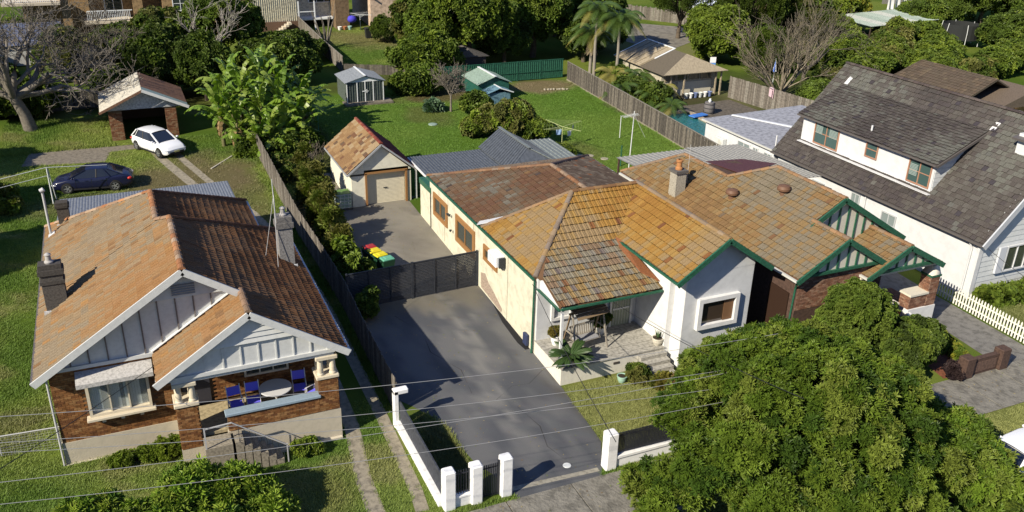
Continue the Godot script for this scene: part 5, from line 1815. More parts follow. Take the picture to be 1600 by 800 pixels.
	b.box(Vector3(44.0, 3.39, -49.3), Vector3(0.25, 0.06, 8.0), Basis(Vector3.UP, 0.5))
	obj("roof_seam", b, mt("seam", Color(0.6, 0.62, 0.65), 0.6), fr)
	b = Buf.new()
	b.bar(Vector3(39.58, 3.2, -53.1), Vector3(39.58, 3.2, -44.8), 0.1, 0.1)
	obj("gutter", b, mt("gutter_grey", Color(0.5, 0.5, 0.46), 0.5), h)
	for q in [[-48.2, 1.4], [-46.9, 0.6], [-45.6, 0.8]]:
		window(h, Vector3(39.77, 2.55, q[0]), Vector3.BACK, Vector3.LEFT, q[1], 0.55, white, glass("window_pale", Color(0.2, 0.24, 0.24)), 0.06, 2, 1, 0.08)
	settle(h, Vector3(44.6, 0, -38.0))
	var ac := thing("air_conditioner", "pale grey condenser box on the white wall under the flat roof", "air conditioner", Vector3(39.6, 1.9, -50.6))
	b = Buf.new()
	b.chamfer(Vector3(0, 0.3, 0), Vector3(0.35, 0.6, 0.9), 0.03)
	obj("case", b, mt("appliance_grey", Color(0.55, 0.57, 0.56), 0.5), ac)
	b = Buf.new()
	b.lathe([Vector2(0.22, 0.0), Vector2(0.2, 0.02), Vector2(0.0, 0.02)], Vector3(-0.18, 0.3, 0.1), 16, Basis(Vector3.BACK, PI / 2))
	obj("fan_grille", b, mt("iron_light", Color(0.5, 0.5, 0.45), 0.5), ac)

# ---------------------------------------------------------------- fences, gates and walls
func fences() -> void:
	var greywood: Array = []
	for i in 4:
		greywood.append(mt("grey_paling_%d" % i, [Color(0.2, 0.175, 0.145), Color(0.25, 0.22, 0.185), Color(0.165, 0.145, 0.12), Color(0.29, 0.265, 0.225)][i], 0.9, "wood", 0.5, "blotch", 1.6, {"stretch": Vector3(6, 0.6, 6)}))
	var darkwood: Array = []
	for i in 4:
		darkwood.append(mt("dark_paling_%d" % i, [Color(0.13, 0.115, 0.095), Color(0.17, 0.15, 0.125), Color(0.1, 0.088, 0.075), Color(0.22, 0.195, 0.16)][i], 0.9, "wood", 0.5, "blotch", 1.6, {"stretch": Vector3(6, 0.6, 6)}))
	var rail := func(f: Node3D, line: Array, hs: Array, m: Material, off := Vector3.ZERO, w := 0.05, hh := 0.09) -> void:
		for y in hs:
			for i in line.size() - 1:
				var b := Buf.new()
				b.bar(line[i] + Vector3.UP * y + off, line[i + 1] + Vector3.UP * y + off, w, hh)
				obj("rail", b, m, f)
	var f := thing("paling_fence", "long weathered paling fence between the orange roofed cottage and the driveway", "fence")
	var line := []
	for q in [Vector2(8.36, -29.3), Vector2(8.4, -34.0), Vector2(8.5, -38.0), Vector2(8.35, -42.0), Vector2(8.12, -47.0), Vector2(8.1, -53.5), Vector2(8.08, -61.5), Vector2(8.05, -74.0)]:
		line.append(G(q.x, q.y))
	palings(f, line, 1.76, 0.115, 0.004, greywood)
	rail.call(f, line, [0.35, 1.5], greywood[0], Vector3(0.05, 0, 0))
	settle(f, line[3])
	f = thing("paling_fence", "dark weathered paling fence along the right side of the back lawn", "fence")
	line = [G(38.0, -46.5), G(38.05, -60.0), G(37.95, -72.0)]
	palings(f, line, 1.72, 0.14, 0.006, darkwood)
	rail.call(f, line, [1.74], greywood[3], V3, 0.08, 0.03)
	rail.call(f, line, [0.05], mt("fence_kickboard", Color(0.3, 0.27, 0.2), 0.9, "wood", 0.6), Vector3(-0.03, 0, 0), 0.03, 0.16)
	settle(f, line[1])
	f = thing("paling_fence", "grey brown paling fence beside the pool deck, running down from the hut", "fence")
	line = [G(49.6, -63.2), G(51.5, -56.5), G(52.6, -52.5)]
	palings(f, line, 1.9, 0.15, 0.005, greywood, "paling", 0.02, 120)
	settle(f, line[1])
	f = thing("paling_fence", "far grey paling fence rising between the sunny lawn and the weatherboard house", "fence")
	line = [G(18.9, -79.5), G(18.6, -88.0), G(18.4, -100.0)]
	palings(f, line, 1.5, 0.15, 0.005, greywood, "paling", 0.02, 140)
	rail.call(f, line, [1.52], greywood[3], V3, 0.07, 0.03)
	settle(f, line[1])
	f = thing("paling_fence", "low dark fence behind the grey garden shed", "fence")
	line = [G(18.9, -79.3), G(26.0, -76.5)]
	palings(f, line, 0.9, 0.15, 0.005, darkwood, "paling", 0.02, 60)
	settle(f, line[0])
	f = thing("paling_fence", "old brown back fence left of the brick garage, under the bare tree", "fence")
	line = [G(-16.0, -73.5), G(-0.4, -75.0)]
	palings(f, line, 1.35, 0.16, 0.01, darkwood, "paling", 0.02, 120)
	rail.call(f, line, [1.36], greywood[3], V3, 0.09, 0.05)
	settle(f, line[0])
	f = thing("paling_fence", "pale weathered fence at the far end, beside the small white shed", "fence")
	line = [G(55.5, -97.0), G(62.0, -91.0), G(66.0, -85.0)]
	palings(f, line, 1.6, 0.16, 0.005, greywood, "paling", 0.02, 120, 0.12)
	settle(f, line[1])
	# the green sheet fence at the end of the back lawn
	f = thing("green_fence", "dark green metal fence across the end of the back lawn", "fence")
	var gm := mt("green_sheet", Color(0.022, 0.1, 0.062), 0.5, "stain", 2.0)
	var x := 24.0
	while x < 37.8:
		var b := Buf.new()
		var a := G(x, -72.9)
		ribbed(b, a + Vector3(0.03, 0.06, 0), a + Vector3(2.3, 0.06, 0), a + Vector3(2.3, 1.72, 0), a + Vector3(0.03, 1.72, 0), 0.2, 0.025)
		obj("panel", b, gm, f)
		b = Buf.new()
		b.box(a + Vector3(0, 0.9, 0), Vector3(0.08, 1.8, 0.08))
		obj("post", b, gm, f)
		b = Buf.new()
		b.box(a + Vector3(1.16, 1.75, 0), Vector3(2.3, 0.07, 0.06))
		b.box(a + Vector3(1.16, 0.75, 0.04), Vector3(2.3, 0.06, 0.04))
		obj("rail", b, gm, f)
		x += 2.33
	settle(f, G(31, -72.9))
	# white picket fence
	f = thing("picket_fence", "white picket fence along the concrete driveway of the white house", "fence")
	var wp := mt("picket_white", Color(0.72, 0.7, 0.6), 0.6, "soft", 0.8)
	line = [G(38.45, -29.6), G(38.3, -27.0), G(37.95, -21.0)]
	var n := 48
	var pk := Buf.new()
	pk.prism([Vector3(-0.04, 0, 0), Vector3(0.04, 0, 0), Vector3(0.04, 0.92, 0), Vector3(0, 1.0, 0), Vector3(-0.04, 0.92, 0)], Vector3(0, 0, 0.02))
	var pm := pk.mesh()
	for i in n:
		var t := float(i) / (n - 1)
		var p: Vector3 = G(lerpf(38.45, 37.95, t), lerpf(-29.6, -21.0, t), 0.05)
		obj("picket", pm, wp, f, Transform3D(Basis(Vector3.UP, PI / 2 + 0.06), p))
	rail.call(f, line, [0.3, 0.75], wp, Vector3(0.04, 0, 0), 0.03, 0.07)
	settle(f, G(38.2, -25.0))
	# brown rendered wall in front of the brick house
	var w := thing("brown_wall", "low brown rendered front wall with two square piers by the footpath", "wall", Vector3(34.0, 0, -22.7))
	var br := mt("brown_render", Color(0.1, 0.06, 0.045), 0.85, "stain", 1.2, "fine", 0.3)
	var b := Buf.new()
	b.box(Vector3(0, 0.42, -0.02), Vector3(1.7, 0.84, 0.24))
	obj("panel", b, br, w)
	b = Buf.new()
	b.box(Vector3(0, 0.42, 0.11), Vector3(1.4, 0.5, 0.03))
	obj("raised_panel", b, mt("brown_light", Color(0.13, 0.08, 0.06), 0.85, "stain", 1.2), w)
	for s in [-1.12, 1.12]:
		b = Buf.new()
		b.chamfer(Vector3(s, 0.52, 0), Vector3(0.56, 1.04, 0.5), 0.03)
		obj("pier", b, br, w)
	# the white front fence of the cream house
	var pw := mt("fence_white", Color(0.78, 0.78, 0.77), 0.7, "soft", 1.6, "grit", 0.4)
	var slate := mt("fence_slate", Color(0.05, 0.055, 0.07), 0.7, "blotch", 1.6)
	var iron := mt("fence_iron", Color(0.022, 0.024, 0.03), 0.45)
	var ff := thing("front_fence", "white pillared front fence with black iron bars left of the driveway", "fence")
	for q in [[8.42, -23.25, 1.62], [9.42, -23.22, 1.62], [10.55, -23.18, 1.66]]:
		b = Buf.new()
		b.chamfer(Vector3(q[0], q[2] * 0.5, q[1]), Vector3(0.42, q[2], 0.42), 0.04)
		obj("pillar", b, pw, ff)
	b = Buf.new()
	b.box(Vector3(8.92, 0.2, -23.24), Vector3(0.6, 0.4, 0.2))
	b.chamfer(Vector3(8.92, 0.43, -23.24), Vector3(0.6, 0.08, 0.26), 0.01)
	obj("low_wall", b, pw, ff)
	var bars := func(o: Node3D, a: Vector3, d: Vector3, y0: float, y1: float, step: float) -> void:
		var k := int(a.distance_to(d) / step)
		for i in k + 1:
			var c := Buf.new()
			var p: Vector3 = a.lerp(d, float(i) / k)
			c.bar(p + Vector3.UP * y0, p + Vector3.UP * y1, 0.038, 0.03)
			obj("bar", c, iron, o)
		for y in [y0 + 0.08, y1 - 0.14]:
			var c := Buf.new()
			c.bar(a + Vector3.UP * y, d + Vector3.UP * y, 0.03, 0.04)
			obj("rail", c, iron, o)
	bars.call(ff, Vector3(8.68, 0, -23.24), Vector3(9.17, 0, -23.23), 0.5, 1.5, 0.09)
	# L-shaped low wall running back to the paling fence
	b = Buf.new()
	b.chamfer(Vector3(8.2, 0.16, -25.95), Vector3(0.22, 0.32, 5.1), 0.02)
	obj("side_wall", b, pw, ff)
	b = Buf.new()
	b.box(Vector3(8.3, 0.76, -25.95), Vector3(0.05, 0.92, 5.0))
	obj("wall_panel", b, slate, ff)
	b = Buf.new()
	b.chamfer(Vector3(8.16, 0.85, -28.6), Vector3(0.2, 1.7, 0.3), 0.03)
	b.chamfer(Vector3(8.36, 1.64, -28.6), Vector3(0.6, 0.18, 0.3), 0.03)
	obj("end_pillar", b, pw, ff)
	settle(ff, Vector3(9.4, 0, -23.2))
	var gt := thing("pedestrian_gate", "black iron bar gate between two white pillars", "gate")
	bars.call(gt, Vector3(9.68, 0, -23.2), Vector3(10.3, 0, -23.2), 0.06, 1.45, 0.065)
	b = Buf.new()
	b.box(Vector3(10.28, 0.8, -23.2), Vector3(0.06, 1.5, 0.05))
	obj("stile", b, iron, gt)
	settle(gt, Vector3(10.0, 0, -23.2))
	ff = thing("front_fence", "white front fence with black iron bars between the driveway and the street tree", "fence")
	b = Buf.new()
	b.chamfer(Vector3(14.78, 0.8, -23.1), Vector3(0.46, 1.6, 0.44), 0.04)
	obj("pillar", b, pw, ff)
	b = Buf.new()
	b.chamfer(Vector3(19.3, 0.83, -22.98), Vector3(0.46, 1.6, 0.44), 0.04)
	obj("pillar", b, pw, ff)
	b = Buf.new()
	b.box(Vector3(17.0, 0.22, -23.05), Vector3(4.1, 0.44, 0.2))
	obj("low_wall", b, pw, ff)
	b = Buf.new()
	b.chamfer(Vector3(17.0, 0.5, -23.05), Vector3(4.1, 0.12, 0.3), 0.02)
	obj("coping", b, pw, ff)
	bars.call(ff, Vector3(15.05, 0, -23.06), Vector3(19.05, 0, -23.0), 0.58, 1.5, 0.06)
	settle(ff, Vector3(16.6, 0, -23.0))
	# steel slat gate and fence across the driveway
	var sl := mt("charcoal_slat", Color(0.036, 0.04, 0.05), 0.5, "blotch", 1.2)
	for q in [[8.62, 11.95, "charcoal slat fence panel beside the driveway gate", "slat_fence", "fence"], [11.98, 15.5, "charcoal slatted driveway gate meeting the cream house", "driveway_gate", "gate"]]:
		var o := thing(q[3], q[2], q[4])
		var a := G(q[0], -38.0 - (q[0] - 8.6) * 0.05)
		var d := G(q[1], -38.0 - (q[1] - 8.6) * 0.05)
		for i in 19:
			b = Buf.new()
			var y := 0.38 + i * 0.084
			b.bar(a + Vector3.UP * y, d + Vector3.UP * y, 0.02, 0.07)
			obj("slat", b, sl, o)
		b = Buf.new()
		b.bar(a + Vector3.UP * 0.2, d + Vector3.UP * 0.2, 0.05, 0.26)
		obj("bottom_rail", b, sl, o)
		b = Buf.new()
		b.bar(a + Vector3.UP * 1.96, d + Vector3.UP * 1.96, 0.05, 0.06)
		obj("top_rail", b, sl, o)
		for k in 4:
			b = Buf.new()
			var p := a.lerp(d, k / 3.0)
			b.box(p + Vector3(0, 1.02, 0.03), Vector3(0.09 if k % 3 == 0 else 0.05, 2.04 if k % 3 == 0 else 1.88, 0.06))
			obj("post", b, sl, o)
		settle(o, a)
	# wire fence at the left edge
	f = thing("wire_fence", "wire mesh fence with a pipe rail at the left of the brick cottage", "fence")
	var gv := mt("galv", Color(0.42, 0.42, 0.42), 0.5)
	b = Buf.new()
	b.tube([Vector3(-9.5, 1.05, -32.2), Vector3(-3.9, 1.05, -31.8)], [0.025, 0.025], 6)
	obj("rail", b, gv, f)
	for x2 in [-9.0, -6.0, -4.0]:
		b = Buf.new()
		b.tube([Vector3(x2, 0, -32.0), Vector3(x2, 1.07, -32.0)], [0.03, 0.03], 6)
		obj("post", b, gv, f)
	b = Buf.new()
	for i in 9:
		b.bar(Vector3(-9.4, 0.1 + i * 0.11, -32.18), Vector3(-3.9, 0.1 + i * 0.11, -31.8), 0.004, 0.004)
	for i in 50:
		b.bar(Vector3(-9.4 + i * 0.11, 0.05, -32.18 + i * 0.0076), Vector3(-9.4 + i * 0.11, 1.03, -32.18 + i * 0.0076), 0.004, 0.004)
	tag(obj("mesh", b, gv, f), "", "", "", "stuff")
	settle(f, Vector3(-6.5, 0, -32.0))

# ---------------------------------------------------------------- sheds and garages
func outbuildings() -> void:
	var glz := glass("window_glass", Color(0.035, 0.045, 0.04))
	# brick garage of the left yard
	var y := 1.72
	var h := thing("brick_garage", "old brick garage with a rusty white iron roof and a dark open door", "garage")
	var mortar := mt("mortar", Color(0.13, 0.085, 0.05), 0.95, "fine", 0.3)
	var b := Buf.new()
	b.box(Vector3(-0.83, y + 1.05, -68.9), Vector3(0.25, 2.3, 4.8))
	b.box(Vector3(3.37, y + 1.05, -68.9), Vector3(0.25, 2.3, 4.8))
	b.box(Vector3(1.27, y + 1.05, -71.4), Vector3(4.4, 2.3, 0.25))
	b.box(Vector3(-0.53, y + 1.05, -66.6), Vector3(0.85, 2.3, 0.25))
	b.box(Vector3(3.12, y + 1.05, -66.6), Vector3(0.75, 2.3, 0.25))
	var wall := obj("wall", b, mortar, h)
	var list := []
	bricks(list, Vector3(-0.96, y - 0.1, -66.47), Vector3.RIGHT, Vector3.BACK, 0.86, 2.2)
	bricks(list, Vector3(2.74, y - 0.1, -66.47), Vector3.RIGHT, Vector3.BACK, 0.76, 2.2)
	bricks(list, Vector3(-0.965, y - 0.1, -71.3), Vector3.BACK, Vector3.LEFT, 4.8, 2.2)
	lay_bricks(wall, list, [Color(0.25, 0.12, 0.065), Color(0.3, 0.16, 0.09), Color(0.2, 0.09, 0.05), Color(0.32, 0.2, 0.12)], brick_mat(), 160)
	b = Buf.new()
	b.prism([Vector3(-1.2, y + 2.2, -66.42), Vector3(3.75, y + 2.2, -66.42), Vector3(3.75, y + 2.35, -66.42), Vector3(1.35, y + 3.45, -66.42), Vector3(-1.2, y + 2.35, -66.42)], Vector3(0, 0, -0.15))
	obj("gable", b, mt("peeling_paint", Color(0.5, 0.52, 0.54), 0.85, "stain", 1.3, "speck", 0.6), h)
	var iron := mt("old_white_iron", Color(0.62, 0.58, 0.48), 0.7, "stain", 1.5, "speck", 0.5)
	var rust := mt("rust_iron", Color(0.24, 0.13, 0.08), 0.8, "stain", 1.2, "speck", 0.5)
	var ap := Vector3(1.38, y + 3.68, -65.85)
	var apb := Vector3(1.38, y + 3.68, -71.6)
	for i in 6:  # loose sheets, lapped
		var t0 := i / 6.0
		var t1 := (i + 1) / 6.0
		b = Buf.new()
		var lift := Vector3(0, 0.012 * (i % 2), 0)
		ribbed(b, ap.lerp(apb, t0) + lift, ap.lerp(apb, t1) + lift, Vector3(-1.5, y + 2.3, lerpf(-65.85, -71.6, t1)) + lift, Vector3(-1.5, y + 2.3, lerpf(-65.85, -71.6, t0)) + lift, 0.14, 0.02, true)
		obj("roof_sheet", b, iron, h)
		b = Buf.new()
		ribbed(b, ap.lerp(apb, t0) + lift, ap.lerp(apb, t1) + lift, Vector3(4.3, y + 2.3, lerpf(-65.85, -71.6, t1)) + lift, Vector3(4.3, y + 2.3, lerpf(-65.85, -71.6, t0)) + lift, 0.14, 0.02, true)
		obj("roof_sheet", b, rust if i > 0 else mt("green_iron", Color(0.25, 0.33, 0.3), 0.6, "stain", 1.0), h)
	b = Buf.new()
	b.bar(Vector3(-1.55, y + 2.22, -65.8), ap + Vector3(0, -0.08, 0.05), 0.05, 0.16)
	obj("bargeboard", b, rust, h)
	b = Buf.new()
	b.bar(ap + Vector3(0, -0.06, 0.05), Vector3(4.35, y + 2.24, -65.8), 0.08, 0.2)
	obj("bargeboard", b, mt("grey_paint", Color(0.57, 0.58, 0.57), 0.6, "soft", 1.3, "grit", 0.4), h)
	settle(h, Vector3(1.27, y, -68.9))

	# cream tiled garage
	y = 0.98
	h = thing("tiled_garage", "small cream garage with orange tiled gable roof and roller door", "garage")
	var render := mt("garage_render", Color(0.7, 0.675, 0.55), 0.85, "soft", 2.0, "grit", 0.4)
	b = Buf.new()
	b.box(Vector3(13.88, y + 0.95, -52.9), Vector3(3.75, 2.3, 5.3))
	b.prism([Vector3(12.0, y + 2.0, -50.0), Vector3(15.76, y + 2.0, -50.0), Vector3(15.76, y + 2.15, -50.0), Vector3(13.88, y + 3.75, -50.0), Vector3(12.0, y + 2.15, -50.0)], Vector3(0, 0, -0.3))
	b.box(Vector3(12.43, y + 1.05, -50.12), Vector3(0.85, 2.1, 0.24))
	b.box(Vector3(15.63, y + 1.05, -50.12), Vector3(0.26, 2.1, 0.24))
	b.box(Vector3(14.2, y + 2.17, -50.12), Vector3(2.8, 0.26, 0.24))
	obj("wall", b, render, h)
	var timber := mt("timber_frame", Color(0.42, 0.215, 0.08), 0.6, "wood", 0.5, "fine", 0.3, {"stretch": Vector3(1, 4, 1)})
	for q in [[Vector3(12.9, y + 1.05, -49.98), Vector3(0.12, 2.1, 0.1)], [Vector3(15.45, y + 1.05, -49.98), Vector3(0.12, 2.1, 0.1)], [Vector3(14.18, y + 2.1, -49.98), Vector3(2.7, 0.12, 0.1)]]:
		b = Buf.new()
		b.box(q[0], q[1])
		obj("door_frame", b, timber, h)
	var rd := mt("roller_cream", Color(0.58, 0.53, 0.4), 0.5, "soft", 1.5)
	b = Buf.new()
	b.box(Vector3(14.18, y + 1.03, -50.23), Vector3(2.45, 2.06, 0.02))
	var door := obj("roller_door", b, rd, h)
	for i in 24:
		b = Buf.new()
		b.hexa([Vector3(12.97, y + 0.03 + i * 0.085, -50.22), Vector3(15.38, y + 0.03 + i * 0.085, -50.22), Vector3(15.38, y + 0.03 + i * 0.085, -50.19), Vector3(12.97, y + 0.03 + i * 0.085, -50.19), Vector3(12.97, y + 0.105 + i * 0.085, -50.22), Vector3(15.38, y + 0.105 + i * 0.085, -50.22), Vector3(15.38, y + 0.105 + i * 0.085, -50.205), Vector3(12.97, y + 0.105 + i * 0.085, -50.205)])
		obj("slat", b, rd, door)
	b = Buf.new()
	b.box(Vector3(14.15, y + 1.0, -50.17), Vector3(0.24, 0.04, 0.04))
	obj("handle", b, mt("iron", Color(0.03, 0.035, 0.04), 0.5), door)
	var A := [Vector3(11.75, y + 2.2, -55.7), Vector3(11.75, y + 2.2, -49.8), Vector3(13.88, y + 3.93, -49.8), Vector3(13.88, y + 3.93, -55.7)]
	var Bp := [Vector3(16.0, y + 2.2, -49.8), Vector3(16.0, y + 2.2, -55.7), Vector3(13.88, y + 3.93, -55.7), Vector3(13.88, y + 3.93, -49.8)]
	var roof := deck(h, [A, Bp], Color(0.14, 0.075, 0.045))
	var big := {"w": 0.34, "gauge": 0.3, "prof": [Vector2(0, 0.0), Vector2(0.08, 0.03), Vector2(0.9, 0.03), Vector2(1.0, 0.0)], "thick": 0.03, "lap": 1.1, "stagger": true, "wild": 0.012, "uneven": 0.02}
	var pal := [Color(0.4, 0.2, 0.09), Color(0.48, 0.25, 0.11), Color(0.53, 0.3, 0.14), Color(0.5, 0.27, 0.12), Color(0.44, 0.23, 0.1), Color(0.56, 0.34, 0.18), Color(0.27, 0.12, 0.06), Color(0.22, 0.12, 0.07)]
	pal = toned(aged(pal, 0.92, 1.14, 1.3), 0.76)
	tile_roof(roof, [A], big, toner(500.0, 20.0, 0.6, 0.12), pal, tile_mat())
	tile_roof(roof, [Bp], big, toner(510.0, 20.0, 0.6, 0.12), [Color(0.2, 0.06, 0.05), Color(0.25, 0.08, 0.06), Color(0.17, 0.06, 0.05), Color(0.22, 0.09, 0.06)], tile_mat(), 0)
	ridge_caps(roof, [Vector3(13.88, y + 3.95, -49.8), Vector3(13.88, y + 3.95, -55.7)], tile_mat(), [Color(0.26, 0.07, 0.05), Color(0.34, 0.12, 0.08)], 0.12)
	for q in [[Vector3(11.7, y + 2.12, -49.76), Vector3(13.88, y + 3.88, -49.76)], [Vector3(13.88, y + 3.88, -49.76), Vector3(16.05, y + 2.12, -49.76)], [Vector3(11.7, y + 2.14, -55.7), Vector3(11.7, y + 2.14, -49.8)]]:
		b = Buf.new()
		b.bar(q[0], q[1], 0.06, 0.1)
		obj("bargeboard", b, mt("grey_trim", Color(0.3, 0.31, 0.32), 0.5), h)
	settle(h, Vector3(13.88, y, -52.9))

	# water tank in its cage
	var t := thing("water_tank", "green water tank in a pale wire cage beside the cream garage", "tank", G(11.45, -50.2))
	b = Buf.new()
	b.chamfer(Vector3(0, 0.58, 0), Vector3(0.92, 0.86, 0.92), 0.08)
	obj("tank", b, mt("tank_green", Color(0.3, 0.42, 0.33), 0.4, "stain", 0.8), t)
	b = Buf.new()
	b.box(Vector3(0, 1.02, 0), Vector3(0.9, 0.02, 0.9))
	obj("algae_top", b, mt("algae", Color(0.12, 0.22, 0.06), 0.6, "stain", 0.5), t)
	b = Buf.new()
	b.box(Vector3(0, 0.07, 0), Vector3(1.0, 0.12, 1.0))
	obj("pallet", b, mt("dark_pallet", Color(0.06, 0.06, 0.055), 0.8), t)
	var gv := mt("galv_light", Color(0.55, 0.57, 0.56), 0.5)
	for i in 5:
		for s in [-0.49, 0.49]:
			b = Buf.new()
			b.bar(Vector3(-0.49 + i * 0.245, 0.13, s), Vector3(-0.49 + i * 0.245, 1.04, s), 0.025, 0.025)
			b.bar(Vector3(s, 0.13, -0.49 + i * 0.245), Vector3(s, 1.04, -0.49 + i * 0.245), 0.025, 0.025)
			b.bar(Vector3(-0.49, 0.16 + i * 0.21, s), Vector3(0.49, 0.16 + i * 0.21, s), 0.025, 0.025)
			b.bar(Vector3(s, 0.16 + i * 0.21, -0.49), Vector3(s, 0.16 + i * 0.21, 0.49), 0.025, 0.025)
			obj("cage_bar", b, gv, t)

	# carport of dark ribbed sheet
	h = thing("carport", "dark grey ribbed metal carport behind the cream house, with a raised middle gable", "carport")
	var dark := mt("slate_sheet", Color(0.13, 0.145, 0.165), 0.5, "stain", 2.2, "fine", 0.5, {"metal": 0.2})
	var light := mt("grey_green_sheet", Color(0.25, 0.28, 0.27), 0.5, "stain", 1.6, "fine", 0.5, {"metal": 0.2})
	for i in 5:
		b = Buf.new()
		ribbed(b, Vector3(16.0 + i, 3.42, -51.2), Vector3(17.0 + i, 3.42, -51.2), Vector3(17.0 + i, 3.3, -45.9), Vector3(16.0 + i, 3.3, -45.9), 0.2, 0.03)
		obj("roof_sheet", b, dark, h)
	b = Buf.new()
	ribbed(b, Vector3(20.9, 3.45, -51.6), Vector3(20.9, 3.45, -46.4), Vector3(22.75, 4.35, -47.8), Vector3(22.75, 4.35, -52.4), 0.3, 0.05)
	ribbed(b, Vector3(24.5, 3.45, -51.6), Vector3(24.5, 3.45, -46.4), Vector3(22.75, 4.35, -47.8), Vector3(22.75, 4.35, -52.4), 0.3, 0.05)
	b.prism([Vector3(20.9, 3.45, -46.4), Vector3(24.5, 3.45, -46.4), Vector3(22.75, 4.35, -47.8)], V3)
	obj("raised_roof", b, dark, h)
	b = Buf.new()
	b.bar(Vector3(22.75, 4.39, -52.5), Vector3(22.75, 4.39, -47.6), 0.2, 0.04)
	b.bar(Vector3(22.75, 4.37, -47.8), Vector3(24.5, 3.5, -46.4), 0.16, 0.05)
	obj("ridge_cap", b, light, h)
	b = Buf.new()
	ribbed(b, Vector3(24.0, 3.45, -51.9), Vector3(26.2, 3.45, -51.8), Vector3(26.3, 3.3, -46.4), Vector3(24.0, 3.3, -46.4), 0.3, 0.04)
	obj("roof_sheet", b, light, h)
	var white := mt("white_wall", Color(0.8, 0.8, 0.78), 0.8, "soft", 2.5, "grit", 0.4)
	b = Buf.new()
	b.bar(Vector3(15.96, 3.36, -51.2), Vector3(15.96, 3.24, -45.9), 0.06, 0.12)
	obj("gutter", b, white, h)
	for q in [Vector2(16.15, -50.2), Vector2(16.15, -46.4), Vector2(21.0, -51.0), Vector2(26.1, -51.5)]:
		b = Buf.new()
		b.box(G(q.x, q.y) + Vector3(0, 1.2, 0), Vector3(0.1, 2.4, 0.1))
		obj("post", b, white, h)
	settle(h, G(20.5, -49.0))

	# garden sheds
	y = g(-70.2)
	h = thing("garden_shed", "grey green ribbed garden shed with white trims", "shed")
	var sg := mt("shed_green", Color(0.09, 0.11, 0.1), 0.6, "stain", 1.5)
	var sr := mt("shed_roof_grey", Color(0.24, 0.26, 0.28), 0.5, "stain", 1.5)
	var tr := mt("trim_white", Color(0.68, 0.7, 0.7), 0.5)
	b = Buf.new()
	b.box(Vector3(18.42, y + 0.9, -71.9), Vector3(3.06, 1.8, 3.2))
	obj("wall", b, sg, h)
	b = Buf.new()
	b.prism([Vector3(16.85, y + 1.78, -70.25), Vector3(20.0, y + 1.78, -70.25), Vector3(18.42, y + 2.2, -70.25)], Vector3(0, 0, -0.1))
	obj("gable", b, tr, h)
	for i in 15:
		b = Buf.new()
		b.box(Vector3(16.95 + i * 0.21, y + 0.9, -70.27), Vector3(0.05, 1.78, 0.03))
		obj("rib", b, sg, h)
	for q in [16.9, 17.75, 18.42, 19.1, 19.95]:
		b = Buf.new()
		b.box(Vector3(q, y + 0.9, -70.25), Vector3(0.06, 1.8, 0.05))
		obj("trim", b, tr, h)
	b = Buf.new()
	b.box(Vector3(18.42, y + 1.0, -70.22), Vector3(0.5, 0.06, 0.04))
	b.box(Vector3(18.55, y + 1.0, -70.22), Vector3(0.05, 0.3, 0.04))
	obj("bolt", b, tr, h)
	b = Buf.new()
	ribbed(b, Vector3(18.42, y + 2.28, -70.1), Vector3(18.42, y + 2.28, -73.6), Vector3(16.7, y + 1.78, -73.6), Vector3(16.7, y + 1.78, -70.1), 0.2, 0.02)
	ribbed(b, Vector3(18.42, y + 2.28, -70.1), Vector3(18.42, y + 2.28, -73.6), Vector3(20.14, y + 1.78, -73.6), Vector3(20.14, y + 1.78, -70.1), 0.2, 0.02)
	obj("roof", b, sr, h)
	b = Buf.new()
	b.bar(Vector3(18.42, y + 2.32, -70.08), Vector3(18.42, y + 2.32, -73.62), 0.16, 0.03)
	obj("ridge_cap", b, tr, h)
	b = Buf.new()
	b.box(Vector3(18.6, y + 0.05, -70.2), Vector3(4.0, 0.18, 1.2))
	obj("base", b, mt("old_concrete", Color(0.23, 0.2, 0.155), 0.9, "stain", 2.2, "speck", 0.7), h)
	settle(h, Vector3(18.42, y, -71.9))
	y = g(-68.5)
	h = thing("garden_shed", "low green shed with pale green roof and a blue lean-to before the green fence", "shed")
	var dg := mt("shed_dark_green", Color(0.02, 0.1, 0.075), 0.6, "stain", 1.5)
	var pg := mt("pale_green_iron", Color(0.3, 0.4, 0.33), 0.55, "stain", 1.8, "fine", 0.4)
	b = Buf.new()
	b.box(Vector3(29.0, y + 0.7, -69.8), Vector3(2.7, 1.5, 3.4))
	b.prism([Vector3(27.65, y + 1.44, -68.1), Vector3(30.35, y + 1.44, -68.1), Vector3(29.0, y + 1.95, -68.1)], Vector3(0, 0, -0.1))
	obj("wall", b, dg, h)
	b = Buf.new()
	ribbed(b, Vector3(29.0, y + 2.02, -67.9), Vector3(29.0, y + 2.02, -71.7), Vector3(27.4, y + 1.42, -71.7), Vector3(27.4, y + 1.42, -67.9), 0.2, 0.02)
	ribbed(b, Vector3(29.0, y + 2.02, -67.9), Vector3(29.0, y + 2.02, -71.7), Vector3(30.6, y + 1.42, -71.7), Vector3(30.6, y + 1.42, -67.9), 0.2, 0.02)
	obj("roof", b, pg, h)
	b = Buf.new()
	b.bar(Vector3(29.0, y + 2.06, -67.85), Vector3(29.0, y + 2.06, -71.75), 0.2, 0.04)
	obj("ridge_cap", b, tr, h)
	b = Buf.new()
	b.box(Vector3(28.95, y + 0.45, -67.4), Vector3(1.9, 1.0, 1.3))
	ribbed(b, Vector3(28.95, y + 1.35, -66.6), Vector3(28.95, y + 1.35, -68.0), Vector3(27.8, y + 0.95, -68.0), Vector3(27.8, y + 0.95, -66.6), 0.2, 0.02)
	ribbed(b, Vector3(28.95, y + 1.35, -66.6), Vector3(28.95, y + 1.35, -68.0), Vector3(30.1, y + 0.95, -68.0), Vector3(30.1, y + 0.95, -66.6), 0.2, 0.02)
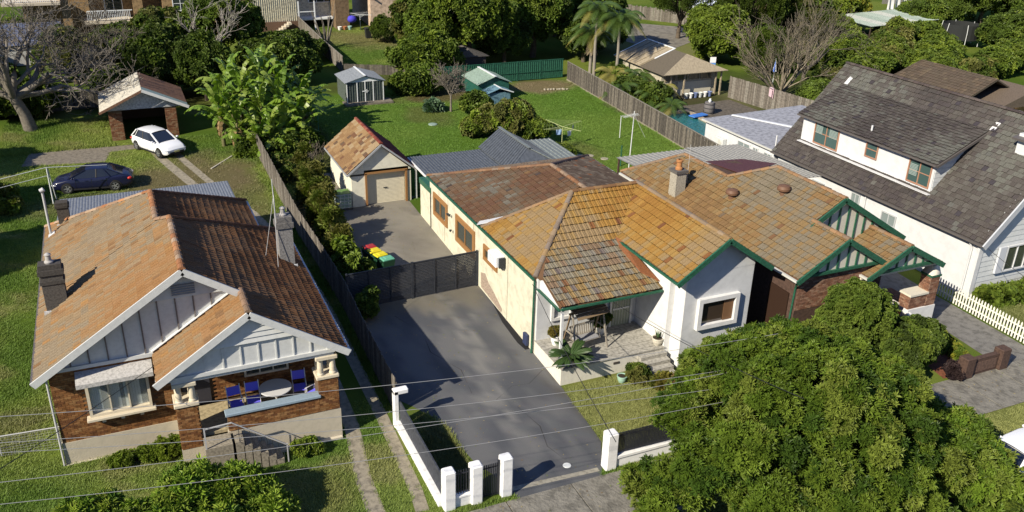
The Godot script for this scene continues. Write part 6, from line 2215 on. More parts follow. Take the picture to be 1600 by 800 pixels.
	obj("lean_to", b, mt("blue_iron", Color(0.13, 0.24, 0.3), 0.55, "stain", 1.4), h)
	b = Buf.new()
	b.bar(Vector3(28.95, y + 1.38, -66.55), Vector3(28.95, y + 1.38, -68.0), 0.12, 0.03)
	b.bar(Vector3(28.95, y + 1.36, -66.55), Vector3(30.12, y + 0.96, -66.55), 0.05, 0.08)
	obj("trim", b, tr, h)
	settle(h, Vector3(29.0, y, -69.8))
	# a dark roof showing behind it
	y = g(-76.0)
	h = thing("dark_shed", "shadowed grey shed roof showing behind the low green shed", "shed", Vector3(29.6, y, -77.0))
	b = Buf.new()
	b.box(Vector3(0, 0.9, 0), Vector3(3.4, 1.8, 2.8))
	obj("wall", b, mt("dark_timber", Color(0.06, 0.05, 0.045), 0.9), h)
	b = Buf.new()
	b.prism([Vector3(-2.0, 1.75, 1.6), Vector3(2.0, 1.75, 1.6), Vector3(0, 2.5, 1.6)], Vector3(0, 0, -3.2))
	obj("roof", b, mt("dim_tiles", Color(0.12, 0.11, 0.1), 0.9, "stain", 1.0), h)

	# the pool and the hut behind the right-hand fence
	b = Buf.new()
	sheet(b, [Vector2(39.4, -60.4), Vector2(43.3, -60.2), Vector2(43.6, -53.6), Vector2(39.3, -53.6)], 0.03)
	var pool := struct("pool_water", b, mt("pool_water", Color(0.025, 0.15, 0.15), 0.08, "stain", 2.5, "", 1.0, {"bump": "bump", "bumps": 0.25, "spec": 0.5}))
	pool.set_meta("label", "dark turquoise pool")
	b = Buf.new()
	for q in [[Vector3(39.25, g(-57) + 0.04, -57.0), Vector3(0.4, 0.2, 7.2)], [Vector3(43.55, g(-57) + 0.04, -57.0), Vector3(0.5, 0.2, 7.2)], [Vector3(41.4, g(-60.5) + 0.04, -60.6), Vector3(4.6, 0.2, 0.5)]]:
		b.box(q[0], q[1], Basis(Vector3.RIGHT, 0.047))
	struct("pool_coping", b, mt("coping", Color(0.38, 0.31, 0.22), 0.85, "stain", 1.0))
	y = 1.65
	h = thing("pool_hut", "long hut with a mottled tan gable roof beside the pool", "hut")
	var tan := mt("hut_tan", Color(0.42, 0.35, 0.24), 0.85, "stain", 1.8, "fine", 0.4)
	b = Buf.new()
	b.box(Vector3(46.3, y + 1.05, -68.0), Vector3(5.8, 2.3, 6.6))
	obj("wall", b, mt("hut_wall", Color(0.46, 0.42, 0.32), 0.85, "stain", 1.5), h)
	b = Buf.new()
	b.prism([Vector3(42.95, y + 2.2, -63.75), Vector3(49.75, y + 2.2, -63.75), Vector3(46.4, y + 3.5, -65.6)], Vector3(0, 0.06, 0.02))
	obj("end_roof", b, tan, h)
	b = Buf.new()
	b.prism([Vector3(42.95, y + 2.2, -63.75), Vector3(46.4, y + 3.5, -65.6), Vector3(46.4, y + 3.5, -68.0), Vector3(42.95, y + 2.2, -67.6)], Vector3(0, 0.05, 0))
	b.prism([Vector3(49.75, y + 2.2, -63.75), Vector3(46.4, y + 3.5, -65.6), Vector3(46.4, y + 3.5, -72.0), Vector3(49.75, y + 2.2, -72.0)], Vector3(0, 0.05, 0))
	obj("roof", b, mt("hut_dark", Color(0.15, 0.125, 0.09), 0.9, "stain", 1.2, "speck", 0.5), h)
	b = Buf.new()
	b.prism([Vector3(42.95, y + 2.26, -67.6), Vector3(46.4, y + 3.56, -67.6), Vector3(46.4, y + 3.56, -72.2), Vector3(42.95, y + 2.26, -72.2)], Vector3(0, 0.05, 0))
	var sr2 := obj("sheet_roof", b, tan, h)
	for i in 6:
		b = Buf.new()
		b.bar(Vector3(42.95, y + 2.33, -67.7 - i * 0.88), Vector3(46.4, y + 3.63, -67.7 - i * 0.88), 0.07, 0.03)
		obj("batten", b, mt("hut_batten", Color(0.2, 0.16, 0.1), 0.85), sr2)
	for q in [[Vector3(46.45, y + 3.64, -67.5), Vector3(46.45, y + 3.64, -72.2)], [Vector3(42.95, y + 2.3, -72.25), Vector3(46.4, y + 3.6, -72.25)], [Vector3(46.4, y + 3.62, -67.55), Vector3(44.4, y + 2.86, -67.55)]]:
		b = Buf.new()
		b.bar(q[0], q[1], 0.16, 0.06)
		obj("trim", b, tr, h)
	for i in 4:
		window(h, Vector3(44.3 + i * 1.25, y + 1.75, -64.65), Vector3.RIGHT, Vector3.BACK, 1.1, 0.6, tan, glz, 0.05, 1, 1, 0.06)
	b = Buf.new()
	b.box(Vector3(46.9, y + 0.7, -64.66), Vector3(3.6, 1.2, 0.05))
	obj("panel", b, mt("hut_panel", Color(0.55, 0.51, 0.4), 0.8, "soft", 1.0), h)
	for q in [44.0, 45.4, 48.75, 49.3]:
		b = Buf.new()
		b.box(Vector3(q, y + 1.1, -64.1), Vector3(0.12, 2.2, 0.12))
		obj("post", b, tan, h)
	settle(h, Vector3(46.3, y, -68.0))
	t = thing("barrel", "grey ribbed barrel with odds and ends on its lid, on the pool deck", "barrel", G(45.1, -59.7))
	b = Buf.new()
	b.lathe([Vector2(0.4, 0), Vector2(0.44, 0.3), Vector2(0.46, 0.5), Vector2(0.44, 0.75), Vector2(0.4, 0.98), Vector2(0, 0.98)], V3, 18)
	obj("body", b, mt("barrel_wood", Color(0.17, 0.16, 0.16), 0.8, "wood", 0.5, "", 1.0, {"stretch": Vector3(4, 0.5, 4)}), t)
	for yy in [0.15, 0.5, 0.85]:
		b = Buf.new()
		b.lathe([Vector2(0.465, yy - 0.03), Vector2(0.475, yy + 0.03)], V3, 18)
		obj("hoop", b, mt("iron", Color(0.03, 0.035, 0.04), 0.5), t)
	t = thing("jug", "small pale jug standing on the barrel by the pool", "jug", G(45.05, -59.65, 0.98))
	b = Buf.new()
	b.lathe([Vector2(0.0, 0.0), Vector2(0.1, 0), Vector2(0.14, 0.12), Vector2(0.07, 0.26), Vector2(0.09, 0.3)], V3, 12)
	obj("body", b, tr, t)
	t = thing("pool_mat", "bright blue mat lying at the edge of the pool", "mat", G(43.55, -59.0, 0.16), 0.2)
	b = Buf.new()
	b.chamfer(Vector3(0, 0.04, 0), Vector3(1.6, 0.08, 0.7), 0.02)
	obj("mat", b, mt("mat_blue", Color(0.05, 0.17, 0.5), 0.6), t)
	for i in 6:
		t = thing("tub", ["pale plastic tub, first from the left in the row along the hut wall", "white tub second from the left along the hut wall", "dark blue tub third from the left along the hut wall", "pale tub fourth from the left along the hut wall", "white tub fifth from the left along the hut wall", "pale tub at the right end of the row along the hut wall"][i], "tub", G(45.6 + i * 0.5, -63.9), rf(-0.2, 0.2), "tubs along the hut wall")
		b = Buf.new()
		b.lathe([Vector2(0.0, 0.02), Vector2(0.16, 0.02), Vector2(0.21, 0.42), Vector2(0.24, 0.45), Vector2(0.22, 0.46), Vector2(0.18, 0.3), Vector2(0, 0.3)], V3, 10)
		obj("body", b, mt("tub_%d" % (i % 3), [Color(0.5, 0.52, 0.5), Color(0.65, 0.65, 0.63), Color(0.12, 0.16, 0.3)][i % 3], 0.5), t)

# ---------------------------------------------------------------- cars
func grid(b: Buf, P: Array) -> void:  # rows of points, shaded smooth
	var R := P.size()
	var C: int = P[0].size()
	var N := []
	for i in R:
		var row := []
		for j in C:
			var du: Vector3 = P[mini(i + 1, R - 1)][j] - P[maxi(i - 1, 0)][j]
			var dv: Vector3 = P[i][mini(j + 1, C - 1)] - P[i][maxi(j - 1, 0)]
			row.append(du.cross(dv).normalized())
		N.append(row)
	for i in R - 1:
		for j in C - 1:
			b.smooth(P[i][j], P[i + 1][j], P[i + 1][j + 1], N[i][j], N[i + 1][j], N[i + 1][j + 1])
			b.smooth(P[i][j], P[i + 1][j + 1], P[i][j + 1], N[i][j], N[i + 1][j + 1], N[i][j + 1])

func lerp_curve(c: Array, x: float) -> float:
	for i in c.size() - 1:
		if x <= c[i + 1].x:
			var t := clampf((x - c[i].x) / (c[i + 1].x - c[i].x), 0, 1)
			t = t * t * (3 - 2 * t) * 0.5 + t * 0.5
			return lerpf(c[i].y, c[i + 1].y, t)
	return c[c.size() - 1].y

# S: length, half width, belt curve, roof: [rear base, rear top, front top, front base] along x, roof height
func car(label: String, at: Vector3, turn: float, S: Dictionary, paint: Material, called := "parked_car") -> Node3D:
	var t := thing(called, label, "car", at, turn)
	var glz := glass("car_glass", Color(0.012, 0.014, 0.02))
	var black := mt("car_black", Color(0.015, 0.015, 0.016), 0.6)
	var L: float = S.length * 0.5
	var W: float = S.half
	var b := Buf.new()
	var P := []
	for i in 37:
		var x := lerpf(-L, L, i / 36.0)
		var e := absf(x) / L
		var w := W * (1.0 - 0.16 * pow(e, 6.0) - 0.05 * pow(e, 2.0))
		var top := lerp_curve(S.belt, x)
		var low := 0.2 + 0.1 * pow(e, 10.0)
		var nose := 1.0 - 0.35 * pow(e, 24.0)
		var row := []
		for q in [[-0.9, low], [-0.985, low + 0.1], [-1.0, low + 0.22], [-1.0, lerpf(low, top, 0.62)], [-0.975, top - 0.1], [-0.92, top - 0.03], [-0.8, top], [-0.4, top + 0.025], [0, top + 0.03], [0.4, top + 0.025], [0.8, top], [0.92, top - 0.03], [0.975, top - 0.1], [1.0, lerpf(low, top, 0.62)], [1.0, low + 0.22], [0.985, low + 0.1], [0.9, low]]:
			row.append(Vector3(x, lerpf((low + top) * 0.5, q[1], nose), q[0] * w))
		P.append(row)
	grid(b, P)
	for i in [0, 36]:
		var c := Vector3(P[i][0].x + (0.02 if i else -0.02), 0.5, 0)
		for j in P[i].size():
			b.tri(c, P[i][j], P[i][(j + 1) % P[i].size()])
	obj("body", b, paint, t)
	# cabin: glass all round, paint on the roof and pillars
	var rb: float = S.roof[0]
	var rt: float = S.roof[1]
	var ft: float = S.roof[2]
	var fb: float = S.roof[3]
	var H: float = S.height
	var wb := W * 0.9
	var wt := W * 0.72
	var by := func(x: float) -> float: return lerp_curve(S.belt, x) - 0.02
	var g0 := [Vector3(rb, by.call(rb), wb * 0.88), Vector3(rt * 0.9, by.call(rt), wb), Vector3(ft, by.call(ft), wb), Vector3(fb, by.call(fb), wb * 0.86)]
	var g1 := [Vector3(rt, H - 0.07, wt * 0.92), Vector3(lerpf(rt, ft, 0.25), H - 0.03, wt), Vector3(lerpf(rt, ft, 0.75), H - 0.02, wt), Vector3(ft, H - 0.06, wt * 0.94)]
	b = Buf.new()
	for s in [1.0, -1.0]:
		var f := Vector3(1, 1, s)
		for i in 3:
			b.quad(g0[i] * f, g0[i + 1] * f, g1[i + 1] * f, g1[i] * f)
	var m := Vector3(1, 1, -1)
	b.quad(g0[3], g0[3] * m, g1[3] * m, g1[3])
	b.quad(g0[0], g0[0] * m, g1[0] * m, g1[0])
	obj("windows", b, glz, t)
	b = Buf.new()
	P = []
	for i in 4:
		var row := []
		for q in [-1.0, -0.9, -0.5, 0.0, 0.5, 0.9, 1.0]:
			row.append(Vector3(g1[i].x, g1[i].y + 0.05 * (1.0 - q * q) + (0.015 if absf(q) < 1.0 else -0.02), g1[i].z * q * 1.02))
		P.append(row)
	grid(b, P)
	obj("roof", b, paint, t)
	for s in [1.0, -1.0]:
		var f := Vector3(1, 1, s * 1.012)
		for i in [0, 3]:
			b = Buf.new()
			b.bar(g0[i] * f, g1[i] * f, 0.09, 0.06)
			obj("pillar", b, paint, t)
		b = Buf.new()
		b.bar(lerp(g0[1], g0[2], 0.5) * f, lerp(g1[1], g1[2], 0.5) * f, 0.07, 0.03)
		obj("pillar", b, black, t)
		b = Buf.new()
		b.bar(lerp(g0[0], g0[1], 0.75) * f, lerp(g1[0], g1[1], 0.6) * f, 0.12, 0.03)
		obj("pillar", b, paint, t)
		# mirrors, door handles and shut lines
		b = Buf.new()
		b.ball(Vector3(fb - 0.32, by.call(fb) + 0.12, s * (W + 0.08)), Vector3(0.07, 0.075, 0.11), 8)
		obj("mirror", b, paint, t)
		for q in [0.18, -0.72]:
			b = Buf.new()
			b.box(Vector3(q * 1.0 + 0.1, by.call(0.0) - 0.14, s * W), Vector3(0.18, 0.03, 0.03))
			obj("door_handle", b, paint, t)
		for q in [fb - 0.45, 0.0, -0.85]:
			b = Buf.new()
			b.box(Vector3(q, 0.56, s * (W * 0.992)), Vector3(0.012, 0.62, 0.02))
			obj("door_gap", b, black, t)
		b = Buf.new()
		b.box(Vector3(0, 0.24, s * W * 0.97), Vector3(S.base + 0.1, 0.1, 0.05))
		obj("sill", b, black, t)
	var tyre := mt("tyre", Color(0.014, 0.014, 0.014), 0.85)
	var rim := mt("rim", Color(0.42, 0.43, 0.44), 0.3, "", 1.0, "", 1.0, {"metal": 0.7})
	for sx in [1.0, -1.0]:
		for s in [1.0, -1.0]:
			var c := Vector3(sx * S.base * 0.5 + S.shift, 0.31, s * (W - 0.1))
			var bs := Basis(Vector3.RIGHT, s * PI / 2)
			b = Buf.new()
			b.lathe([Vector2(0.36, 0.0), Vector2(0.375, 0.085), Vector2(0.0, 0.09)], c, 20, bs)
			obj("wheel_arch", b, black, t)
			b = Buf.new()
			b.lathe([Vector2(0.21, 0.06), Vector2(0.22, 0.125), Vector2(0.285, 0.128), Vector2(0.31, 0.1), Vector2(0.31, -0.08), Vector2(0.2, -0.08)], c, 22, bs)
			var wheel := obj("wheel", b, tyre, t)
			b = Buf.new()
			b.lathe([Vector2(0.22, 0.115), Vector2(0.2, 0.118), Vector2(0.19, 0.09)], c, 20, bs)
			b.lathe([Vector2(0.06, 0.11), Vector2(0.0, 0.12)], c, 10, bs)
			for k in 5:
				var a := TAU * k / 5
				var d := Vector3(cos(a), sin(a), 0)
				b.bar(c + Vector3(0, 0, s * 0.1) + d * 0.04, c + Vector3(0, 0, s * 0.105) + d * 0.2, 0.035, 0.06)
			obj("rim", b, rim, wheel)
	var lamp := mt("headlamp_glass", Color(0.5, 0.52, 0.55), 0.15, "", 1.0, "", 1.0, {"metal": 0.3})
	var tail := mt("tail_glass", Color(0.4, 0.03, 0.02), 0.2)
	for s in [1.0, -1.0]:
		b = Buf.new()
		var hy := lerp_curve(S.belt, L - 0.1) - 0.13
		b.ball(Vector3(L - 0.2, hy, s * W * 0.7), Vector3(0.22, 0.07, 0.2), 10)
		obj("headlight", b, lamp, t)
		b = Buf.new()
		b.ball(Vector3(-L + 0.14, lerp_curve(S.belt, -L + 0.1) - 0.16, s * W * 0.76), Vector3(0.16, 0.1, 0.17), 10)
		obj("tail_light", b, tail, t)
	b = Buf.new()
	b.box(Vector3(L - 0.02, 0.36, 0), Vector3(0.07, 0.16, W * 1.2))
	b.box(Vector3(L - 0.05, 0.56, 0), Vector3(0.06, 0.05, W * 1.1))
	obj("grille", b, black, t)
	b = Buf.new()
	b.box(Vector3(L + 0.025, 0.44, 0), Vector3(0.02, 0.11, 0.37))
	obj("number_plate", b, mt("plate", Color(0.6, 0.55, 0.2), 0.5), t)
	b = Buf.new()
	b.box(Vector3(-L - 0.02, 0.52, 0), Vector3(0.02, 0.11, 0.37))
	obj("number_plate", b, mt("plate", Color(0.6, 0.55, 0.2), 0.5), t)
	return t

func cars() -> void:
	var white := mt("paint_white", Color(0.76, 0.77, 0.78), 0.3, "", 1.0, "", 1.0, {"coat": 0.6})
	var navy := mt("paint_navy", Color(0.008, 0.01, 0.035), 0.3, "", 1.0, "", 1.0, {"coat": 0.7})
	var hatch := {"length": 4.3, "half": 0.88, "height": 1.47, "base": 2.6, "shift": -0.02, "roof": [-2.0, -1.45, 0.25, 1.2], "belt": [Vector2(-2.15, 0.86), Vector2(-1.6, 0.98), Vector2(0.3, 0.93), Vector2(1.2, 0.9), Vector2(1.9, 0.76), Vector2(2.15, 0.62)]}
	car("white hatchback parked on the wheel strips before the brick garage", G(1.9, -63.55), -1.06, hatch, white)
	var sedan := {"length": 4.6, "half": 0.88, "height": 1.42, "base": 2.7, "shift": 0.05, "roof": [-1.85, -0.95, 0.3, 1.35], "belt": [Vector2(-2.3, 0.84), Vector2(-1.9, 0.97), Vector2(-1.2, 0.95), Vector2(0.3, 0.9), Vector2(1.3, 0.87), Vector2(2.0, 0.74), Vector2(2.3, 0.6)]}
	car("dark blue sedan parked on the dirt behind the orange roofed cottage", G(-2.3, -58.0), 3.02, sedan, navy)
	var wagon := hatch.duplicate()
	wagon.length = 4.4
	car("white car at the kerb, half cut off by the right edge, behind the street tree", Vector3(29.75, 0, -17.0), 0.08, wagon, white)

# ---------------------------------------------------------------- small things
func bins() -> void:
	var body := mt("bin_green", Color(0.015, 0.06, 0.03), 0.5)
	var k := 0
	for q in [["red lid", Color(0.33, 0.03, 0.03), 11.0, -42.55, "green wheeled bin with a red lid, the farthest in the row"], ["yellow lid", Color(0.6, 0.5, 0.02), 11.12, -42.05, "green wheeled bin with a yellow lid next to the red lidded bin"], ["yellow lid", Color(0.62, 0.52, 0.02), 11.3, -41.5, "green wheeled bin with a yellow lid next to the green lidded bin"], ["green lid", Color(0.12, 0.36, 0.24), 11.5, -40.95, "green wheeled bin with a green lid, the nearest to the slat fence"]]:
		var t := thing("wheelie_bin", q[4], "bin", G(q[2], q[3]), 0.22 + rf(-0.06, 0.06), "wheeled bins in a row behind the slat fence")
		var b := Buf.new()
		b.hexa([Vector3(-0.26, 0.08, -0.22), Vector3(-0.26, 0.08, 0.22), Vector3(0.2, 0.08, 0.22), Vector3(0.2, 0.08, -0.22), Vector3(-0.36, 0.95, -0.28), Vector3(-0.36, 0.95, 0.28), Vector3(0.34, 0.95, 0.28), Vector3(0.34, 0.95, -0.28)])
		obj("body", b, body, t)
		b = Buf.new()
		b.chamfer(Vector3(0, 0.99, 0), Vector3(0.66, 0.07, 0.52), 0.03)
		b.chamfer(Vector3(0.05, 1.03, 0), Vector3(0.42, 0.05, 0.36), 0.02)
		obj("lid", b, mt("lid_%d" % k, q[1], 0.4), t)
		b = Buf.new()
		b.tube([Vector3(-0.4, 0.94, -0.2), Vector3(-0.46, 0.96, -0.2), Vector3(-0.46, 0.96, 0.2), Vector3(-0.4, 0.94, 0.2)], [0.02, 0.02, 0.02, 0.02], 6)
		obj("handle", b, body, t)
		for s in [-0.25, 0.25]:
			b = Buf.new()
			b.lathe([Vector2(0, -0.03), Vector2(0.1, -0.03), Vector2(0.1, 0.03), Vector2(0, 0.03)], Vector3(-0.3, 0.1, s), 12, Basis(Vector3.RIGHT, PI / 2))
			obj("wheel", b, mt("tyre", Color(0.014, 0.014, 0.014), 0.85), t)
		k += 1

func pot(at: Vector3, r: float, h: float, m: Material, label: String) -> Node3D:
	var t := thing("pot", label, "plant pot", at)
	var b := Buf.new()
	b.lathe([Vector2(0.0, 0.0), Vector2(r * 0.6, 0.0), Vector2(r * 0.9, h * 0.45), Vector2(r, h * 0.85), Vector2(r * 1.06, h * 0.88), Vector2(r * 1.06, h), Vector2(r * 0.9, h), Vector2(r * 0.88, h * 0.9), Vector2(0, h * 0.9)], V3, 20)
	obj("body", b, m, t)
	b = Buf.new()
	b.lathe([Vector2(r * 0.86, h * 0.905), Vector2(0, h * 0.93)], V3, 14)
	obj("soil", b, mt("potting_soil", Color(0.04, 0.028, 0.018), 0.95, "fine", 0.2), t)
	return t

func porch_things() -> void:
	var cream := mt("pot_cream", Color(0.62, 0.58, 0.48), 0.6, "blotch", 0.5)
	var white := mt("pot_white", Color(0.75, 0.75, 0.72), 0.5)
	var terra := mt("pot_terracotta", Color(0.34, 0.14, 0.06), 0.8, "fine", 0.2)
	var fl := 0.86
	# swing seat
	var t := thing("swing_seat", "weathered timber swing seat with a canopy on the tiled porch", "swing seat", Vector3(17.45, fl, -30.1), 0.12)
	var wood := mt("swing_wood", Color(0.24, 0.17, 0.1), 0.7, "wood", 0.4)
	var wood2 := mt("swing_wood_grey", Color(0.36, 0.32, 0.26), 0.75, "wood", 0.4)
	for s in [-0.85, 0.85]:
		for f in [-0.55, 0.55]:
			var b := Buf.new()
			b.bar(Vector3(s, 0, f), Vector3(s * 0.95, 1.85, f * 0.12), 0.07, 0.05)
			obj("leg", b, wood if f < 0 else wood2, t)
		var b2 := Buf.new()
		b2.bar(Vector3(s, 0.9, -0.3), Vector3(s, 0.9, 0.3), 0.05, 0.05)
		b2.tube([Vector3(s * 0.75, 1.8, 0.2), Vector3(s * 0.72, 0.5, 0.25)], [0.01, 0.01], 4)
		b2.tube([Vector3(s * 0.75, 1.8, -0.2), Vector3(s * 0.72, 0.95, -0.25)], [0.01, 0.01], 4)
		obj("side_frame", b2, wood2, t)
	var b := Buf.new()
	b.bar(Vector3(-0.95, 1.86, 0), Vector3(0.95, 1.86, 0), 0.08, 0.08)
	obj("top_beam", b, wood, t)
	for i in 8:
		b = Buf.new()
		var a := -0.5 + i * 0.145
		b.box(Vector3(0, 2.02 - a * a * 0.7, a), Vector3(1.7, 0.02, 0.13), Basis(Vector3.RIGHT, a * 1.2))
		obj("canopy_slat", b, wood, t)
	for i in 5:
		b = Buf.new()
		b.box(Vector3(0, 0.45, -0.2 + i * 0.11), Vector3(1.3, 0.025, 0.09))
		obj("seat_slat", b, wood2, t)
	for i in 11:
		b = Buf.new()
		b.box(Vector3(-0.6 + i * 0.12, 0.75, -0.28), Vector3(0.07, 0.5, 0.02), Basis(Vector3.RIGHT, -0.2))
		obj("back_slat", b, wood2, t)
	b = Buf.new()
	b.bar(Vector3(-0.68, 1.0, -0.33), Vector3(0.68, 1.0, -0.33), 0.06, 0.06)
	b.bar(Vector3(-0.68, 0.5, -0.24), Vector3(0.68, 0.5, -0.24), 0.06, 0.06)
	obj("back_rail", b, wood2, t)
	b = Buf.new()
	b.chamfer(Vector3(0, 0.5, 0.02), Vector3(1.2, 0.08, 0.5), 0.04)
	obj("cushion", b, mt("cushion_grey", Color(0.3, 0.3, 0.31), 0.9, "speck", 0.2), t)
	# cycad in a pot at the corner
	pot(Vector3(16.15, fl, -28.98), 0.2, 0.26, cream, "small cream pot under the spiky cycad at the porch corner")
	t = thing("cycad", "dark spiky cycad with stiff fronds at the front corner of the porch", "cycad", Vector3(16.15, fl + 0.24, -28.98))
	var b3 := Buf.new()
	b3.lathe([Vector2(0.1, 0), Vector2(0.13, 0.15), Vector2(0.06, 0.25), Vector2(0, 0.27)], V3, 10)
	obj("stem", b3, bark(), t)
	var cm := mt("cycad_green", Color(0.045, 0.085, 0.022), 0.4, "leafy", 0.4, "", 1.0, {"back": Color(0.2, 0.25, 0.05)})
	var shapes := [frond_mesh(1.05, 0.5, 0.45, 0.2, 24), frond_mesh(0.95, 0.9, 0.5, 0.19, 24), frond_mesh(1.1, 0.22, 0.34, 0.2, 24)]
	for i in 44:
		obj("frond", shapes[i % 3], cm, t, Transform3D(Basis(Vector3.UP, TAU * i / 44.0 * 3.0 + rf(-0.15, 0.15)), Vector3(0, 0.2, 0)))
	# other pots on the porch
	var leafy := leaf_cluster(8, 0.16, 0.06, 0.7)
	var olive := [Color(0.16, 0.13, 0.03), Color(0.13, 0.13, 0.035), Color(0.2, 0.15, 0.05)]
	var greens := [Color(0.05, 0.1, 0.02), Color(0.08, 0.14, 0.03), Color(0.1, 0.16, 0.03)]
	pot(Vector3(16.3, fl, -30.75), 0.24, 0.5, white, "tall white pot against the post at the porch's left side")
	t = thing("pot_plant", "rusty olive bushy plant in the tall white porch pot", "plant", Vector3(16.3, fl + 0.46, -30.75))
	crown(t, [[Vector3(0, 0.18, 0), Vector3(0.3, 0.2, 0.3)]], 0.12, 26, leafy, leaf_mat(), olive, 0.7, "foliage")
	pot(Vector3(18.75, fl, -30.95), 0.26, 0.42, white, "white pot right of the swing seat")
	t = thing("pot_plant", "bushy green plant in the white pot beside the front door", "plant", Vector3(18.75, fl + 0.4, -30.95))
	crown(t, [[Vector3(0, 0.3, 0), Vector3(0.42, 0.36, 0.4)]], 0.14, 26, leafy, leaf_mat(), greens + olive, 0.8, "foliage")
	pot(Vector3(20.62, fl, -29.05), 0.26, 0.36, cream, "round cream pot at the top of the porch steps")
	t = thing("succulent", "thick bladed succulent in the round cream pot by the steps", "succulent", Vector3(20.62, fl + 0.32, -29.05))
	var sm := mt("succulent_green", Color(0.1, 0.16, 0.07), 0.5, "leafy", 0.3)
	for i in 16:
		b = Buf.new()
		var a := TAU * i / 16.0
		var d := Vector3(cos(a), 0, sin(a))
		var s := d.cross(Vector3.UP) * 0.035
		var h := rf(0.3, 0.5)
		var tip := d * rf(0.08, 0.3) + Vector3.UP * h
		b.tri(-s, s, tip)
		b.tri(-s + d * 0.02, tip, s + d * 0.02)
		obj("blade", b, sm, t)
	pot(Vector3(18.25, 0, -28.05), 0.22, 0.34, mt("pot_mint", Color(0.3, 0.46, 0.37), 0.5), "mint green pot on the dry lawn below the porch")
	pot(G(10.55, -38.6), 0.3, 0.36, terra, "terracotta pot at the foot of the charcoal slat fence")
	t = thing("garden_stone", "round cream stone against the cream wall behind the gate", "stone", G(15.1, -40.1))
	b = Buf.new()
	b.ball(Vector3(0, 0.22, 0), Vector3(0.34, 0.3, 0.34), 12, 0.06, rng)
	obj("stone", b, cream, t)

func clothes_line(at: Vector3, label: String, m: Material, r: float, h: float) -> Node3D:
	var t := thing("clothes_line", label, "clothes line", at, rf(0, 1))
	var b := Buf.new()
	b.tube([V3, Vector3(0, h, 0)], [0.03, 0.025], 8)
	obj("pole", b, m, t)
	for i in 4:
		b = Buf.new()
		var a := TAU * i / 4
		var d := Vector3(cos(a), 0.06, sin(a)) * r
		b.tube([Vector3(0, h, 0), Vector3(0, h, 0) + d], [0.02, 0.015], 6)
		b.tube([Vector3(0, h - 0.3, 0), Vector3(0, h, 0) + d * 0.4], [0.012, 0.012], 4)
		obj("arm", b, m, t)
	b = Buf.new()
	for k in 5:
		for i in 4:
			var a0 := TAU * i / 4
			var a1 := TAU * (i + 1) / 4
			var q := 0.4 + k * 0.15
			b.tube([Vector3(0, h, 0) + Vector3(cos(a0), 0.06, sin(a0)) * r * q, Vector3(0, h, 0) + Vector3(cos(a1), 0.06, sin(a1)) * r * q], [0.005, 0.005], 3)
	obj("line", b, m, t)
	return t

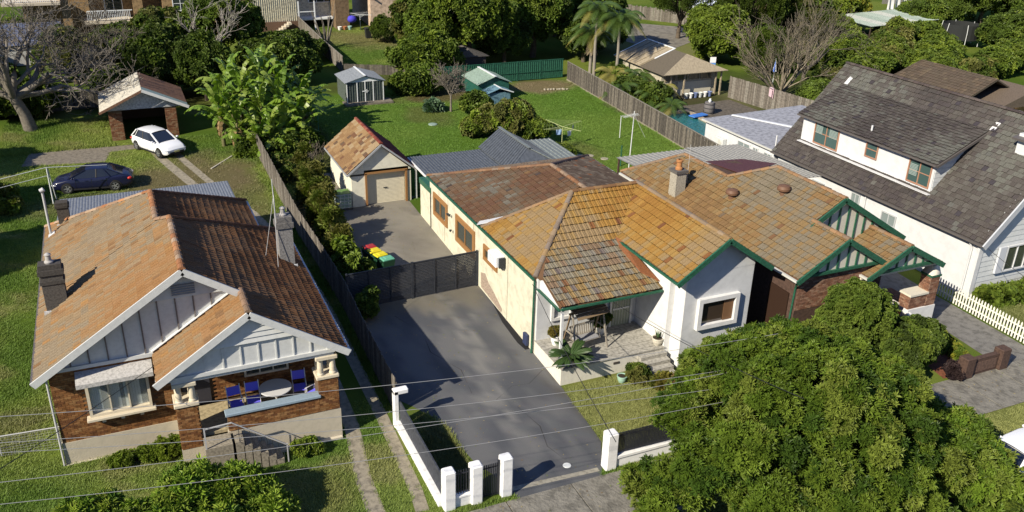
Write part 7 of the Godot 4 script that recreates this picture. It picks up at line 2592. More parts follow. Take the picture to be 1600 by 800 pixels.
func yard_things() -> void:
	var gv := mt("galv_light", Color(0.55, 0.57, 0.56), 0.5)
	var yl := mt("hoist_yellow", Color(0.4, 0.45, 0.2), 0.5)
	var c1 := clothes_line(G(29.2, -55.7), "pale yellow rotary clothes line on the back lawn with pegged cloths", yl, 1.9, 1.65)
	clothes_line(G(13.2, -64.5), "green rotary clothes line in the shade by the banana plants", mt("hoist_green", Color(0.06, 0.2, 0.13), 0.5), 1.9, 1.7)
	for i in 3:
		var t := thing("cloth", ["pale blue cloth hanging on the yellow clothes line", "white cloth hanging on the yellow clothes line", "small grey cloth at the end of the yellow clothes line"][i], "cloth", c1.position + Vector3([-0.5, 0.1, 1.0][i], 1.6, [0.4, 0.9, -0.3][i]), 0.4 * i)
		var b := Buf.new()
		var P := []
		for r in 5:
			var row := []
			for k in 6:
				row.append(Vector3(-0.22 + k * 0.088, -r * 0.1, 0.03 * sin(k * 1.7 + r * 0.5)))
			P.append(row)
		grid(b, P)
		obj("fabric", b, mt("cloth_%d" % i, [Color(0.3, 0.45, 0.7), Color(0.75, 0.75, 0.75), Color(0.4, 0.4, 0.42)][i], 0.9), t)
	clothes_line(G(24.9, -95.8), "white rotary clothes line in the shade beside the pink house", gv, 1.5, 1.6)
	var t3 := thing("bag", "round violet blue bag hanging on the clothes line beside the pink house", "bag", G(23.9, -95.4, 0.9))
	var b3 := Buf.new()
	b3.ball(Vector3(0, 0.35, 0), Vector3(0.5, 0.4, 0.45), 12, 0.05, rng)
	obj("fabric", b3, mt("bag_blue", Color(0.06, 0.05, 0.45), 0.8), t3)
	t3 = thing("garden_bin", "small black lidded bin left of the round clipped bush", "bin", G(24.7, -92.0))
	b3 = Buf.new()
	b3.hexa([Vector3(-0.24, 0, -0.24), Vector3(-0.24, 0, 0.24), Vector3(0.24, 0, 0.24), Vector3(0.24, 0, -0.24), Vector3(-0.32, 1.0, -0.32), Vector3(-0.32, 1.0, 0.32), Vector3(0.32, 1.0, 0.32), Vector3(0.32, 1.0, -0.32)])
	obj("body", b3, mt("bin_black", Color(0.02, 0.022, 0.022), 0.6), t3)
	b3 = Buf.new()
	b3.chamfer(Vector3(0, 1.03, 0), Vector3(0.7, 0.08, 0.7), 0.03)
	obj("lid", b3, mt("bin_black", Color(0.02, 0.022, 0.022), 0.6), t3)
	t3 = thing("towel", "pink and white towel hung over the grey brown fence beyond the flat roof", "towel", G(50.75, -58.9, 0.9), 1.3)
	b3 = Buf.new()
	for s in 2:
		b3.box(Vector3(0.0, 0.62 + 0.02 * s, 0.07 - 0.14 * s), Vector3(0.55, 0.85 - 0.2 * s, 0.025))
	b3.box(Vector3(0, 1.06, 0), Vector3(0.55, 0.03, 0.16))
	obj("fabric", b3, mt("towel_pink", Color(0.62, 0.45, 0.5), 0.9), t3)
	t3 = thing("sign_board", "small white and blue board on a post right of the hut roof", "sign", G(50.0, -66.5), -0.3)
	b3 = Buf.new()
	b3.box(Vector3(0, 1.3, 0), Vector3(0.08, 2.6, 0.08))
	obj("post", b3, gv, t3)
	b3 = Buf.new()
	b3.box(Vector3(0, 2.5, 0.06), Vector3(0.55, 0.5, 0.03))
	obj("upper_board", b3, mt("cloth_1", Color(0.75, 0.75, 0.75), 0.9), t3)
	b3 = Buf.new()
	b3.box(Vector3(0, 2.0, 0.06), Vector3(0.55, 0.48, 0.03))
	obj("lower_board", b3, mt("sign_blue", Color(0.1, 0.25, 0.6), 0.6), t3)
	# aerial masts behind the roofs
	var t2 := thing("aerial_mast", "tall galvanised mast with a many-armed aerial over the back lawn", "aerial", G(30.9, -49.0))
	var b2 := Buf.new()
	b2.tube([V3, Vector3(0.1, 4.7, 0)], [0.045, 0.03], 8)
	obj("mast", b2, gv, t2)
	b2 = Buf.new()
	b2.tube([Vector3(-0.8, 4.4, 0.1), Vector3(0.4, 4.5, 0)], [0.018, 0.018], 5)
	for i in 9:
		var p := Vector3(-0.8 + i * 0.13, 4.4 + i * 0.011, 0.1)
		b2.tube([p + Vector3(0, 0, -0.35), p + Vector3(0, 0.03, 0.35)], [0.009, 0.009], 4)
	b2.tube([Vector3(0.1, 4.5, 0), Vector3(0.9, 2.9, 0.3)], [0.008, 0.008], 4)
	obj("aerial", b2, gv, t2)
	t2 = thing("line_post", "short dark green post by the grey iron roof", "post", G(31.6, -51.2))
	b2 = Buf.new()
	b2.tube([V3, Vector3(0, 1.5, 0)], [0.05, 0.05], 8, true)
	obj("post", b2, mt("green_trim", Color(0.028, 0.115, 0.068), 0.45, "blotch", 1.0), t2)
	t2 = thing("line_post", "thin pale post standing on the back lawn near the dark fence", "post", G(34.6, -56.5))
	b2 = Buf.new()
	b2.tube([V3, Vector3(0, 1.7, 0)], [0.03, 0.03], 8, true)
	obj("post", b2, gv, t2)
	t2 = thing("clothes_line", "bare pipe clothes line frame left of the dark sedan", "clothes line", G(-4.6, -56.0), 0.15)
	b2 = Buf.new()
	b2.tube([V3, Vector3(0, 2.3, 0)], [0.04, 0.035], 8)
	b2.tube([Vector3(0.25, 0, -0.6), Vector3(0.05, 2.2, 0)], [0.03, 0.03], 6)
	obj("post", b2, gv, t2)
	b2 = Buf.new()
	b2.tube([Vector3(-3.4, 2.0, 0.4), Vector3(0, 2.3, 0), Vector3(3.3, 1.85, -0.3)], [0.02, 0.02, 0.02], 6)
	b2.tube([Vector3(-3.4, 1.7, 1.0), Vector3(0, 1.9, 0.3)], [0.015, 0.015], 6)
	obj("arm", b2, gv, t2)
	# stepping stones on the back lawn
	for i in 7:
		var s := thing("stepping_stone", ["pale stepping stone nearest the green post on the back lawn", "second pale stepping stone from the green post", "third pale stepping stone from the green post", "fourth pale stepping stone from the green post", "fifth pale stepping stone from the green post", "sixth pale stepping stone from the green post", "pale stepping stone farthest from the green post, by the clothes line"][i], "stepping stone", G(31.2 - i * 0.72, -52.8 - i * 0.55 - (i % 2) * 0.3, 0.0), rf(0, 3), "stepping stones on the back lawn")
		var b := Buf.new()
		b.lathe([Vector2(0.3, 0.0), Vector2(0.28, 0.04), Vector2(0, 0.045)], V3, 9)
		obj("stone", b, mt("stone_pale", Color(0.36, 0.32, 0.24), 0.9, "speck", 0.4), s)
	for i in 9:
		var x := 36.6 - i * 0.25 + rf(-0.1, 0.1)
		var s := thing("garden_rock", ["pale rock at the corner of the bare bed by the dark fence, nearest the fence", "second rock from the fence edging the bare bed", "third rock from the fence edging the bare bed", "fourth rock from the fence edging the bare bed", "fifth rock from the fence edging the bare bed", "sixth rock from the fence edging the bare bed", "seventh rock from the fence edging the bare bed", "eighth rock from the fence edging the bare bed", "rock farthest from the fence edging the bare bed"][i], "rock", G(x, -69.2 - i * 0.05), 0, "rocks edging the bare garden bed")
		var b := Buf.new()
		b.ball(Vector3(0, 0.06, 0), Vector3(rf(0.1, 0.18), rf(0.07, 0.12), rf(0.1, 0.16)), 7, 0.15, rng)
		obj("stone", b, mt("stone_pale", Color(0.36, 0.32, 0.24), 0.9, "speck", 0.4), s)
	# drum and clutter by the grey shed
	t2 = thing("blue_bucket", "bright blue bucket on the edge of the back lawn", "bucket", G(25.0, -62.8))
	b2 = Buf.new()
	b2.lathe([Vector2(0.0, 0.01), Vector2(0.14, 0), Vector2(0.19, 0.3), Vector2(0.2, 0.31), Vector2(0.17, 0.3), Vector2(0.12, 0.05)], V3, 14)
	obj("body", b2, mt("bucket_blue", Color(0.04, 0.09, 0.5), 0.5), t2)
	t2 = thing("garden_disc", "pale green upturned lid lying on the back lawn", "lid", G(21.9, -63.5))
	b2 = Buf.new()
	b2.lathe([Vector2(0.36, 0.0), Vector2(0.34, 0.06), Vector2(0, 0.1)], V3, 16)
	obj("lid", b2, mt("pale_green_iron", Color(0.3, 0.4, 0.33), 0.55), t2)
	t2 = thing("plank", "loose pale plank lying across the grass right of the white hatchback", "plank", G(5.6, -60.0, 0.03), 0.9)
	b2 = Buf.new()
	b2.box(V3, Vector3(2.6, 0.05, 0.1), Basis(Vector3.FORWARD, -0.03))
	obj("board", b2, mt("plank_pale", Color(0.4, 0.37, 0.3), 0.9), t2)
	t2 = thing("cover_plate", "round metal cover set in the asphalt near the front of the driveway", "cover", Vector3(13.35, 0.016, -23.75))
	b2 = Buf.new()
	b2.lathe([Vector2(0.16, 0.0), Vector2(0.15, 0.012), Vector2(0, 0.014)], V3, 16)
	obj("plate", b2, gv, t2)
	t2 = thing("drain_pit", "dark wedge shaped gap in the asphalt along the foot of the cream wall", "drain", Vector3(15.42, 0, -33.6))
	b2 = Buf.new()
	b2.prism([Vector3(0.16, g(-36.3) + 0.026, -2.7), Vector3(-0.1, g(-34.5) + 0.026, -0.9), Vector3(-0.16, g(-32.6) + 0.026, 1.0), Vector3(-0.06, g(-31.9) + 0.026, 1.7), Vector3(0.16, g(-31.9) + 0.026, 1.7)], Vector3.DOWN * 0.02)
	obj("pit", b2, mt("pit_dark", Color(0.012, 0.012, 0.014), 0.95), t2)
	t2 = thing("side_box", "dark blue meter box low on the cream side wall", "box", Vector3(15.5, 0.25, -32.2))
	b2 = Buf.new()
	b2.chamfer(Vector3(0, 0.3, 0), Vector3(0.14, 0.55, 0.4), 0.02)
	obj("case", b2, mt("meter_blue", Color(0.03, 0.04, 0.09), 0.5), t2)

func wires() -> void:
	var m := mt("wire_pale", Color(0.3, 0.3, 0.3), 0.5)
	var k := 0
	for q in [[8.75, 6.35, "topmost"], [8.1, 5.35, "second from the top"], [7.9, 4.75, "third from the top"], [7.15, 5.35, "fourth from the top"], [6.6, 4.3, "lowest"]]:
		var t := thing("power_line", "%s of the pale overhead wires crossing before the houses" % q[2], "wire")
		var b := Buf.new()
		var pts := []
		var rr := []
		for i in 25:
			var x := -9.0 + i * 1.25
			var u := (x + 3.8) / 20.0
			pts.append(Vector3(x, lerpf(q[0], q[1], u) - 0.25 * (1.0 - pow(u * 2.0 - 1.0, 2.0)), -20.5 + k * 0.12))
			rr.append(0.008)
		b.tube(pts, rr, 5)
		obj("wire", b, m, t)
		settle(t, pts[0])
		k += 1
	var dark := mt("wire_dark", Color(0.02, 0.02, 0.02), 0.5)
	for q in [[Vector3(15.5, 3.6, -31.7), Vector3(10.4, 7.2, -16.0), "dark service wire running from the cream house wall towards the street"], [Vector3(18.2, 3.4, -29.2), Vector3(16.6, 7.0, -16.0), "thin service wire running from the porch roof towards the street"], [Vector3(0.0, 3.9, -30.4), Vector3(-8.0, 7.4, -17.0), "dark service wire running from the brown cottage to the lower left"], [Vector3(39.9, 3.0, -28.2), Vector3(27.0, 8.0, -14.0), "thin service wire running from the white two-storey house"]]:
		var t := thing("service_wire", q[2], "wire")
		var b := Buf.new()
		var pts := []
		var rr := []
		for i in 15:
			var u := i / 14.0
			pts.append((q[0] as Vector3).lerp(q[1], u) + Vector3.DOWN * 0.8 * u * (1.0 - u))
			rr.append(0.012)
		b.tube(pts, rr, 5)
		obj("wire", b, dark, t)
		settle(t, q[0])

# ---------------------------------------------------------------- everything that grows
func plants() -> void:
	var lance := leaf_cluster(11, 0.25, 0.07, 0.55, 0.08)  # pointed leaves in whorls
	var small := leaf_cluster(9, 0.15, 0.06, 0.5)
	var broad := leaf_cluster(7, 0.3, 0.15, 0.5)
	var fine := leaf_cluster(10, 0.24, 0.025, 0.6)
	var coarse := leaf_cluster(8, 0.42, 0.17, 0.45)
	var street := [Color(0.115, 0.18, 0.02), Color(0.14, 0.21, 0.024), Color(0.09, 0.15, 0.018), Color(0.165, 0.235, 0.03), Color(0.062, 0.115, 0.016), Color(0.19, 0.24, 0.04)]
	var deep := [Color(0.065, 0.1, 0.018), Color(0.085, 0.125, 0.022), Color(0.105, 0.15, 0.024), Color(0.052, 0.078, 0.017)]
	var mid := [Color(0.085, 0.13, 0.02), Color(0.11, 0.16, 0.024), Color(0.065, 0.1, 0.018), Color(0.14, 0.185, 0.03)]
	var bright := [Color(0.14, 0.195, 0.025), Color(0.175, 0.23, 0.03), Color(0.11, 0.155, 0.022)]
	var olive := [Color(0.13, 0.14, 0.035), Color(0.16, 0.16, 0.045), Color(0.1, 0.11, 0.03)]
	# the great street tree on the verge: a broad dome of many billows
	var blobs := []
	for i in 52:
		var a := i * 2.39996
		var r := sqrt((i + 0.5) / 52.0)
		var x := cos(a) * r * 5.6
		var z := sin(a) * r * 4.5
		var y := 1.5 + 4.1 * (1.0 - pow(r, 1.8)) + rf(-0.45, 0.35)
		if x + z < -5.0 or (x < -5.0 and z < -0.4) or (x < -3.4 and z > 0.9) or i in [17, 29, 38]:
			continue
		blobs.append([Vector3(x, y, z), Vector3(rf(0.85, 1.5), rf(0.75, 1.2), rf(0.85, 1.45))])
	tree("street_tree", "great spreading street tree with narrow yellow green leaves before the brick house", Vector3(20.0, 0, -19.6), blobs, 2.0, 0.28, 0.42, 64, lance, toned(street, 0.78), 0.72, "", "tree", 1.25)
	blobs = [[Vector3(0, 1.5, 0), Vector3(1.9, 1.3, 1.4)], [Vector3(0.7, 1.2, 0.6), Vector3(1.2, 1.1, 1.1)], [Vector3(-1.5, 1.7, -0.2), Vector3(1.4, 1.1, 1.2)], [Vector3(1.7, 0.9, -1.0), Vector3(1.1, 0.9, 1.0)], [Vector3(0.2, 1.2, -1.4), Vector3(1.5, 1.0, 1.0)], [Vector3(1.0, 0.6, 2.2), Vector3(1.0, 0.8, 0.8)], [Vector3(2.6, 0.5, 2.7), Vector3(1.3, 0.8, 0.8)], [Vector3(0.0, 1.1, 1.5), Vector3(1.1, 1.0, 1.0)]]
	tree("street_shrub", "low wide green tree beside the white kerb car, right of the street tree", Vector3(25.7, 0, -17.5), blobs, 0.9, 0.16, 0.4, 30, lance, street + mid, 0.9)
	blobs = [[Vector3(0, 2.2, 0), Vector3(1.6, 1.7, 1.4)], [Vector3(-1.2, 1.6, 0.6), Vector3(1.2, 1.2, 1.1)], [Vector3(1.0, 2.0, 0.4), Vector3(1.3, 1.4, 1.1)], [Vector3(0.2, 3.1, 0.0), Vector3(1.2, 0.9, 1.0)]]
	tree("garden_tree", "dense round dark green tree with fine leaves before the striped gables", Vector3(28.5, 0, -25.7), blobs, 1.0, 0.14, 0.32, 34, small, [Color(0.1, 0.15, 0.022), Color(0.08, 0.125, 0.02), Color(0.13, 0.18, 0.03)], 1.0)
	blobs = [[Vector3(0, 1.2, 0), Vector3(1.4, 1.2, 1.2)], [Vector3(1.3, 1.0, -0.4), Vector3(1.3, 1.0, 1.1)], [Vector3(-1.0, 1.0, 0.4), Vector3(1.1, 1.0, 1.0)]]
	tree("garden_shrub", "dark fine leaved shrub between the street tree and the red path", Vector3(30.6, 0, -24.2), blobs, 0.0, 0.1, 0.3, 30, small, mid + deep, 1.0, "", "shrub")
	blobs = [[Vector3(0, 0.7, 0), Vector3(0.9, 0.8, 0.8)], [Vector3(0.6, 0.9, -0.8), Vector3(0.9, 0.7, 0.8)], [Vector3(-0.4, 0.5, 0.8), Vector3(0.8, 0.6, 0.7)]]
	tree("red_tipped_shrub", "green shrub with reddish leaf tips by the iron fence and porch steps", Vector3(19.4, 0, -24.6), blobs, 0.0, 0.1, 0.28, 30, lance, [Color(0.13, 0.11, 0.03), Color(0.09, 0.12, 0.024), Color(0.17, 0.1, 0.04), Color(0.1, 0.14, 0.03)], 0.7, "", "shrub")
	var k := 0
	for q in [[21.6, -27.2, 0.7, 0.6, "fern-like green plant against the grey gable wall, nearest the steps"], [22.6, -27.3, 0.8, 0.75, "broad leaved green plant under the white framed gable window"], [21.3, -26.3, 0.6, 0.5, "low leafy plant right of the porch steps"], [23.6, -27.1, 0.7, 0.6, "leafy plant at the right end under the gable window"], [22.3, -26.2, 0.8, 0.6, "loose green plant in front of the gable bed"]]:
		tree("bed_plant", q[4], Vector3(q[0], 0, q[1]), [[Vector3(0, q[3], 0), Vector3(q[2], q[3], q[2])]], 0.0, 0.1, 0.24, 22, broad if k % 2 else lance, mid + bright, 0.8, "plants in the bed under the gable window", "plant")
		k += 1
	tree("porch_bush", "round clipped green bush on the dry lawn left of the porch steps", Vector3(18.95, 0, -27.95), [[Vector3(0, 0.35, 0), Vector3(0.55, 0.38, 0.5)]], 0.0, 0.1, 0.2, 30, small, olive + mid, 0.8, "", "bush")
	tree("porch_bush", "yellowish strappy bush at the foot of the porch steps", Vector3(19.75, 0, -26.95), [[Vector3(0, 0.25, 0), Vector3(0.4, 0.3, 0.4)]], 0.0, 0.1, 0.2, 26, fine, [Color(0.2, 0.18, 0.04), Color(0.14, 0.16, 0.03)], 0.9, "", "bush")
	# lower left: glossy trees at the edge of the picture
	blobs = [[Vector3(0, 1.2, 0), Vector3(1.1, 0.8, 0.8)], [Vector3(1.3, 1.0, 0.3), Vector3(1.0, 0.7, 0.7)], [Vector3(-1.4, 0.8, 0.8), Vector3(1.0, 0.6, 0.7)], [Vector3(0.3, 1.3, -0.3), Vector3(0.6, 0.45, 0.5)], [Vector3(2.1, 0.5, 0.9), Vector3(0.8, 0.5, 0.7)], [Vector3(-0.6, 1.15, 0.3), Vector3(0.55, 0.5, 0.5)], [Vector3(0.9, 0.5, 1.2), Vector3(0.9, 0.5, 0.6)]]
	tree("glossy_tree", "glossy narrow leaved tree at the bottom left before the brown cottage", Vector3(0.4, 0, -25.9), blobs, 0.7, 0.1, 0.34, 26, lance, toned(bright + street, 1.25), 1.0)
	blobs = [[Vector3(0, 0.9, 0), Vector3(1.2, 0.9, 0.9)], [Vector3(-1.1, 0.7, 0.5), Vector3(1.0, 0.8, 0.8)], [Vector3(0.9, 0.8, 0.4), Vector3(0.9, 0.7, 0.7)]]
	tree("glossy_tree", "smaller glossy tree in the bottom left corner", Vector3(-2.9, 0, -25.8), blobs, 0.5, 0.08, 0.3, 26, lance, toned(bright + street, 1.2), 0.9)
	tree("hedge", "low bright green hedge along the plinth of the brown cottage", Vector3(-0.6, 0, -30.0), [[Vector3(-0.9, 0.2, 0), Vector3(0.9, 0.3, 0.35)], [Vector3(0.4, 0.3, 0.1), Vector3(0.8, 0.4, 0.4)]], 0.0, 0.1, 0.2, 30, small, bright, 0.8, "", "hedge")
	tree("step_bush", "small bright bush growing beside the cottage steps", Vector3(4.5, 0, -28.2), [[Vector3(0, 0.2, 0), Vector3(0.55, 0.26, 0.3)]], 0.0, 0.05, 0.18, 24, broad, bright, 0.6, "", "bush")
	# shrubs along the driveway fence
	k = 0
	for q in [[10.2, -55.0, 0.8, 1.0], [9.9, -51.6, 0.9, 1.1], [9.6, -48.6, 0.9, 1.1], [9.6, -46.2, 0.9, 1.2], [9.5, -44.0, 0.85, 1.0], [9.4, -42.0, 0.8, 0.7], [9.5, -40.4, 0.8, 0.6]]:
		tree("fence_shrub", ["olive feathery shrub, farthest back along the driveway fence", "yellow green feathery shrub left of the water tank", "tall feathery shrub by the fence, shading the pavement", "tallest olive shrub along the driveway fence", "thin olive shrub along the fence before the bins", "dark leafy shrub along the fence left of the bins", "dark strappy plants at the fence corner behind the slat panel"][k], G(q[0], q[1]), [[Vector3(rf(-0.2, 0.2), q[3] * 0.6, rf(-0.5, 0.5)), Vector3(q[2] * 0.8, q[3] * 0.6, 0.7)], [Vector3(rf(-0.2, 0.5), q[3] * rf(1.2, 1.7), rf(-0.6, 0.6)), Vector3(q[2] * 0.45, q[3] * 0.5, 0.4)], [Vector3(rf(0.0, 0.7), q[3] * rf(0.7, 1.3), rf(-0.9, 0.9)), Vector3(q[2] * 0.5, q[3] * 0.45, 0.45)], [Vector3(rf(-0.3, 0.3), q[3] * rf(1.5, 2.1), rf(-0.5, 0.5)), Vector3(q[2] * 0.3, q[3] * 0.45, 0.3)]], 0.0, 0.1, 0.3, 12, fine if k < 5 else broad, [Color(0.15, 0.16, 0.04), Color(0.19, 0.185, 0.055), Color(0.11, 0.145, 0.025), Color(0.14, 0.18, 0.03)] if k < 5 else mid + bright, 1.25, "shrubs along the driveway fence", "shrub")
		k += 1
	tree("driveway_plant", "dark leafy plants in the shade at the corner of the slat fence", G(9.3, -37.3), [[Vector3(0, 0.5, 0), Vector3(0.5, 0.6, 0.6)], [Vector3(0.3, 0.8, -0.2), Vector3(0.35, 0.5, 0.4)]], 0.0, 0.05, 0.24, 22, broad, mid, 0.7, "", "plant")
	# banana clump
	var bm := []
	for i in 3:
		bm.append(mt("banana_leaf_%d" % i, [Color(0.19, 0.3, 0.032), Color(0.145, 0.25, 0.026), Color(0.24, 0.32, 0.05)][i], 0.42, "leafy", 0.5, "", 1.0, {"back": Color(0.5, 0.6, 0.1), "spec": 0.5}))
	var dead := mt("banana_dead", Color(0.24, 0.16, 0.07), 0.8, "leafy", 0.4)
	var stalk := mt("banana_stem", Color(0.2, 0.19, 0.08), 0.7, "wood", 0.5, "blotch", 1.0)
	var shapes := [blade_leaf(2.7, 0.72, 2.0, 0), blade_leaf(2.4, 0.66, 1.2, 1), blade_leaf(2.2, 0.6, 2.5, 2), blade_leaf(1.5, 0.4, 0.2, 1)]
	k = 0
	for q in [[6.2, -63.2, 3.0], [7.1, -62.0, 2.4], [7.8, -64.2, 3.9], [8.8, -62.4, 3.1], [9.3, -64.8, 4.2], [10.2, -62.8, 3.4], [10.9, -65.2, 4.0], [11.7, -63.4, 2.8], [9.0, -60.6, 1.5], [10.0, -61.2, 1.8], [7.4, -66.4, 3.6], [12.6, -65.4, 2.6], [8.3, -61.0, 1.4], [11.2, -61.6, 1.9], [9.8, -66.9, 4.0], [6.6, -65.2, 3.0]]:
		var t := thing("banana_plant", "%s banana plant in the clump, %s" % [["tall", "leaning", "ragged leaved", "bright green"][k % 4], ["leftmost at the front", "front left, low", "left of the middle", "front and centre", "in the middle, very tall", "front right of the middle", "right of the middle, at the back", "at the right edge", "lowest, nearest the cottage path", "low, nearest the weathered fence", "behind the leftmost plants", "at the back right corner", "short, in front of the clump", "short, at the right front", "tallest, at the back", "at the left back"][k]], "banana plant", G(q[0], q[1]), 0.0, "banana plants in the clump")
		var b := Buf.new()
		b.tube([V3, Vector3(rf(-0.1, 0.1), q[2] * 0.5, rf(-0.1, 0.1)), Vector3(rf(-0.15, 0.15), q[2], rf(-0.15, 0.15))], [0.15, 0.12, 0.06], 8)
		obj("stem", b, stalk, t)
		for i in 16:
			var a := i * 2.4 + k
			var s := rf(0.8, 1.15)
			var up := 0.35 if i > 11 else 0.0
			obj("leaf", shapes[(i + k) % 4] if i <= 11 else shapes[2], bm[(i + k) % 3], t, Transform3D(Basis(Vector3.UP, a).rotated(Vector3(sin(a), 0, cos(a)), rf(-0.1, 0.25) + up).scaled(Vector3(s, s, s)), Vector3(0, q[2] - 0.1 - (0.07 * (16 - i)), 0)))
		for i in 3:
			var a := i * 2.1 + k * 1.3
			obj("dead_leaf", shapes[3], dead, t, Transform3D(Basis(Vector3.UP, a).rotated(Vector3(sin(a), 0, cos(a)), -0.9), Vector3(0, q[2] * 0.72, 0)))
		k += 1
	tree("undergrowth", "tangle of bright leaves round the feet of the banana plants", G(9.6, -60.0), [[Vector3(-1.6, 0.4, -1.0), Vector3(1.3, 0.7, 0.8)], [Vector3(0.3, 0.5, 0.2), Vector3(1.2, 0.8, 0.9)], [Vector3(1.8, 0.5, -0.8), Vector3(1.2, 0.8, 0.8)]], 0.0, 0.1, 0.32, 20, coarse, mid + bright, 0.8, "", "shrub")
	tree("undergrowth", "yellow green creeper along the fence left of the water tank", G(9.0, -57.0), [[Vector3(0, 0.5, 0.5), Vector3(0.6, 0.7, 1.6)]], 0.0, 0.1, 0.3, 18, broad, olive + mid, 0.8, "", "shrub")
	# bare old tree over the left yard
	var pale := mt("pale_bark", Color(0.25, 0.22, 0.18), 0.9, "wood", 0.6, "blotch", 2.0, {"stretch": Vector3(3, 0.5, 3)})
	bare_tree("bare_tree", "big bare grey tree leaning over the left back yard", G(-6.2, -70.3), [Vector3(-0.5, 0.8, 0.3), Vector3(0.35, 0.8, 0.2), Vector3(0.8, 0.5, 0.0), Vector3(-0.9, 0.5, -0.2), Vector3(0.2, 0.9, -0.6), Vector3(1.0, 0.35, -0.3), Vector3(-0.2, 0.6, 0.8), Vector3(0.6, 0.6, -0.7), Vector3(0.9, 0.7, 0.4), Vector3(-0.7, 0.7, -0.6)], 3.3, 0.34, 6, pale, {"least": 0.016, "trunk": 2.6, "lean": Vector3(-0.7, 0, 0.2), "crook": 0.3, "kids": 2, "spread": 0.85, "short": 0.74, "thin": 0.66, "lift": 0.03})
	bare_tree("bare_tree", "bare twiggy tree behind the big bare tree, before the brick flats", G(-1.0, -76.0), [Vector3(-0.4, 0.8, 0.1), Vector3(0.4, 0.8, 0.2), Vector3(0.8, 0.5, -0.2), Vector3(-0.8, 0.5, 0.0), Vector3(0.0, 1, -0.5), Vector3(0.7, 0.6, 0.5)], 2.6, 0.16, 6, mt("dark_twigs", Color(0.15, 0.13, 0.1), 0.9, "wood", 0.6), {"least": 0.014, "trunk": 1.8, "crook": 0.3, "kids": 2, "spread": 0.8, "short": 0.75, "thin": 0.64})
	bare_tree("bare_tree", "slim bare white tree standing among dark leaves behind the brick garage", G(7.0, -76.5), [Vector3(-0.3, 1, 0.1), Vector3(0.3, 1, 0.2), Vector3(0.5, 0.8, -0.2), Vector3(-0.6, 0.8, 0.0)], 2.4, 0.12, 4, mt("white_bark", Color(0.42, 0.38, 0.33), 0.85, "wood", 0.6), {"trunk": 2.6, "crook": 0.2, "kids": 2, "spread": 0.55, "short": 0.76})
	bare_tree("bare_tree", "small bare grey garden tree before the low green shed", G(24.4, -66.2), [Vector3(-0.5, 0.9, 0.1), Vector3(0.5, 0.9, 0.2), Vector3(0.6, 0.8, -0.5), Vector3(-0.6, 0.8, -0.3), Vector3(0, 1, 0.5)], 1.15, 0.07, 4, pale, {"trunk": 1.3, "crook": 0.2, "kids": 3, "spread": 0.7, "short": 0.72})
	bare_tree("bare_tree", "pollarded bare shrub of upright stems on the far sunny lawn", G(19.4, -88.5), [Vector3(-0.3, 1, 0.1), Vector3(-0.15, 1, 0.2), Vector3(0.0, 1, -0.1), Vector3(0.15, 1, 0.1), Vector3(0.3, 1, 0.0), Vector3(-0.4, 1, -0.2), Vector3(0.25, 1, 0.25)], 3.0, 0.09, 1, pale, {"crook": 0.08, "kids": 1, "spread": 0.2, "short": 0.4})
	var rb := mt("tan_bark", Color(0.33, 0.28, 0.2), 0.85, "wood", 0.6, "blotch", 2.0)
	bare_tree("bare_tree", "many-stemmed bare pale tree beside the pool yard fence", G(54.2, -62.0), [Vector3(-0.5, 1, 0.1), Vector3(-0.2, 1, 0.3), Vector3(0.1, 1, -0.2), Vector3(0.35, 1, 0.1), Vector3(0.6, 0.9, 0.0), Vector3(-0.35, 1, -0.3), Vector3(0.8, 0.8, 0.3), Vector3(-0.7, 0.8, 0)], 3.2, 0.13, 4, rb, {"twigs": true, "least": 0.011, "crook": 0.14, "kids": 2, "spread": 0.5, "short": 0.76, "thin": 0.62})
	bare_tree("bare_tree", "spreading bare brown tree behind the many-stemmed one", G(60.5, -66.0), [Vector3(-0.7, 0.8, 0.1), Vector3(0.7, 0.7, 0.3), Vector3(0.1, 1, -0.4), Vector3(1.0, 0.5, 0.0), Vector3(-0.3, 1, 0.3), Vector3(0.9, 0.4, 0.5)], 2.8, 0.15, 5, mt("dark_twigs", Color(0.15, 0.13, 0.1), 0.9, "wood", 0.6), {"least": 0.013, "trunk": 1.0, "crook": 0.22, "kids": 2, "spread": 0.8, "short": 0.76, "thin": 0.64})
	bare_tree("bare_tree", "small bare brown shrub beside the banana clump", G(11.2, -57.4), [Vector3(-0.5, 1, 0.1), Vector3(0.4, 1, 0.2), Vector3(0.1, 1, -0.4), Vector3(0.7, 0.7, 0)], 0.9, 0.04, 3, mt("dark_twigs", Color(0.15, 0.13, 0.1), 0.9, "wood", 0.6), {"crook": 0.2, "kids": 3, "spread": 0.6})
	# trees and shrubs by centre: name, label, x, z, height of trunk, trunk radius, blobs scale, leaf, palette
	var B := func(w: float, h: float, d: float, y: float, n: int) -> Array:
		var o := []
		for i in n:
			var a := i * 2.4 + rf(-0.3, 0.3)
			var r := sqrt((i + 0.4) / n)
			o.append([Vector3(cos(a) * r * w * 0.62, y + h * 0.45 * (1.0 - r * r) + rf(-0.25, 0.25) * h, sin(a) * r * d * 0.62), Vector3(w, h, d) * rf(0.38, 0.52)])
		return o
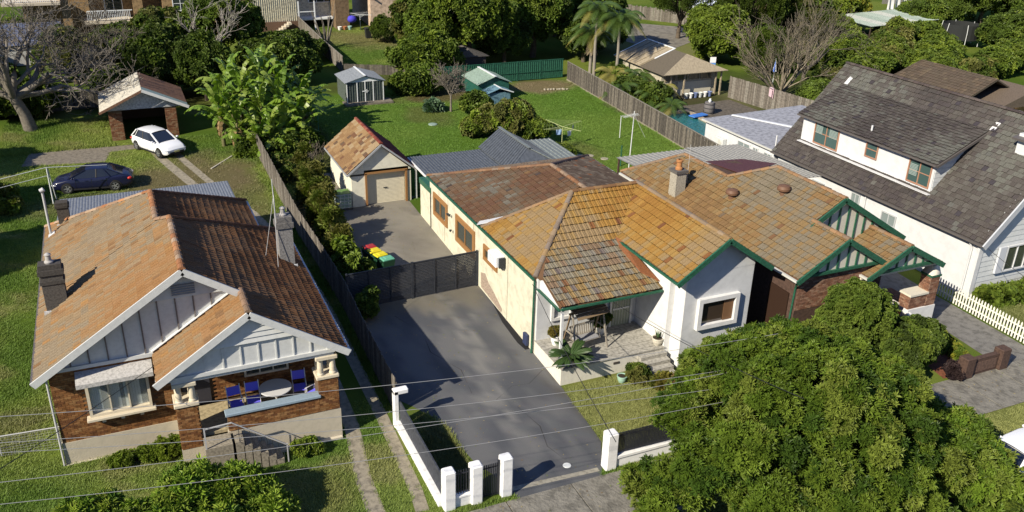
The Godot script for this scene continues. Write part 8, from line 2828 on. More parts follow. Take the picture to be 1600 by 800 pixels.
	var list := [
		["dense_tree", "dark green tree rising right behind the brick garage", 3.2, -76.5, 1.6, 0.2, B.call(2.8, 3.0, 2.6, 2.8, 9), coarse, deep + [Color(0.09, 0.12, 0.03)], 0.5],
		["dense_tree", "dark leafy tree between the brick garage and the banana clump", 6.4, -74.4, 1.2, 0.16, B.call(2.6, 2.8, 2.4, 2.2, 8), coarse, deep, 0.5],
		["dense_tree", "tall bright green tree before the weatherboard house", 9.0, -82.0, 2.2, 0.22, B.call(3.4, 3.6, 3.0, 4.0, 10), broad, mid, 0.5],
		["dense_tree", "rounded green tree left of the tall bright one, against the brick flats", 4.6, -82.5, 2.0, 0.2, B.call(2.8, 2.8, 2.6, 3.4, 8), broad, mid + olive, 0.5],
		["dense_tree", "dark leafy tree at the left edge behind the big bare tree", -10.5, -79.0, 1.6, 0.2, B.call(3.4, 2.6, 2.6, 2.0, 9), coarse, deep + mid, 0.5],
		["dense_tree", "grey green tree between the iron shed and the brick flats", -3.2, -82.0, 1.6, 0.2, B.call(3.2, 2.8, 2.6, 2.0, 9), broad, deep + olive, 0.5],
		["dense_tree", "dark low tree before the stair of the brick flats", 0.8, -88.0, 1.4, 0.2, B.call(3.6, 2.0, 2.6, 1.2, 9), broad, deep + mid, 0.5],
		["dense_tree", "dark tree behind the banana clump, below the weatherboard house", 12.4, -78.0, 1.2, 0.2, B.call(3.4, 2.6, 3.0, 1.8, 9), coarse, deep + mid, 0.5],
		["hedge_mass", "shadowed bushes at the foot of the weatherboard house stair", 15.0, -85.5, 0.6, 0.1, B.call(3.4, 1.4, 3.6, 0.8, 9), coarse, deep, 0.5],
		["hedge_mass", "dark bushes along the back fence left of the iron shed", -12.0, -86.0, 0.6, 0.1, B.call(3.4, 1.8, 3.0, 1.0, 8), coarse, deep, 0.5],
		["hedge_mass", "shadowy bushes under the big bare tree", -7.0, -73.5, 0.6, 0.1, B.call(3.6, 1.6, 2.0, 1.0, 8), coarse, deep + mid, 0.45],
		["hedge_mass", "dark bushes behind the brick garage", 1.0, -75.4, 0.6, 0.1, B.call(3.2, 1.8, 1.4, 1.2, 8), coarse, deep, 0.45],
		["dense_tree", "big broad leaved green tree above the green shed", 31.0, -79.0, 2.4, 0.3, B.call(5.6, 4.6, 4.4, 4.2, 16), coarse, mid + bright, 0.62],
		["dense_tree", "dark tree right of the big broad leaved tree, over the green fence", 38.4, -80.5, 2.4, 0.28, B.call(4.0, 4.8, 3.6, 4.0, 12), coarse, mid, 0.55],
		["dense_tree", "olive coloured tree left of the big broad leaved tree, beside the pink house", 27.2, -83.0, 1.6, 0.2, B.call(2.6, 3.0, 2.4, 3.0, 8), broad, olive + mid, 0.5],
		["dense_tree", "leafy tree with shining leaves between the grey shed and the green shed", 25.4, -75.4, 1.0, 0.15, B.call(3.4, 2.4, 2.2, 1.6, 9), coarse, mid + bright, 0.5],
		["shrub", "low leafy shrub at the foot of the shining leaved tree, above the bare bed", 23.4, -71.6, 0.0, 0.1, B.call(2.6, 1.5, 1.4, 0.8, 7), coarse, mid, 0.45],
		["dense_tree", "shadowed tree in the gap behind the dark shed", 34.5, -78.5, 1.4, 0.2, B.call(3.0, 3.0, 2.4, 2.4, 8), coarse, deep, 0.5],
		["shrub", "rounded light green shrub, left of the pair before the grey carport", 24.6, -60.0, 0.0, 0.1, B.call(1.5, 1.3, 1.4, 0.9, 6), broad, olive + bright, 0.32],
		["shrub", "big rounded light green shrub before the grey carport", 26.4, -59.0, 0.0, 0.1, B.call(2.0, 1.5, 1.6, 1.1, 7), broad, olive + bright, 0.32],
		["shrub", "green shrub right of the big rounded one, behind the carport", 28.0, -57.6, 0.0, 0.1, B.call(1.3, 1.1, 1.3, 0.8, 5), broad, mid + bright, 0.32],
		["shrub", "small dark shrub by the stepping stones", 28.4, -54.0, 0.0, 0.1, B.call(0.9, 0.7, 0.9, 0.4, 4), small, deep + mid, 0.3],
		["shrub", "dark shrub between the small bare tree and the low green shed", 26.2, -65.0, 0.0, 0.1, B.call(1.3, 1.2, 1.1, 0.7, 6), broad, deep + mid, 0.32],
		["round_bush", "round clipped dark bush on the far sunny lawn by the pink house", 25.9, -90.0, 0.0, 0.1, [[Vector3(0, 1.3, 0), Vector3(1.5, 1.4, 1.5)]], small, deep + mid, 0.32],
		["round_tree", "round bright yellow green tree behind the hut", 55.6, -74.0, 0.9, 0.2, B.call(3.2, 3.2, 3.0, 2.4, 12), coarse, bright, 0.5],
		["dense_tree", "dark fine leaved tree above the many-stemmed bare tree", 61.0, -76.0, 2.0, 0.25, B.call(4.4, 4.0, 3.6, 4.2, 12), fine, deep, 0.6],
		["dense_tree", "dark tree at the top behind the round bright tree", 58.0, -84.0, 2.0, 0.22, B.call(3.6, 3.4, 3.0, 4.0, 9), fine, deep + mid, 0.55],
		["dense_tree", "dark feathery tree at the top, right of the far white shed", 66.0, -76.5, 2.0, 0.22, B.call(4.0, 3.8, 3.2, 3.6, 10), fine, deep + olive, 0.55],
		["dense_tree", "shadowed dark tree right behind the many-stemmed bare tree", 58.5, -69.5, 1.4, 0.2, B.call(3.4, 2.6, 2.6, 1.8, 9), fine, deep + mid, 0.55],
		["dense_tree", "dark brownish tree between the bare trees and the patio roof", 69.0, -75.5, 1.4, 0.2, B.call(4.4, 3.0, 3.0, 1.8, 10), fine, deep + olive, 0.6],
		["dense_tree", "dark tree closing the gap behind the tall palm", 45.5, -80.5, 2.0, 0.22, B.call(3.4, 4.0, 3.0, 3.0, 9), coarse, deep + mid, 0.55],
		["dense_tree", "dark tree behind the palm with dead fronds", 42.6, -77.5, 1.6, 0.2, B.call(2.6, 3.0, 2.4, 2.2, 8), coarse, deep, 0.5],
		["dense_tree", "tall leafy tree between the big broad leaved tree and the balcony house", 35.5, -84.5, 2.4, 0.22, B.call(3.6, 4.2, 3.0, 3.6, 10), broad, mid + deep, 0.5],
		["dense_tree", "loose dark tree left of the dark open shed at the top", 44.6, -88.0, 2.4, 0.22, B.call(3.4, 4.2, 3.0, 3.4, 10), fine, deep + mid, 0.5],
		["dense_tree", "thin olive tree right of the far pavement, before the white shed", 62.5, -82.0, 1.6, 0.2, B.call(3.0, 2.8, 2.6, 2.0, 9), fine, olive + deep, 0.5],
		["dense_tree", "dark ragged tree at the top before the yellow leaved tree", 73.5, -81.0, 1.6, 0.2, B.call(3.8, 3.2, 3.0, 2.2, 10), broad, deep + mid, 0.55],
		["dense_tree", "mid green tree between the patio roof and the trampoline", 89.5, -79.0, 1.4, 0.2, B.call(3.2, 2.4, 2.6, 1.6, 8), coarse, mid, 0.55],
		["shrub", "loose bushes at the foot of the brick flats' left balcony", -8.0, -94.0, 0.0, 0.1, B.call(3.6, 1.8, 2.2, 1.0, 8), broad, mid + olive, 0.45],
		["hedge_mass", "tangle of dark bushes below the bare brown tree", 62.5, -62.5, 0.4, 0.1, B.call(3.4, 1.4, 2.6, 0.6, 8), broad, deep + olive, 0.45],
		["shrub", "bright green bush at the foot of the many-stemmed bare tree", 55.2, -58.4, 0.0, 0.1, B.call(1.9, 1.6, 1.6, 0.9, 7), broad, mid + deep, 0.36],
		["dense_tree", "yellow leaved tree left of the white hanging sheets", 80.0, -84.0, 1.2, 0.2, B.call(4.0, 3.0, 3.0, 2.4, 9), coarse, bright + [Color(0.22, 0.22, 0.03)], 0.6],
		["dense_tree", "big dark green tree right of the hanging sheets", 103.0, -82.0, 1.8, 0.25, B.call(6.0, 4.0, 4.0, 2.8, 14), coarse, mid + deep, 0.7],
		["dense_tree", "dark tree at the right edge beside the pale green fence", 92.0, -68.5, 1.2, 0.2, B.call(3.6, 3.2, 3.0, 1.8, 9), coarse, deep + mid, 0.6],
		["dense_tree", "shadowed tree in the top right corner", 110.0, -78.0, 1.6, 0.25, B.call(5.0, 4.0, 4.0, 2.4, 9), coarse, deep, 0.7],
	]
	for q in list:
		tree(q[0], q[1], G(q[2], q[3]), q[6], q[4], q[5], q[9], 22, q[7], q[8], 1.05, "", "shrub" if String(q[0]).contains("shrub") or String(q[0]).contains("bush") or String(q[0]).contains("mass") else "tree")
	k = 0
	for q in [[64.0, -62.6, 2.6, 1.6], [67.5, -64.5, 2.6, 1.8], [71.0, -66.5, 2.8, 1.8], [74.5, -64.0, 3.0, 1.9], [78.0, -66.0, 3.0, 2.0], [72.5, -61.0, 2.6, 1.5], [77.0, -60.5, 2.6, 1.5], [82.0, -62.5, 3.0, 1.7], [86.5, -64.0, 3.0, 1.7], [82.5, -69.5, 2.6, 1.7], [76.0, -70.0, 2.8, 2.0], [70.0, -70.5, 2.8, 1.9], [65.0, -68.5, 2.2, 1.5], [88.0, -59.5, 2.8, 1.4], [79.5, -73.5, 2.6, 2.2], [85.0, -74.0, 2.4, 2.0], [74.5, -76.5, 2.6, 2.4]]:
		tree("wild_bush", "%s bush in the overgrown yard, %s" % [["bright green", "mid green", "pale dry", "leafy"][k % 4], ["nearest the roof peak", "second from the roof peak", "behind the ridge", "in the middle of the tangle", "under the patio roof", "just above the orange ridge strip", "above the brown roof's near end", "right of the middle", "below the pale green fence", "left of the trampoline", "in front of the patio roof", "left of the patio roof", "beside the bare brown tree", "at the right edge above the brown roof", "before the patio roof posts", "right of the patio roof posts", "at the left end of the patio roof"][k]], G(q[0], q[1]), B.call(q[2], q[3], 2.2, 0.9, 8), 0.0, 0.1, 0.5, 18, coarse if k % 3 else broad, (mid + bright) if k % 4 != 2 else olive + mid, 1.0, "wild bushes in the overgrown yard", "bush")
		k += 1
	# palms by the hut
	var pm := mt("palm_green", Color(0.07, 0.12, 0.022), 0.42, "leafy", 0.5, "", 1.0, {"back": Color(0.4, 0.45, 0.08)})
	var py := mt("palm_yellow", Color(0.26, 0.24, 0.06), 0.5, "leafy", 0.5, "", 1.0, {"back": Color(0.4, 0.4, 0.08)})
	var pd := mt("palm_dead", Color(0.34, 0.27, 0.17), 0.8, "leafy", 0.5)
	var fr := [frond_mesh(3.1, 0.55, 0.85, 0.95, 30), frond_mesh(2.9, 0.95, 0.9, 0.9, 30), frond_mesh(3.2, 0.2, 0.75, 0.95, 30)]
	var grey := mt("palm_trunk", Color(0.3, 0.27, 0.22), 0.85, "wood", 0.4, "", 1.0, {"stretch": Vector3(0.6, 4, 0.6)})
	k = 0
	for q in [[41.6, -69.4, 6.0, 22, 0.92, "tall palm with a slim grey trunk behind the dark fence"], [41.0, -73.2, 4.0, 20, 0.9, "shorter palm with a skirt of dead fronds left of the tall palm"], [40.2, -71.0, 6.6, 20, 0.85, "palm with drooping fronds behind the tall palm"], [40.6, -68.2, 1.4, 12, 0.75, "low yellowing palm at the foot of the tall palm"], [42.6, -66.6, 1.5, 12, 0.75, "low palm left of the hut roof"], [41.4, -62.6, 1.0, 12, 0.7, "small palm by the pool near the dark fence"], [43.0, -64.0, 1.2, 12, 0.7, "small yellow green palm before the hut windows"], [39.6, -65.0, 1.2, 12, 0.7, "small palm hard against the dark fence"], [41.8, -60.4, 0.8, 12, 0.6, "bushy little palm overhanging the pool"]]:
		var t := thing("palm", q[5], "palm", G(q[0], q[1]), k * 1.1, "palms by the pool hut")
		var b := Buf.new()
		b.tube([V3, Vector3(0.05, q[2] * 0.5, 0), Vector3(0, q[2], 0)], [0.17, 0.13, 0.1], 10)
		obj("trunk", b, grey, t)
		for i in q[3]:
			var a = i * 2.39996
			obj("frond", fr[i % 3], py if k in [3, 6] or (i % 6 == 5) else pm, t, Transform3D(Basis(Vector3.UP, a).scaled(Vector3.ONE * q[4] * rf(0.85, 1.1)), Vector3(0, q[2] - 0.05, 0)))
		if k == 1:
			for i in 9:
				var a := i * 0.7
				obj("dead_frond", fr[2], pd, t, Transform3D((Basis(Vector3.UP, a) * Basis(Vector3.BACK, -1.3)).scaled(Vector3.ONE * 0.6), Vector3(0, q[2] - 0.2, 0)))
		k += 1
	tree("undergrowth", "dark leaves between the palms and the dark fence", G(41.0, -66.0), [[Vector3(0, 0.6, 0), Vector3(1.2, 0.9, 2.0)], [Vector3(0.6, 0.7, 3.0), Vector3(1.2, 0.9, 1.4)], [Vector3(0.4, 0.8, -3.0), Vector3(1.4, 1.1, 1.6)]], 0.0, 0.1, 0.36, 20, coarse, deep + mid, 1.0, "", "shrub")
	# strap-leaved clumps
	k = 0
	var strap := leaf_cluster(14, 0.6, 0.06, 0.7, 0.4)
	for q in [[40.3, -27.7], [41.3, -27.6], [42.2, -27.5], [43.2, -27.5], [44.2, -27.6]]:
		tree("strap_plant", "strap leaved clump under the white house's front window, %s" % ["nearest the picket fence", "second from the picket fence", "third from the picket fence", "fourth from the picket fence", "at the right edge"][k], Vector3(q[0], 0, q[1]), [[Vector3(0, 0.2, 0), Vector3(0.4, 0.25, 0.35)]], 0.0, 0.05, 0.2, 12, strap, mid + bright, 0.9, "strap leaved clumps", "plant")
		k += 1
	k = 0
	for q in [[34.9, -26.6], [34.6, -25.9], [34.4, -25.2], [34.1, -24.5], [33.9, -23.9]]:
		tree("yellow_shrub", "small yellow green shrub in the strip beside the red path, %s" % ["nearest the brick pier", "second from the brick pier", "third from the brick pier", "fourth from the brick pier", "nearest the brown wall"][k], Vector3(q[0], 0, q[1]), [[Vector3(0, 0.2, 0), Vector3(0.36, 0.28, 0.34)]], 0.0, 0.05, 0.2, 24, small, [Color(0.24, 0.24, 0.03), Color(0.18, 0.2, 0.03), Color(0.1, 0.15, 0.02)], 0.8, "yellow shrubs beside the red path", "shrub")
		k += 1
	tree("dark_leafed_shrub", "small purple black shrub at the end of the red path by the brown wall", Vector3(32.6, 0, -22.9), [[Vector3(0, 0.3, 0), Vector3(0.5, 0.35, 0.4)]], 0.0, 0.05, 0.2, 24, small, [Color(0.03, 0.02, 0.022), Color(0.045, 0.03, 0.03)], 0.9, "", "shrub")
	tree("agave", "blue green rosette of blades on the back lawn edge", G(23.1, -66.7), [[Vector3(0, 0.25, 0), Vector3(0.5, 0.3, 0.5)]], 0.0, 0.05, 0.3, 12, strap, [Color(0.1, 0.17, 0.1), Color(0.13, 0.2, 0.12)], 0.9, "", "plant")
	tree("left_bush", "yellow green bush in the shade at the left edge of the long grass", G(-7.2, -55.8), B.call(1.2, 1.0, 1.0, 0.6, 5), 0.0, 0.05, 0.32, 20, broad, olive + mid, 0.9, "", "bush")
	# trees standing left of the picture, whose shade falls on the long grass
	for q in [[-13.0, -55.0], [-14.5, -62.0], [-12.5, -48.0]]:
		tree("shade_tree", "tree beyond the left edge shading the long grass, %s" % ["middle one", "farthest one", "nearest one"][int(absf(q[1]) / 6.9) % 3], G(q[0], q[1]), B.call(3.0, 3.0, 3.0, 2.6, 9), 1.6, 0.2, 0.55, 18, coarse, mid, 1.1, "trees beyond the left edge")

# ---------------------------------------------------------------- houses along the far side
func far_houses() -> void:
	var glz := glass("window_glass", Color(0.035, 0.045, 0.04))
	var tanb := mt("tan_brick", Color(0.36, 0.24, 0.12), 0.9, "speck", 0.6, "stain", 3.0)
	var white := mt("trim_white", Color(0.68, 0.7, 0.7), 0.5)
	var dark := mt("dark_recess", Color(0.05, 0.035, 0.025), 0.9)
	var y := g(-98)
	var h := thing("brick_flats", "two-storey tan brick flats with white balconies behind the bare trees", "building")
	var b := Buf.new()
	b.box(Vector3(9.0, y + 4.0, -102.0), Vector3(7.6, 9.0, 8.6))
	b.box(Vector3(-1.0, y + 4.0, -103.0), Vector3(13.0, 9.0, 6.0))
	b.box(Vector3(2.9, y + 4.0, -98.2), Vector3(0.9, 9.0, 1.0))
	b.box(Vector3(-3.6, y + 4.0, -98.4), Vector3(0.8, 9.0, 1.2))
	obj("wall", b, tanb, h)
	b = Buf.new()
	b.box(Vector3(1.6, y + 1.6, -98.6), Vector3(7.5, 0.25, 2.6))
	b.box(Vector3(1.6, y + 4.9, -98.6), Vector3(7.5, 0.25, 2.6))
	b.box(Vector3(-6.5, y + 3.6, -98.4), Vector3(5.0, 0.25, 2.8))
	obj("balcony_slab", b, mt("slab_cream", Color(0.5, 0.44, 0.34), 0.8), h)
	for q in [[-1.8, 2.3, 1.75], [3.4, 5.2, 1.75], [-9.0, -4.2, 3.7]]:
		for i in int((q[1] - q[0]) / 0.16):
			b = Buf.new()
			b.box(Vector3(q[0] + i * 0.16, y + q[2] + 0.5, -97.4), Vector3(0.05, 0.9, 0.05))
			obj("baluster", b, white, h)
		b = Buf.new()
		b.box(Vector3((q[0] + q[1]) * 0.5, y + q[2] + 0.95, -97.4), Vector3(q[1] - q[0], 0.08, 0.08))
		obj("handrail", b, white, h)
	window(h, Vector3(0.7, y + 2.9, -99.95), Vector3.RIGHT, Vector3.BACK, 1.7, 2.2, white, glz, 0.08, 2)
	window(h, Vector3(6.9, y + 3.1, -97.65), Vector3.RIGHT, Vector3.BACK, 1.5, 1.5, white, glz, 0.08, 2, 2)
	window(h, Vector3(10.0, y + 3.1, -97.65), Vector3.RIGHT, Vector3.BACK, 1.4, 1.5, white, glz, 0.08, 2, 2)
	window(h, Vector3(4.3, y + 0.3, -99.9), Vector3.RIGHT, Vector3.BACK, 1.0, 1.4, white, glz, 0.08, 1)
	b = Buf.new()
	b.hexa([Vector3(-1.9, y - 0.5, -97.3), Vector3(2.4, y + 1.3, -97.3), Vector3(2.4, y + 1.3, -96.4), Vector3(-1.9, y - 0.5, -96.4), Vector3(-1.9, y - 0.2, -97.3), Vector3(2.4, y + 1.6, -97.3), Vector3(2.4, y + 1.6, -96.4), Vector3(-1.9, y - 0.2, -96.4)])
	obj("stair", b, mt("slab_cream", Color(0.5, 0.44, 0.34), 0.8), h)
	settle(h, Vector3(3.0, y, -100.0))
	var t := thing("washing", "white washing hung over the balcony rail of the brick flats", "washing", Vector3(4.6, y + 2.3, -97.3))
	b = Buf.new()
	b.box(V3, Vector3(0.5, 0.8, 0.12))
	b.ball(Vector3(-0.3, 0.4, 0), Vector3(0.2, 0.24, 0.15), 8)
	obj("cloth", b, mt("cloth_1", Color(0.75, 0.75, 0.75), 0.9), t)
	# blue-grey iron roof far left
	h = thing("iron_shed", "shed with a blue grey iron roof behind the big bare tree", "shed", G(-7.6, -90.5))
	b = Buf.new()
	b.box(Vector3(0, 0.9, 0), Vector3(6.5, 1.8, 3.8))
	obj("wall", b, mt("shed_pale", Color(0.4, 0.4, 0.38), 0.8), h)
	b = Buf.new()
	ribbed(b, Vector3(-3.6, 3.0, -2.2), Vector3(3.6, 3.0, -2.2), Vector3(3.6, 1.8, 2.2), Vector3(-3.6, 1.8, 2.2), 0.3, 0.03)
	obj("roof", b, mt("blue_grey_iron", Color(0.1, 0.115, 0.17), 0.55, "stain", 2.0), h)
	# cream weatherboard house
	y = g(-97)
	h = thing("weatherboard_house", "cream boarded house on a brown brick base with a back verandah", "house")
	var board := mt("cream_board", Color(0.62, 0.58, 0.45), 0.7, "blotch", 2.0)
	b = Buf.new()
	b.box(Vector3(16.1, y + 3.9, -99.5), Vector3(4.8, 6.0, 5.0))
	b.box(Vector3(20.5, y + 3.6, -101.0), Vector3(4.4, 6.0, 4.0))
	obj("wall", b, board, h)
	for i in 22:
		b = Buf.new()
		b.box(Vector3(13.8 + i * 0.216, y + 2.4, -96.97), Vector3(0.03, 3.0, 0.05))
		obj("board_joint", b, board, h)
	b = Buf.new()
	b.box(Vector3(16.1, y + 0.45, -99.4), Vector3(4.9, 1.1, 5.0))
	b.box(Vector3(12.9, y + 3.0, -98.6), Vector3(1.6, 6.0, 3.0))
	obj("base", b, mt("brown_base", Color(0.14, 0.085, 0.055), 0.9, "speck", 0.6), h)
	window(h, Vector3(14.9, y + 4.4, -96.95), Vector3.RIGHT, Vector3.BACK, 0.8, 1.2, board, glz, 0.06, 1)
	window(h, Vector3(17.0, y + 4.4, -96.95), Vector3.RIGHT, Vector3.BACK, 0.8, 1.2, board, glz, 0.06, 1)
	window(h, Vector3(21.4, y + 3.0, -98.95), Vector3.RIGHT, Vector3.BACK, 2.6, 1.0, white, glz, 0.07, 3)
	b = Buf.new()
	b.box(Vector3(20.6, y + 1.0, -98.4), Vector3(4.0, 0.2, 1.4))
	b.box(Vector3(18.6, y + 1.5, -97.0), Vector3(0.12, 3.0, 0.12))
	b.box(Vector3(20.3, y + 1.5, -97.0), Vector3(0.12, 3.0, 0.12))
	b.box(Vector3(19.4, y + 1.9, -97.0), Vector3(1.8, 0.08, 0.08))
	obj("verandah", b, white, h)
	b = Buf.new()
	for i in 7:
		b.box(Vector3(17.4 - i * 0.3, y + 0.9 - i * 0.2, -96.3), Vector3(0.34, 0.2, 0.9))
	obj("stair", b, mt("slab_cream", Color(0.5, 0.44, 0.34), 0.8), h)
	b = Buf.new()
	b.box(Vector3(23.2, y + 3.4, -98.6), Vector3(1.5, 7.4, 4.0))
	obj("brick_wall", b, mt("tan_brick_wall", Color(0.22, 0.15, 0.085), 0.9, "speck", 0.6, "stain", 3.0), h)
	settle(h, Vector3(18.0, y, -99.5))
	for i in 3:
		t = thing("flower_pot", ["white pot left of three at the foot of the far brick wall", "terracotta pot in the middle of three at the foot of the far brick wall", "pale green pot right of three at the foot of the far brick wall"][i], "plant pot", G(22.7 + i * 0.55, -96.1))
		b = Buf.new()
		b.lathe([Vector2(0, 0), Vector2(0.16, 0), Vector2(0.24, 0.38), Vector2(0.2, 0.38), Vector2(0, 0.3)], V3, 10)
		obj("body", b, mt("far_pot_%d" % i, [Color(0.7, 0.68, 0.64), Color(0.34, 0.14, 0.06), Color(0.3, 0.46, 0.42)][i], 0.7), t)
	# pink house and the pale houses right of it
	h = thing("pink_house", "pale pink rendered two-storey house behind the round clipped bush", "house")
	var pink := mt("pink_render", Color(0.58, 0.44, 0.33), 0.85, "blotch", 3.0)
	b = Buf.new()
	b.box(Vector3(28.6, y + 3.6, -100.5), Vector3(4.6, 7.6, 8.0))
	obj("wall", b, pink, h)
	b = Buf.new()
	b.prism([Vector3(24.0, y + 5.2, -96.0), Vector3(26.4, y + 3.4, -96.0), Vector3(26.4, y + 3.2, -96.0), Vector3(24.0, y + 4.8, -96.0)], Vector3(0, 0, -6.0))
	obj("carport_roof", b, dark, h)
	window(h, Vector3(28.9, y + 4.0, -96.45), Vector3.RIGHT, Vector3.BACK, 0.9, 1.4, white, glz, 0.07, 2)
	window(h, Vector3(26.9, y + 4.2, -96.45), Vector3.RIGHT, Vector3.BACK, 0.5, 1.6, white, glz, 0.07, 1)
	settle(h, Vector3(28.6, y, -100.0))
	h = thing("balcony_house", "pale house with dark tall windows and a railed balcony above the big tree", "house")
	b = Buf.new()
	b.box(Vector3(40.0, y + 3.5, -103.0), Vector3(18.0, 8.0, 7.0))
	obj("wall", b, mt("stone_cream", Color(0.48, 0.43, 0.34), 0.85, "blotch", 3.0), h)
	for i in 7:
		window(h, Vector3(32.6 + i * 2.4, y + 3.2, -99.45), Vector3.RIGHT, Vector3.BACK, 1.5, 2.6, mt("grey_frame", Color(0.4, 0.42, 0.43), 0.5), glz, 0.08, 2)
	for i in 8:
		b = Buf.new()
		b.box(Vector3(31.4 + i * 2.4, y + 2.5, -98.2), Vector3(0.35, 6.0, 0.35))
		obj("column", b, mt("column_cream", Color(0.62, 0.56, 0.44), 0.8), h)
	b = Buf.new()
	b.box(Vector3(44.0, y + 0.3, -98.6), Vector3(5.6, 0.3, 2.0))
	obj("balcony_slab", b, mt("column_cream", Color(0.62, 0.56, 0.44), 0.8), h)
	for i in 30:
		b = Buf.new()
		b.box(Vector3(41.4 + i * 0.18, y + 0.95, -97.7), Vector3(0.03, 1.0, 0.03))
		obj("baluster", b, white, h)
	settle(h, Vector3(40.0, y, -102.0))
	# behind: dark carport and white shed at top right of centre
	h = thing("dark_carport", "dark open shed with a brown post at the end of the far pavement", "carport", G(52.5, -96.0))
	b = Buf.new()
	b.box(Vector3(0, 1.6, -2.0), Vector3(7.0, 3.2, 3.0))
	obj("wall", b, dark, h)
	b = Buf.new()
	b.box(Vector3(-2.9, 1.5, 0.4), Vector3(0.22, 3.0, 0.22))
	obj("post", b, mt("timber_frame", Color(0.42, 0.215, 0.08), 0.6, "wood", 0.5), h)
	h = thing("white_shed", "small white metal shed behind the pale far fence", "shed", G(68.0, -92.5), -0.25)
	b = Buf.new()
	b.box(Vector3(0, 0.85, 0), Vector3(4.2, 1.7, 2.6))
	obj("wall", b, mt("shed_white", Color(0.6, 0.64, 0.66), 0.5, "blotch", 2.0), h)
	b = Buf.new()
	ribbed(b, Vector3(-2.3, 2.2, -1.5), Vector3(2.3, 2.2, -1.5), Vector3(2.3, 1.7, 1.5), Vector3(-2.3, 1.7, 1.5), 0.25, 0.02)
	obj("roof", b, mt("shed_white_roof", Color(0.6, 0.66, 0.72), 0.5), h)
	# top right: patio roof, sheets, trampoline, fence, brown roof
	h = thing("patio_roof", "long low pale green and white patio roof among the bushes", "patio roof", G(84.0, -78.5), 0.12)
	for i in 7:
		b = Buf.new()
		ribbed(b, Vector3(-7.5 + i * 1.7, 2.5, -3.0), Vector3(-5.8 + i * 1.7, 2.5, -3.0), Vector3(-5.8 + i * 1.7, 2.2, 3.0), Vector3(-7.5 + i * 1.7, 2.2, 3.0), 0.28, 0.03)
		obj("roof_sheet", b, mt("patio_%d" % (i % 3), [Color(0.32, 0.38, 0.33), Color(0.4, 0.42, 0.38), Color(0.27, 0.33, 0.28)][i % 3], 0.6, "stain", 1.6), h)
	for q in [[-7.3, 2.8], [-2.0, 2.8], [4.0, 2.8]]:
		b = Buf.new()
		b.box(Vector3(q[0], 1.1, q[1]), Vector3(0.12, 2.2, 0.12))
		obj("post", b, dark, h)
	for i in 5:
		t = thing("hanging_sheet", "white bed sheet on the far line at the top right, %s" % ["first from the left", "second from the left", "third from the left", "fourth from the left", "last on the right"][i], "sheet", G(95.4 + i * 1.25, -90.0), 0.1, "white bed sheets on the far line")
		b = Buf.new()
		var P := []
		for r in 4:
			var row := []
			for c in 7:
				row.append(Vector3(-0.58 + c * 0.19, 2.4 - r * 0.66, 0.06 * sin(c * 1.4 + i) * r))
			P.append(row)
		grid(b, P)
		obj("cloth", b, mt("cloth_1", Color(0.75, 0.75, 0.75), 0.9), t)
	t = thing("trampoline", "trampoline with a dark net wall and curved poles, among the bushes", "trampoline", G(89.5, -73.5))
	b = Buf.new()
	for i in 24:
		var a0 := TAU * i / 24
		var a1 := TAU * (i + 1) / 24
		b.quad(Vector3(cos(a0) * 2, 0.8, sin(a0) * 2), Vector3(cos(a1) * 2, 0.8, sin(a1) * 2), Vector3(cos(a1) * 2, 2.4, sin(a1) * 2), Vector3(cos(a0) * 2, 2.4, sin(a0) * 2))
	obj("net", b, mt("net_black", Color(0.02, 0.022, 0.022), 0.9), t)
	b = Buf.new()
	b.lathe([Vector2(2.1, 0.75), Vector2(2.1, 0.85), Vector2(0, 0.8)], V3, 24)
	obj("bed", b, mt("net_black", Color(0.02, 0.022, 0.022), 0.9), t)
	for i in 6:
		b = Buf.new()
		var a := TAU * i / 6
		b.tube([Vector3(cos(a) * 2.1, 0, sin(a) * 2.1), Vector3(cos(a) * 2.15, 1.6, sin(a) * 2.15), Vector3(cos(a) * 2.0, 2.5, sin(a) * 2.0)], [0.04, 0.04, 0.04], 6)
		obj("pole", b, mt("galv_light", Color(0.55, 0.57, 0.56), 0.5), t)
	h = thing("metal_fence", "pale green metal fence at the top right behind the bushes", "fence")
	for i in 6:
		b = Buf.new()
		var a := G(95.0 + i * 2.35, -73.5)
		ribbed(b, a, a + Vector3(2.3, 0, 0), a + Vector3(2.3, 1.9, 0), a + Vector3(0, 1.9, 0), 0.25, 0.03)
		obj("panel", b, mt("fence_pale_green", Color(0.38, 0.4, 0.26), 0.6, "stain", 2.0), h)
	settle(h, G(95.0, -73.5))
	h = thing("paling_fence", "grey lattice fence at the very top behind the hanging sheets", "fence")
	palings(h, [G(99.0, -95.0), G(112.0, -93.0)], 1.7, 0.16, 0.02, [mt("fence_far", Color(0.2, 0.19, 0.17), 0.9)], "paling", 0.02, 90)
	settle(h, G(99.0, -95.0))
	y = g(-54)
	h = thing("brown_roof_house", "low brown tiled house just behind the dark ridge of the white house", "house")
	b = Buf.new()
	b.box(Vector3(66.6, y + 0.9, -54.2), Vector3(8.6, 2.2, 7.4))
	b.box(Vector3(68.6, y + 0.9, -49.9), Vector3(5.6, 2.2, 3.0))
	obj("wall", b, mt("tan_render", Color(0.42, 0.25, 0.1), 0.85, "blotch", 2.0), h)
	var A := [Vector3(61.8, 2.75, -58.6), Vector3(61.8, 2.75, -50.0), Vector3(66.6, 4.95, -50.0), Vector3(66.6, 4.95, -58.0)]
	var roof := deck(h, [A, [Vector3(71.4, 2.75, -50.0), Vector3(71.4, 2.75, -58.6), Vector3(66.6, 4.95, -58.0), Vector3(66.6, 4.95, -50.0)]], Color(0.09, 0.075, 0.055))
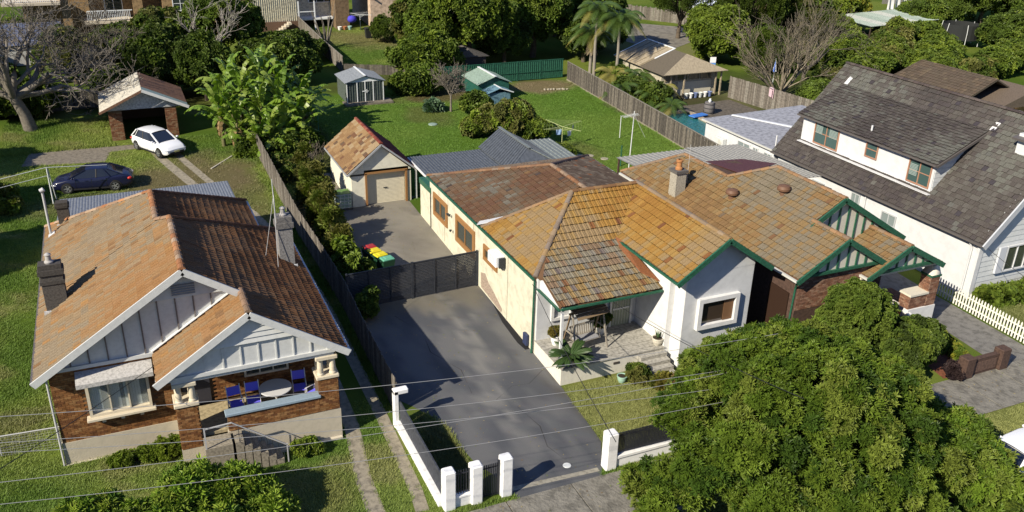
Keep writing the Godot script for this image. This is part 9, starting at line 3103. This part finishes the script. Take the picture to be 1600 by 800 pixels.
	var S := {"w": 0.33, "gauge": 0.34, "prof": [Vector2(0, 0.0), Vector2(0.5, 0.03), Vector2(1.0, 0.0)], "thick": 0.03, "lap": 1.1, "stagger": false, "wild": 0.004}
	tile_roof(roof, [A], S, toner(600.0, 6.0, 0.4, 0.02), [Color(0.12, 0.095, 0.07), Color(0.14, 0.11, 0.08), Color(0.16, 0.125, 0.09), Color(0.13, 0.105, 0.08), Color(0.17, 0.14, 0.1), Color(0.1, 0.08, 0.06)], tile_mat(), 0)
	b = Buf.new()
	b.prism([Vector3(65.4, 3.0, -48.1), Vector3(71.8, 3.0, -48.1), Vector3(71.8, 3.2, -48.1), Vector3(69.0, 4.4, -48.1), Vector3(65.4, 3.2, -48.1)], Vector3(0, 0, -3.5))
	obj("front_roof", b, mt("brown_flat", Color(0.13, 0.1, 0.075), 0.85, "stain", 1.0), h)
	settle(h, Vector3(66.6, y, -54.0))
	t = thing("air_conditioner", "white condenser on the tan wall under the brown roof", "air conditioner", Vector3(67.2, 1.9, -48.1))
	b = Buf.new()
	b.chamfer(Vector3(0, 0.4, 0), Vector3(1.1, 0.8, 0.4), 0.04)
	obj("case", b, mt("appliance_white", Color(0.74, 0.75, 0.76), 0.4), t)
	b = Buf.new()
	b.lathe([Vector2(0.3, 0.0), Vector2(0.28, 0.02), Vector2(0.0, 0.02)], Vector3(0.15, 0.4, 0.2), 16, Basis(Vector3.RIGHT, PI / 2))
	obj("fan_grille", b, mt("iron_light", Color(0.5, 0.5, 0.45), 0.5), t)
	t = thing("umbrella", "blue and white folded umbrella standing by the bare pale tree", "umbrella", G(56.0, -65.0))
	b = Buf.new()
	b.tube([V3, Vector3(0, 2.6, 0)], [0.03, 0.03], 6)
	obj("pole", b, white, t)
	for i in 6:
		b = Buf.new()
		var a := TAU * i / 6
		var a2 := TAU * (i + 1) / 6
		b.tri(Vector3(0, 2.6, 0), Vector3(cos(a) * 0.2, 1.4, sin(a) * 0.2), Vector3(cos(a2) * 0.2, 1.4, sin(a2) * 0.2))
		obj("canopy", b, mt("canopy_%d" % (i % 2), [Color(0.1, 0.2, 0.6), Color(0.75, 0.75, 0.75)][i % 2], 0.8), t)

func _ready() -> void:
	rng.seed = 20240611
	noise.seed = 5
	noise.frequency = 0.02
	noise.fractal_octaves = 3
	noise_fine.seed = 9
	noise_fine.frequency = 0.05
	var cam := Camera3D.new()
	cam.name = "camera"
	cam.position = EYE
	cam.rotation_degrees = Vector3(-24.478, -24.526, 1.536)
	cam.fov = 32.28
	cam.near = 0.2
	cam.far = 2500.0
	cam.current = true
	add_child(cam)
	var sun := DirectionalLight3D.new()
	sun.name = "sun"
	sun.basis = Basis.looking_at(Vector3(1.36, -1.0, -0.56))
	sun.light_color = Color(1.0, 0.96, 0.885)
	sun.light_energy = 1.6
	sun.light_angular_distance = 0.5
	sun.shadow_enabled = true
	add_child(sun)
	var e := Environment.new()
	e.background_mode = Environment.BG_SKY
	var sm := ProceduralSkyMaterial.new()
	sm.sky_top_color = Color(0.27, 0.38, 0.58)
	sm.sky_horizon_color = Color(0.6, 0.66, 0.75)
	sm.sky_curve = 0.15
	sm.ground_bottom_color = Color(0.16, 0.18, 0.12)
	sm.ground_horizon_color = Color(0.5, 0.55, 0.6)
	sm.sky_energy_multiplier = 1.0
	var sky := Sky.new()
	sky.sky_material = sm
	e.sky = sky
	e.tonemap_mode = Environment.TONE_MAPPER_LINEAR
	e.tonemap_exposure = 1.52
	e.sdfgi_enabled = true
	e.ssao_enabled = true
	e.ssil_enabled = true
	var we := WorldEnvironment.new()
	we.name = "environment"
	we.environment = e
	add_child(we)
	textures()
	ground()
	cottage()
	cream_house()
	brick_house()
	white_house()
	outbuildings()
	far_houses()
	fences()
	plants()
	grass()
	litter()
	cars()
	bins()
	porch_things()
	yard_things()
	wires()
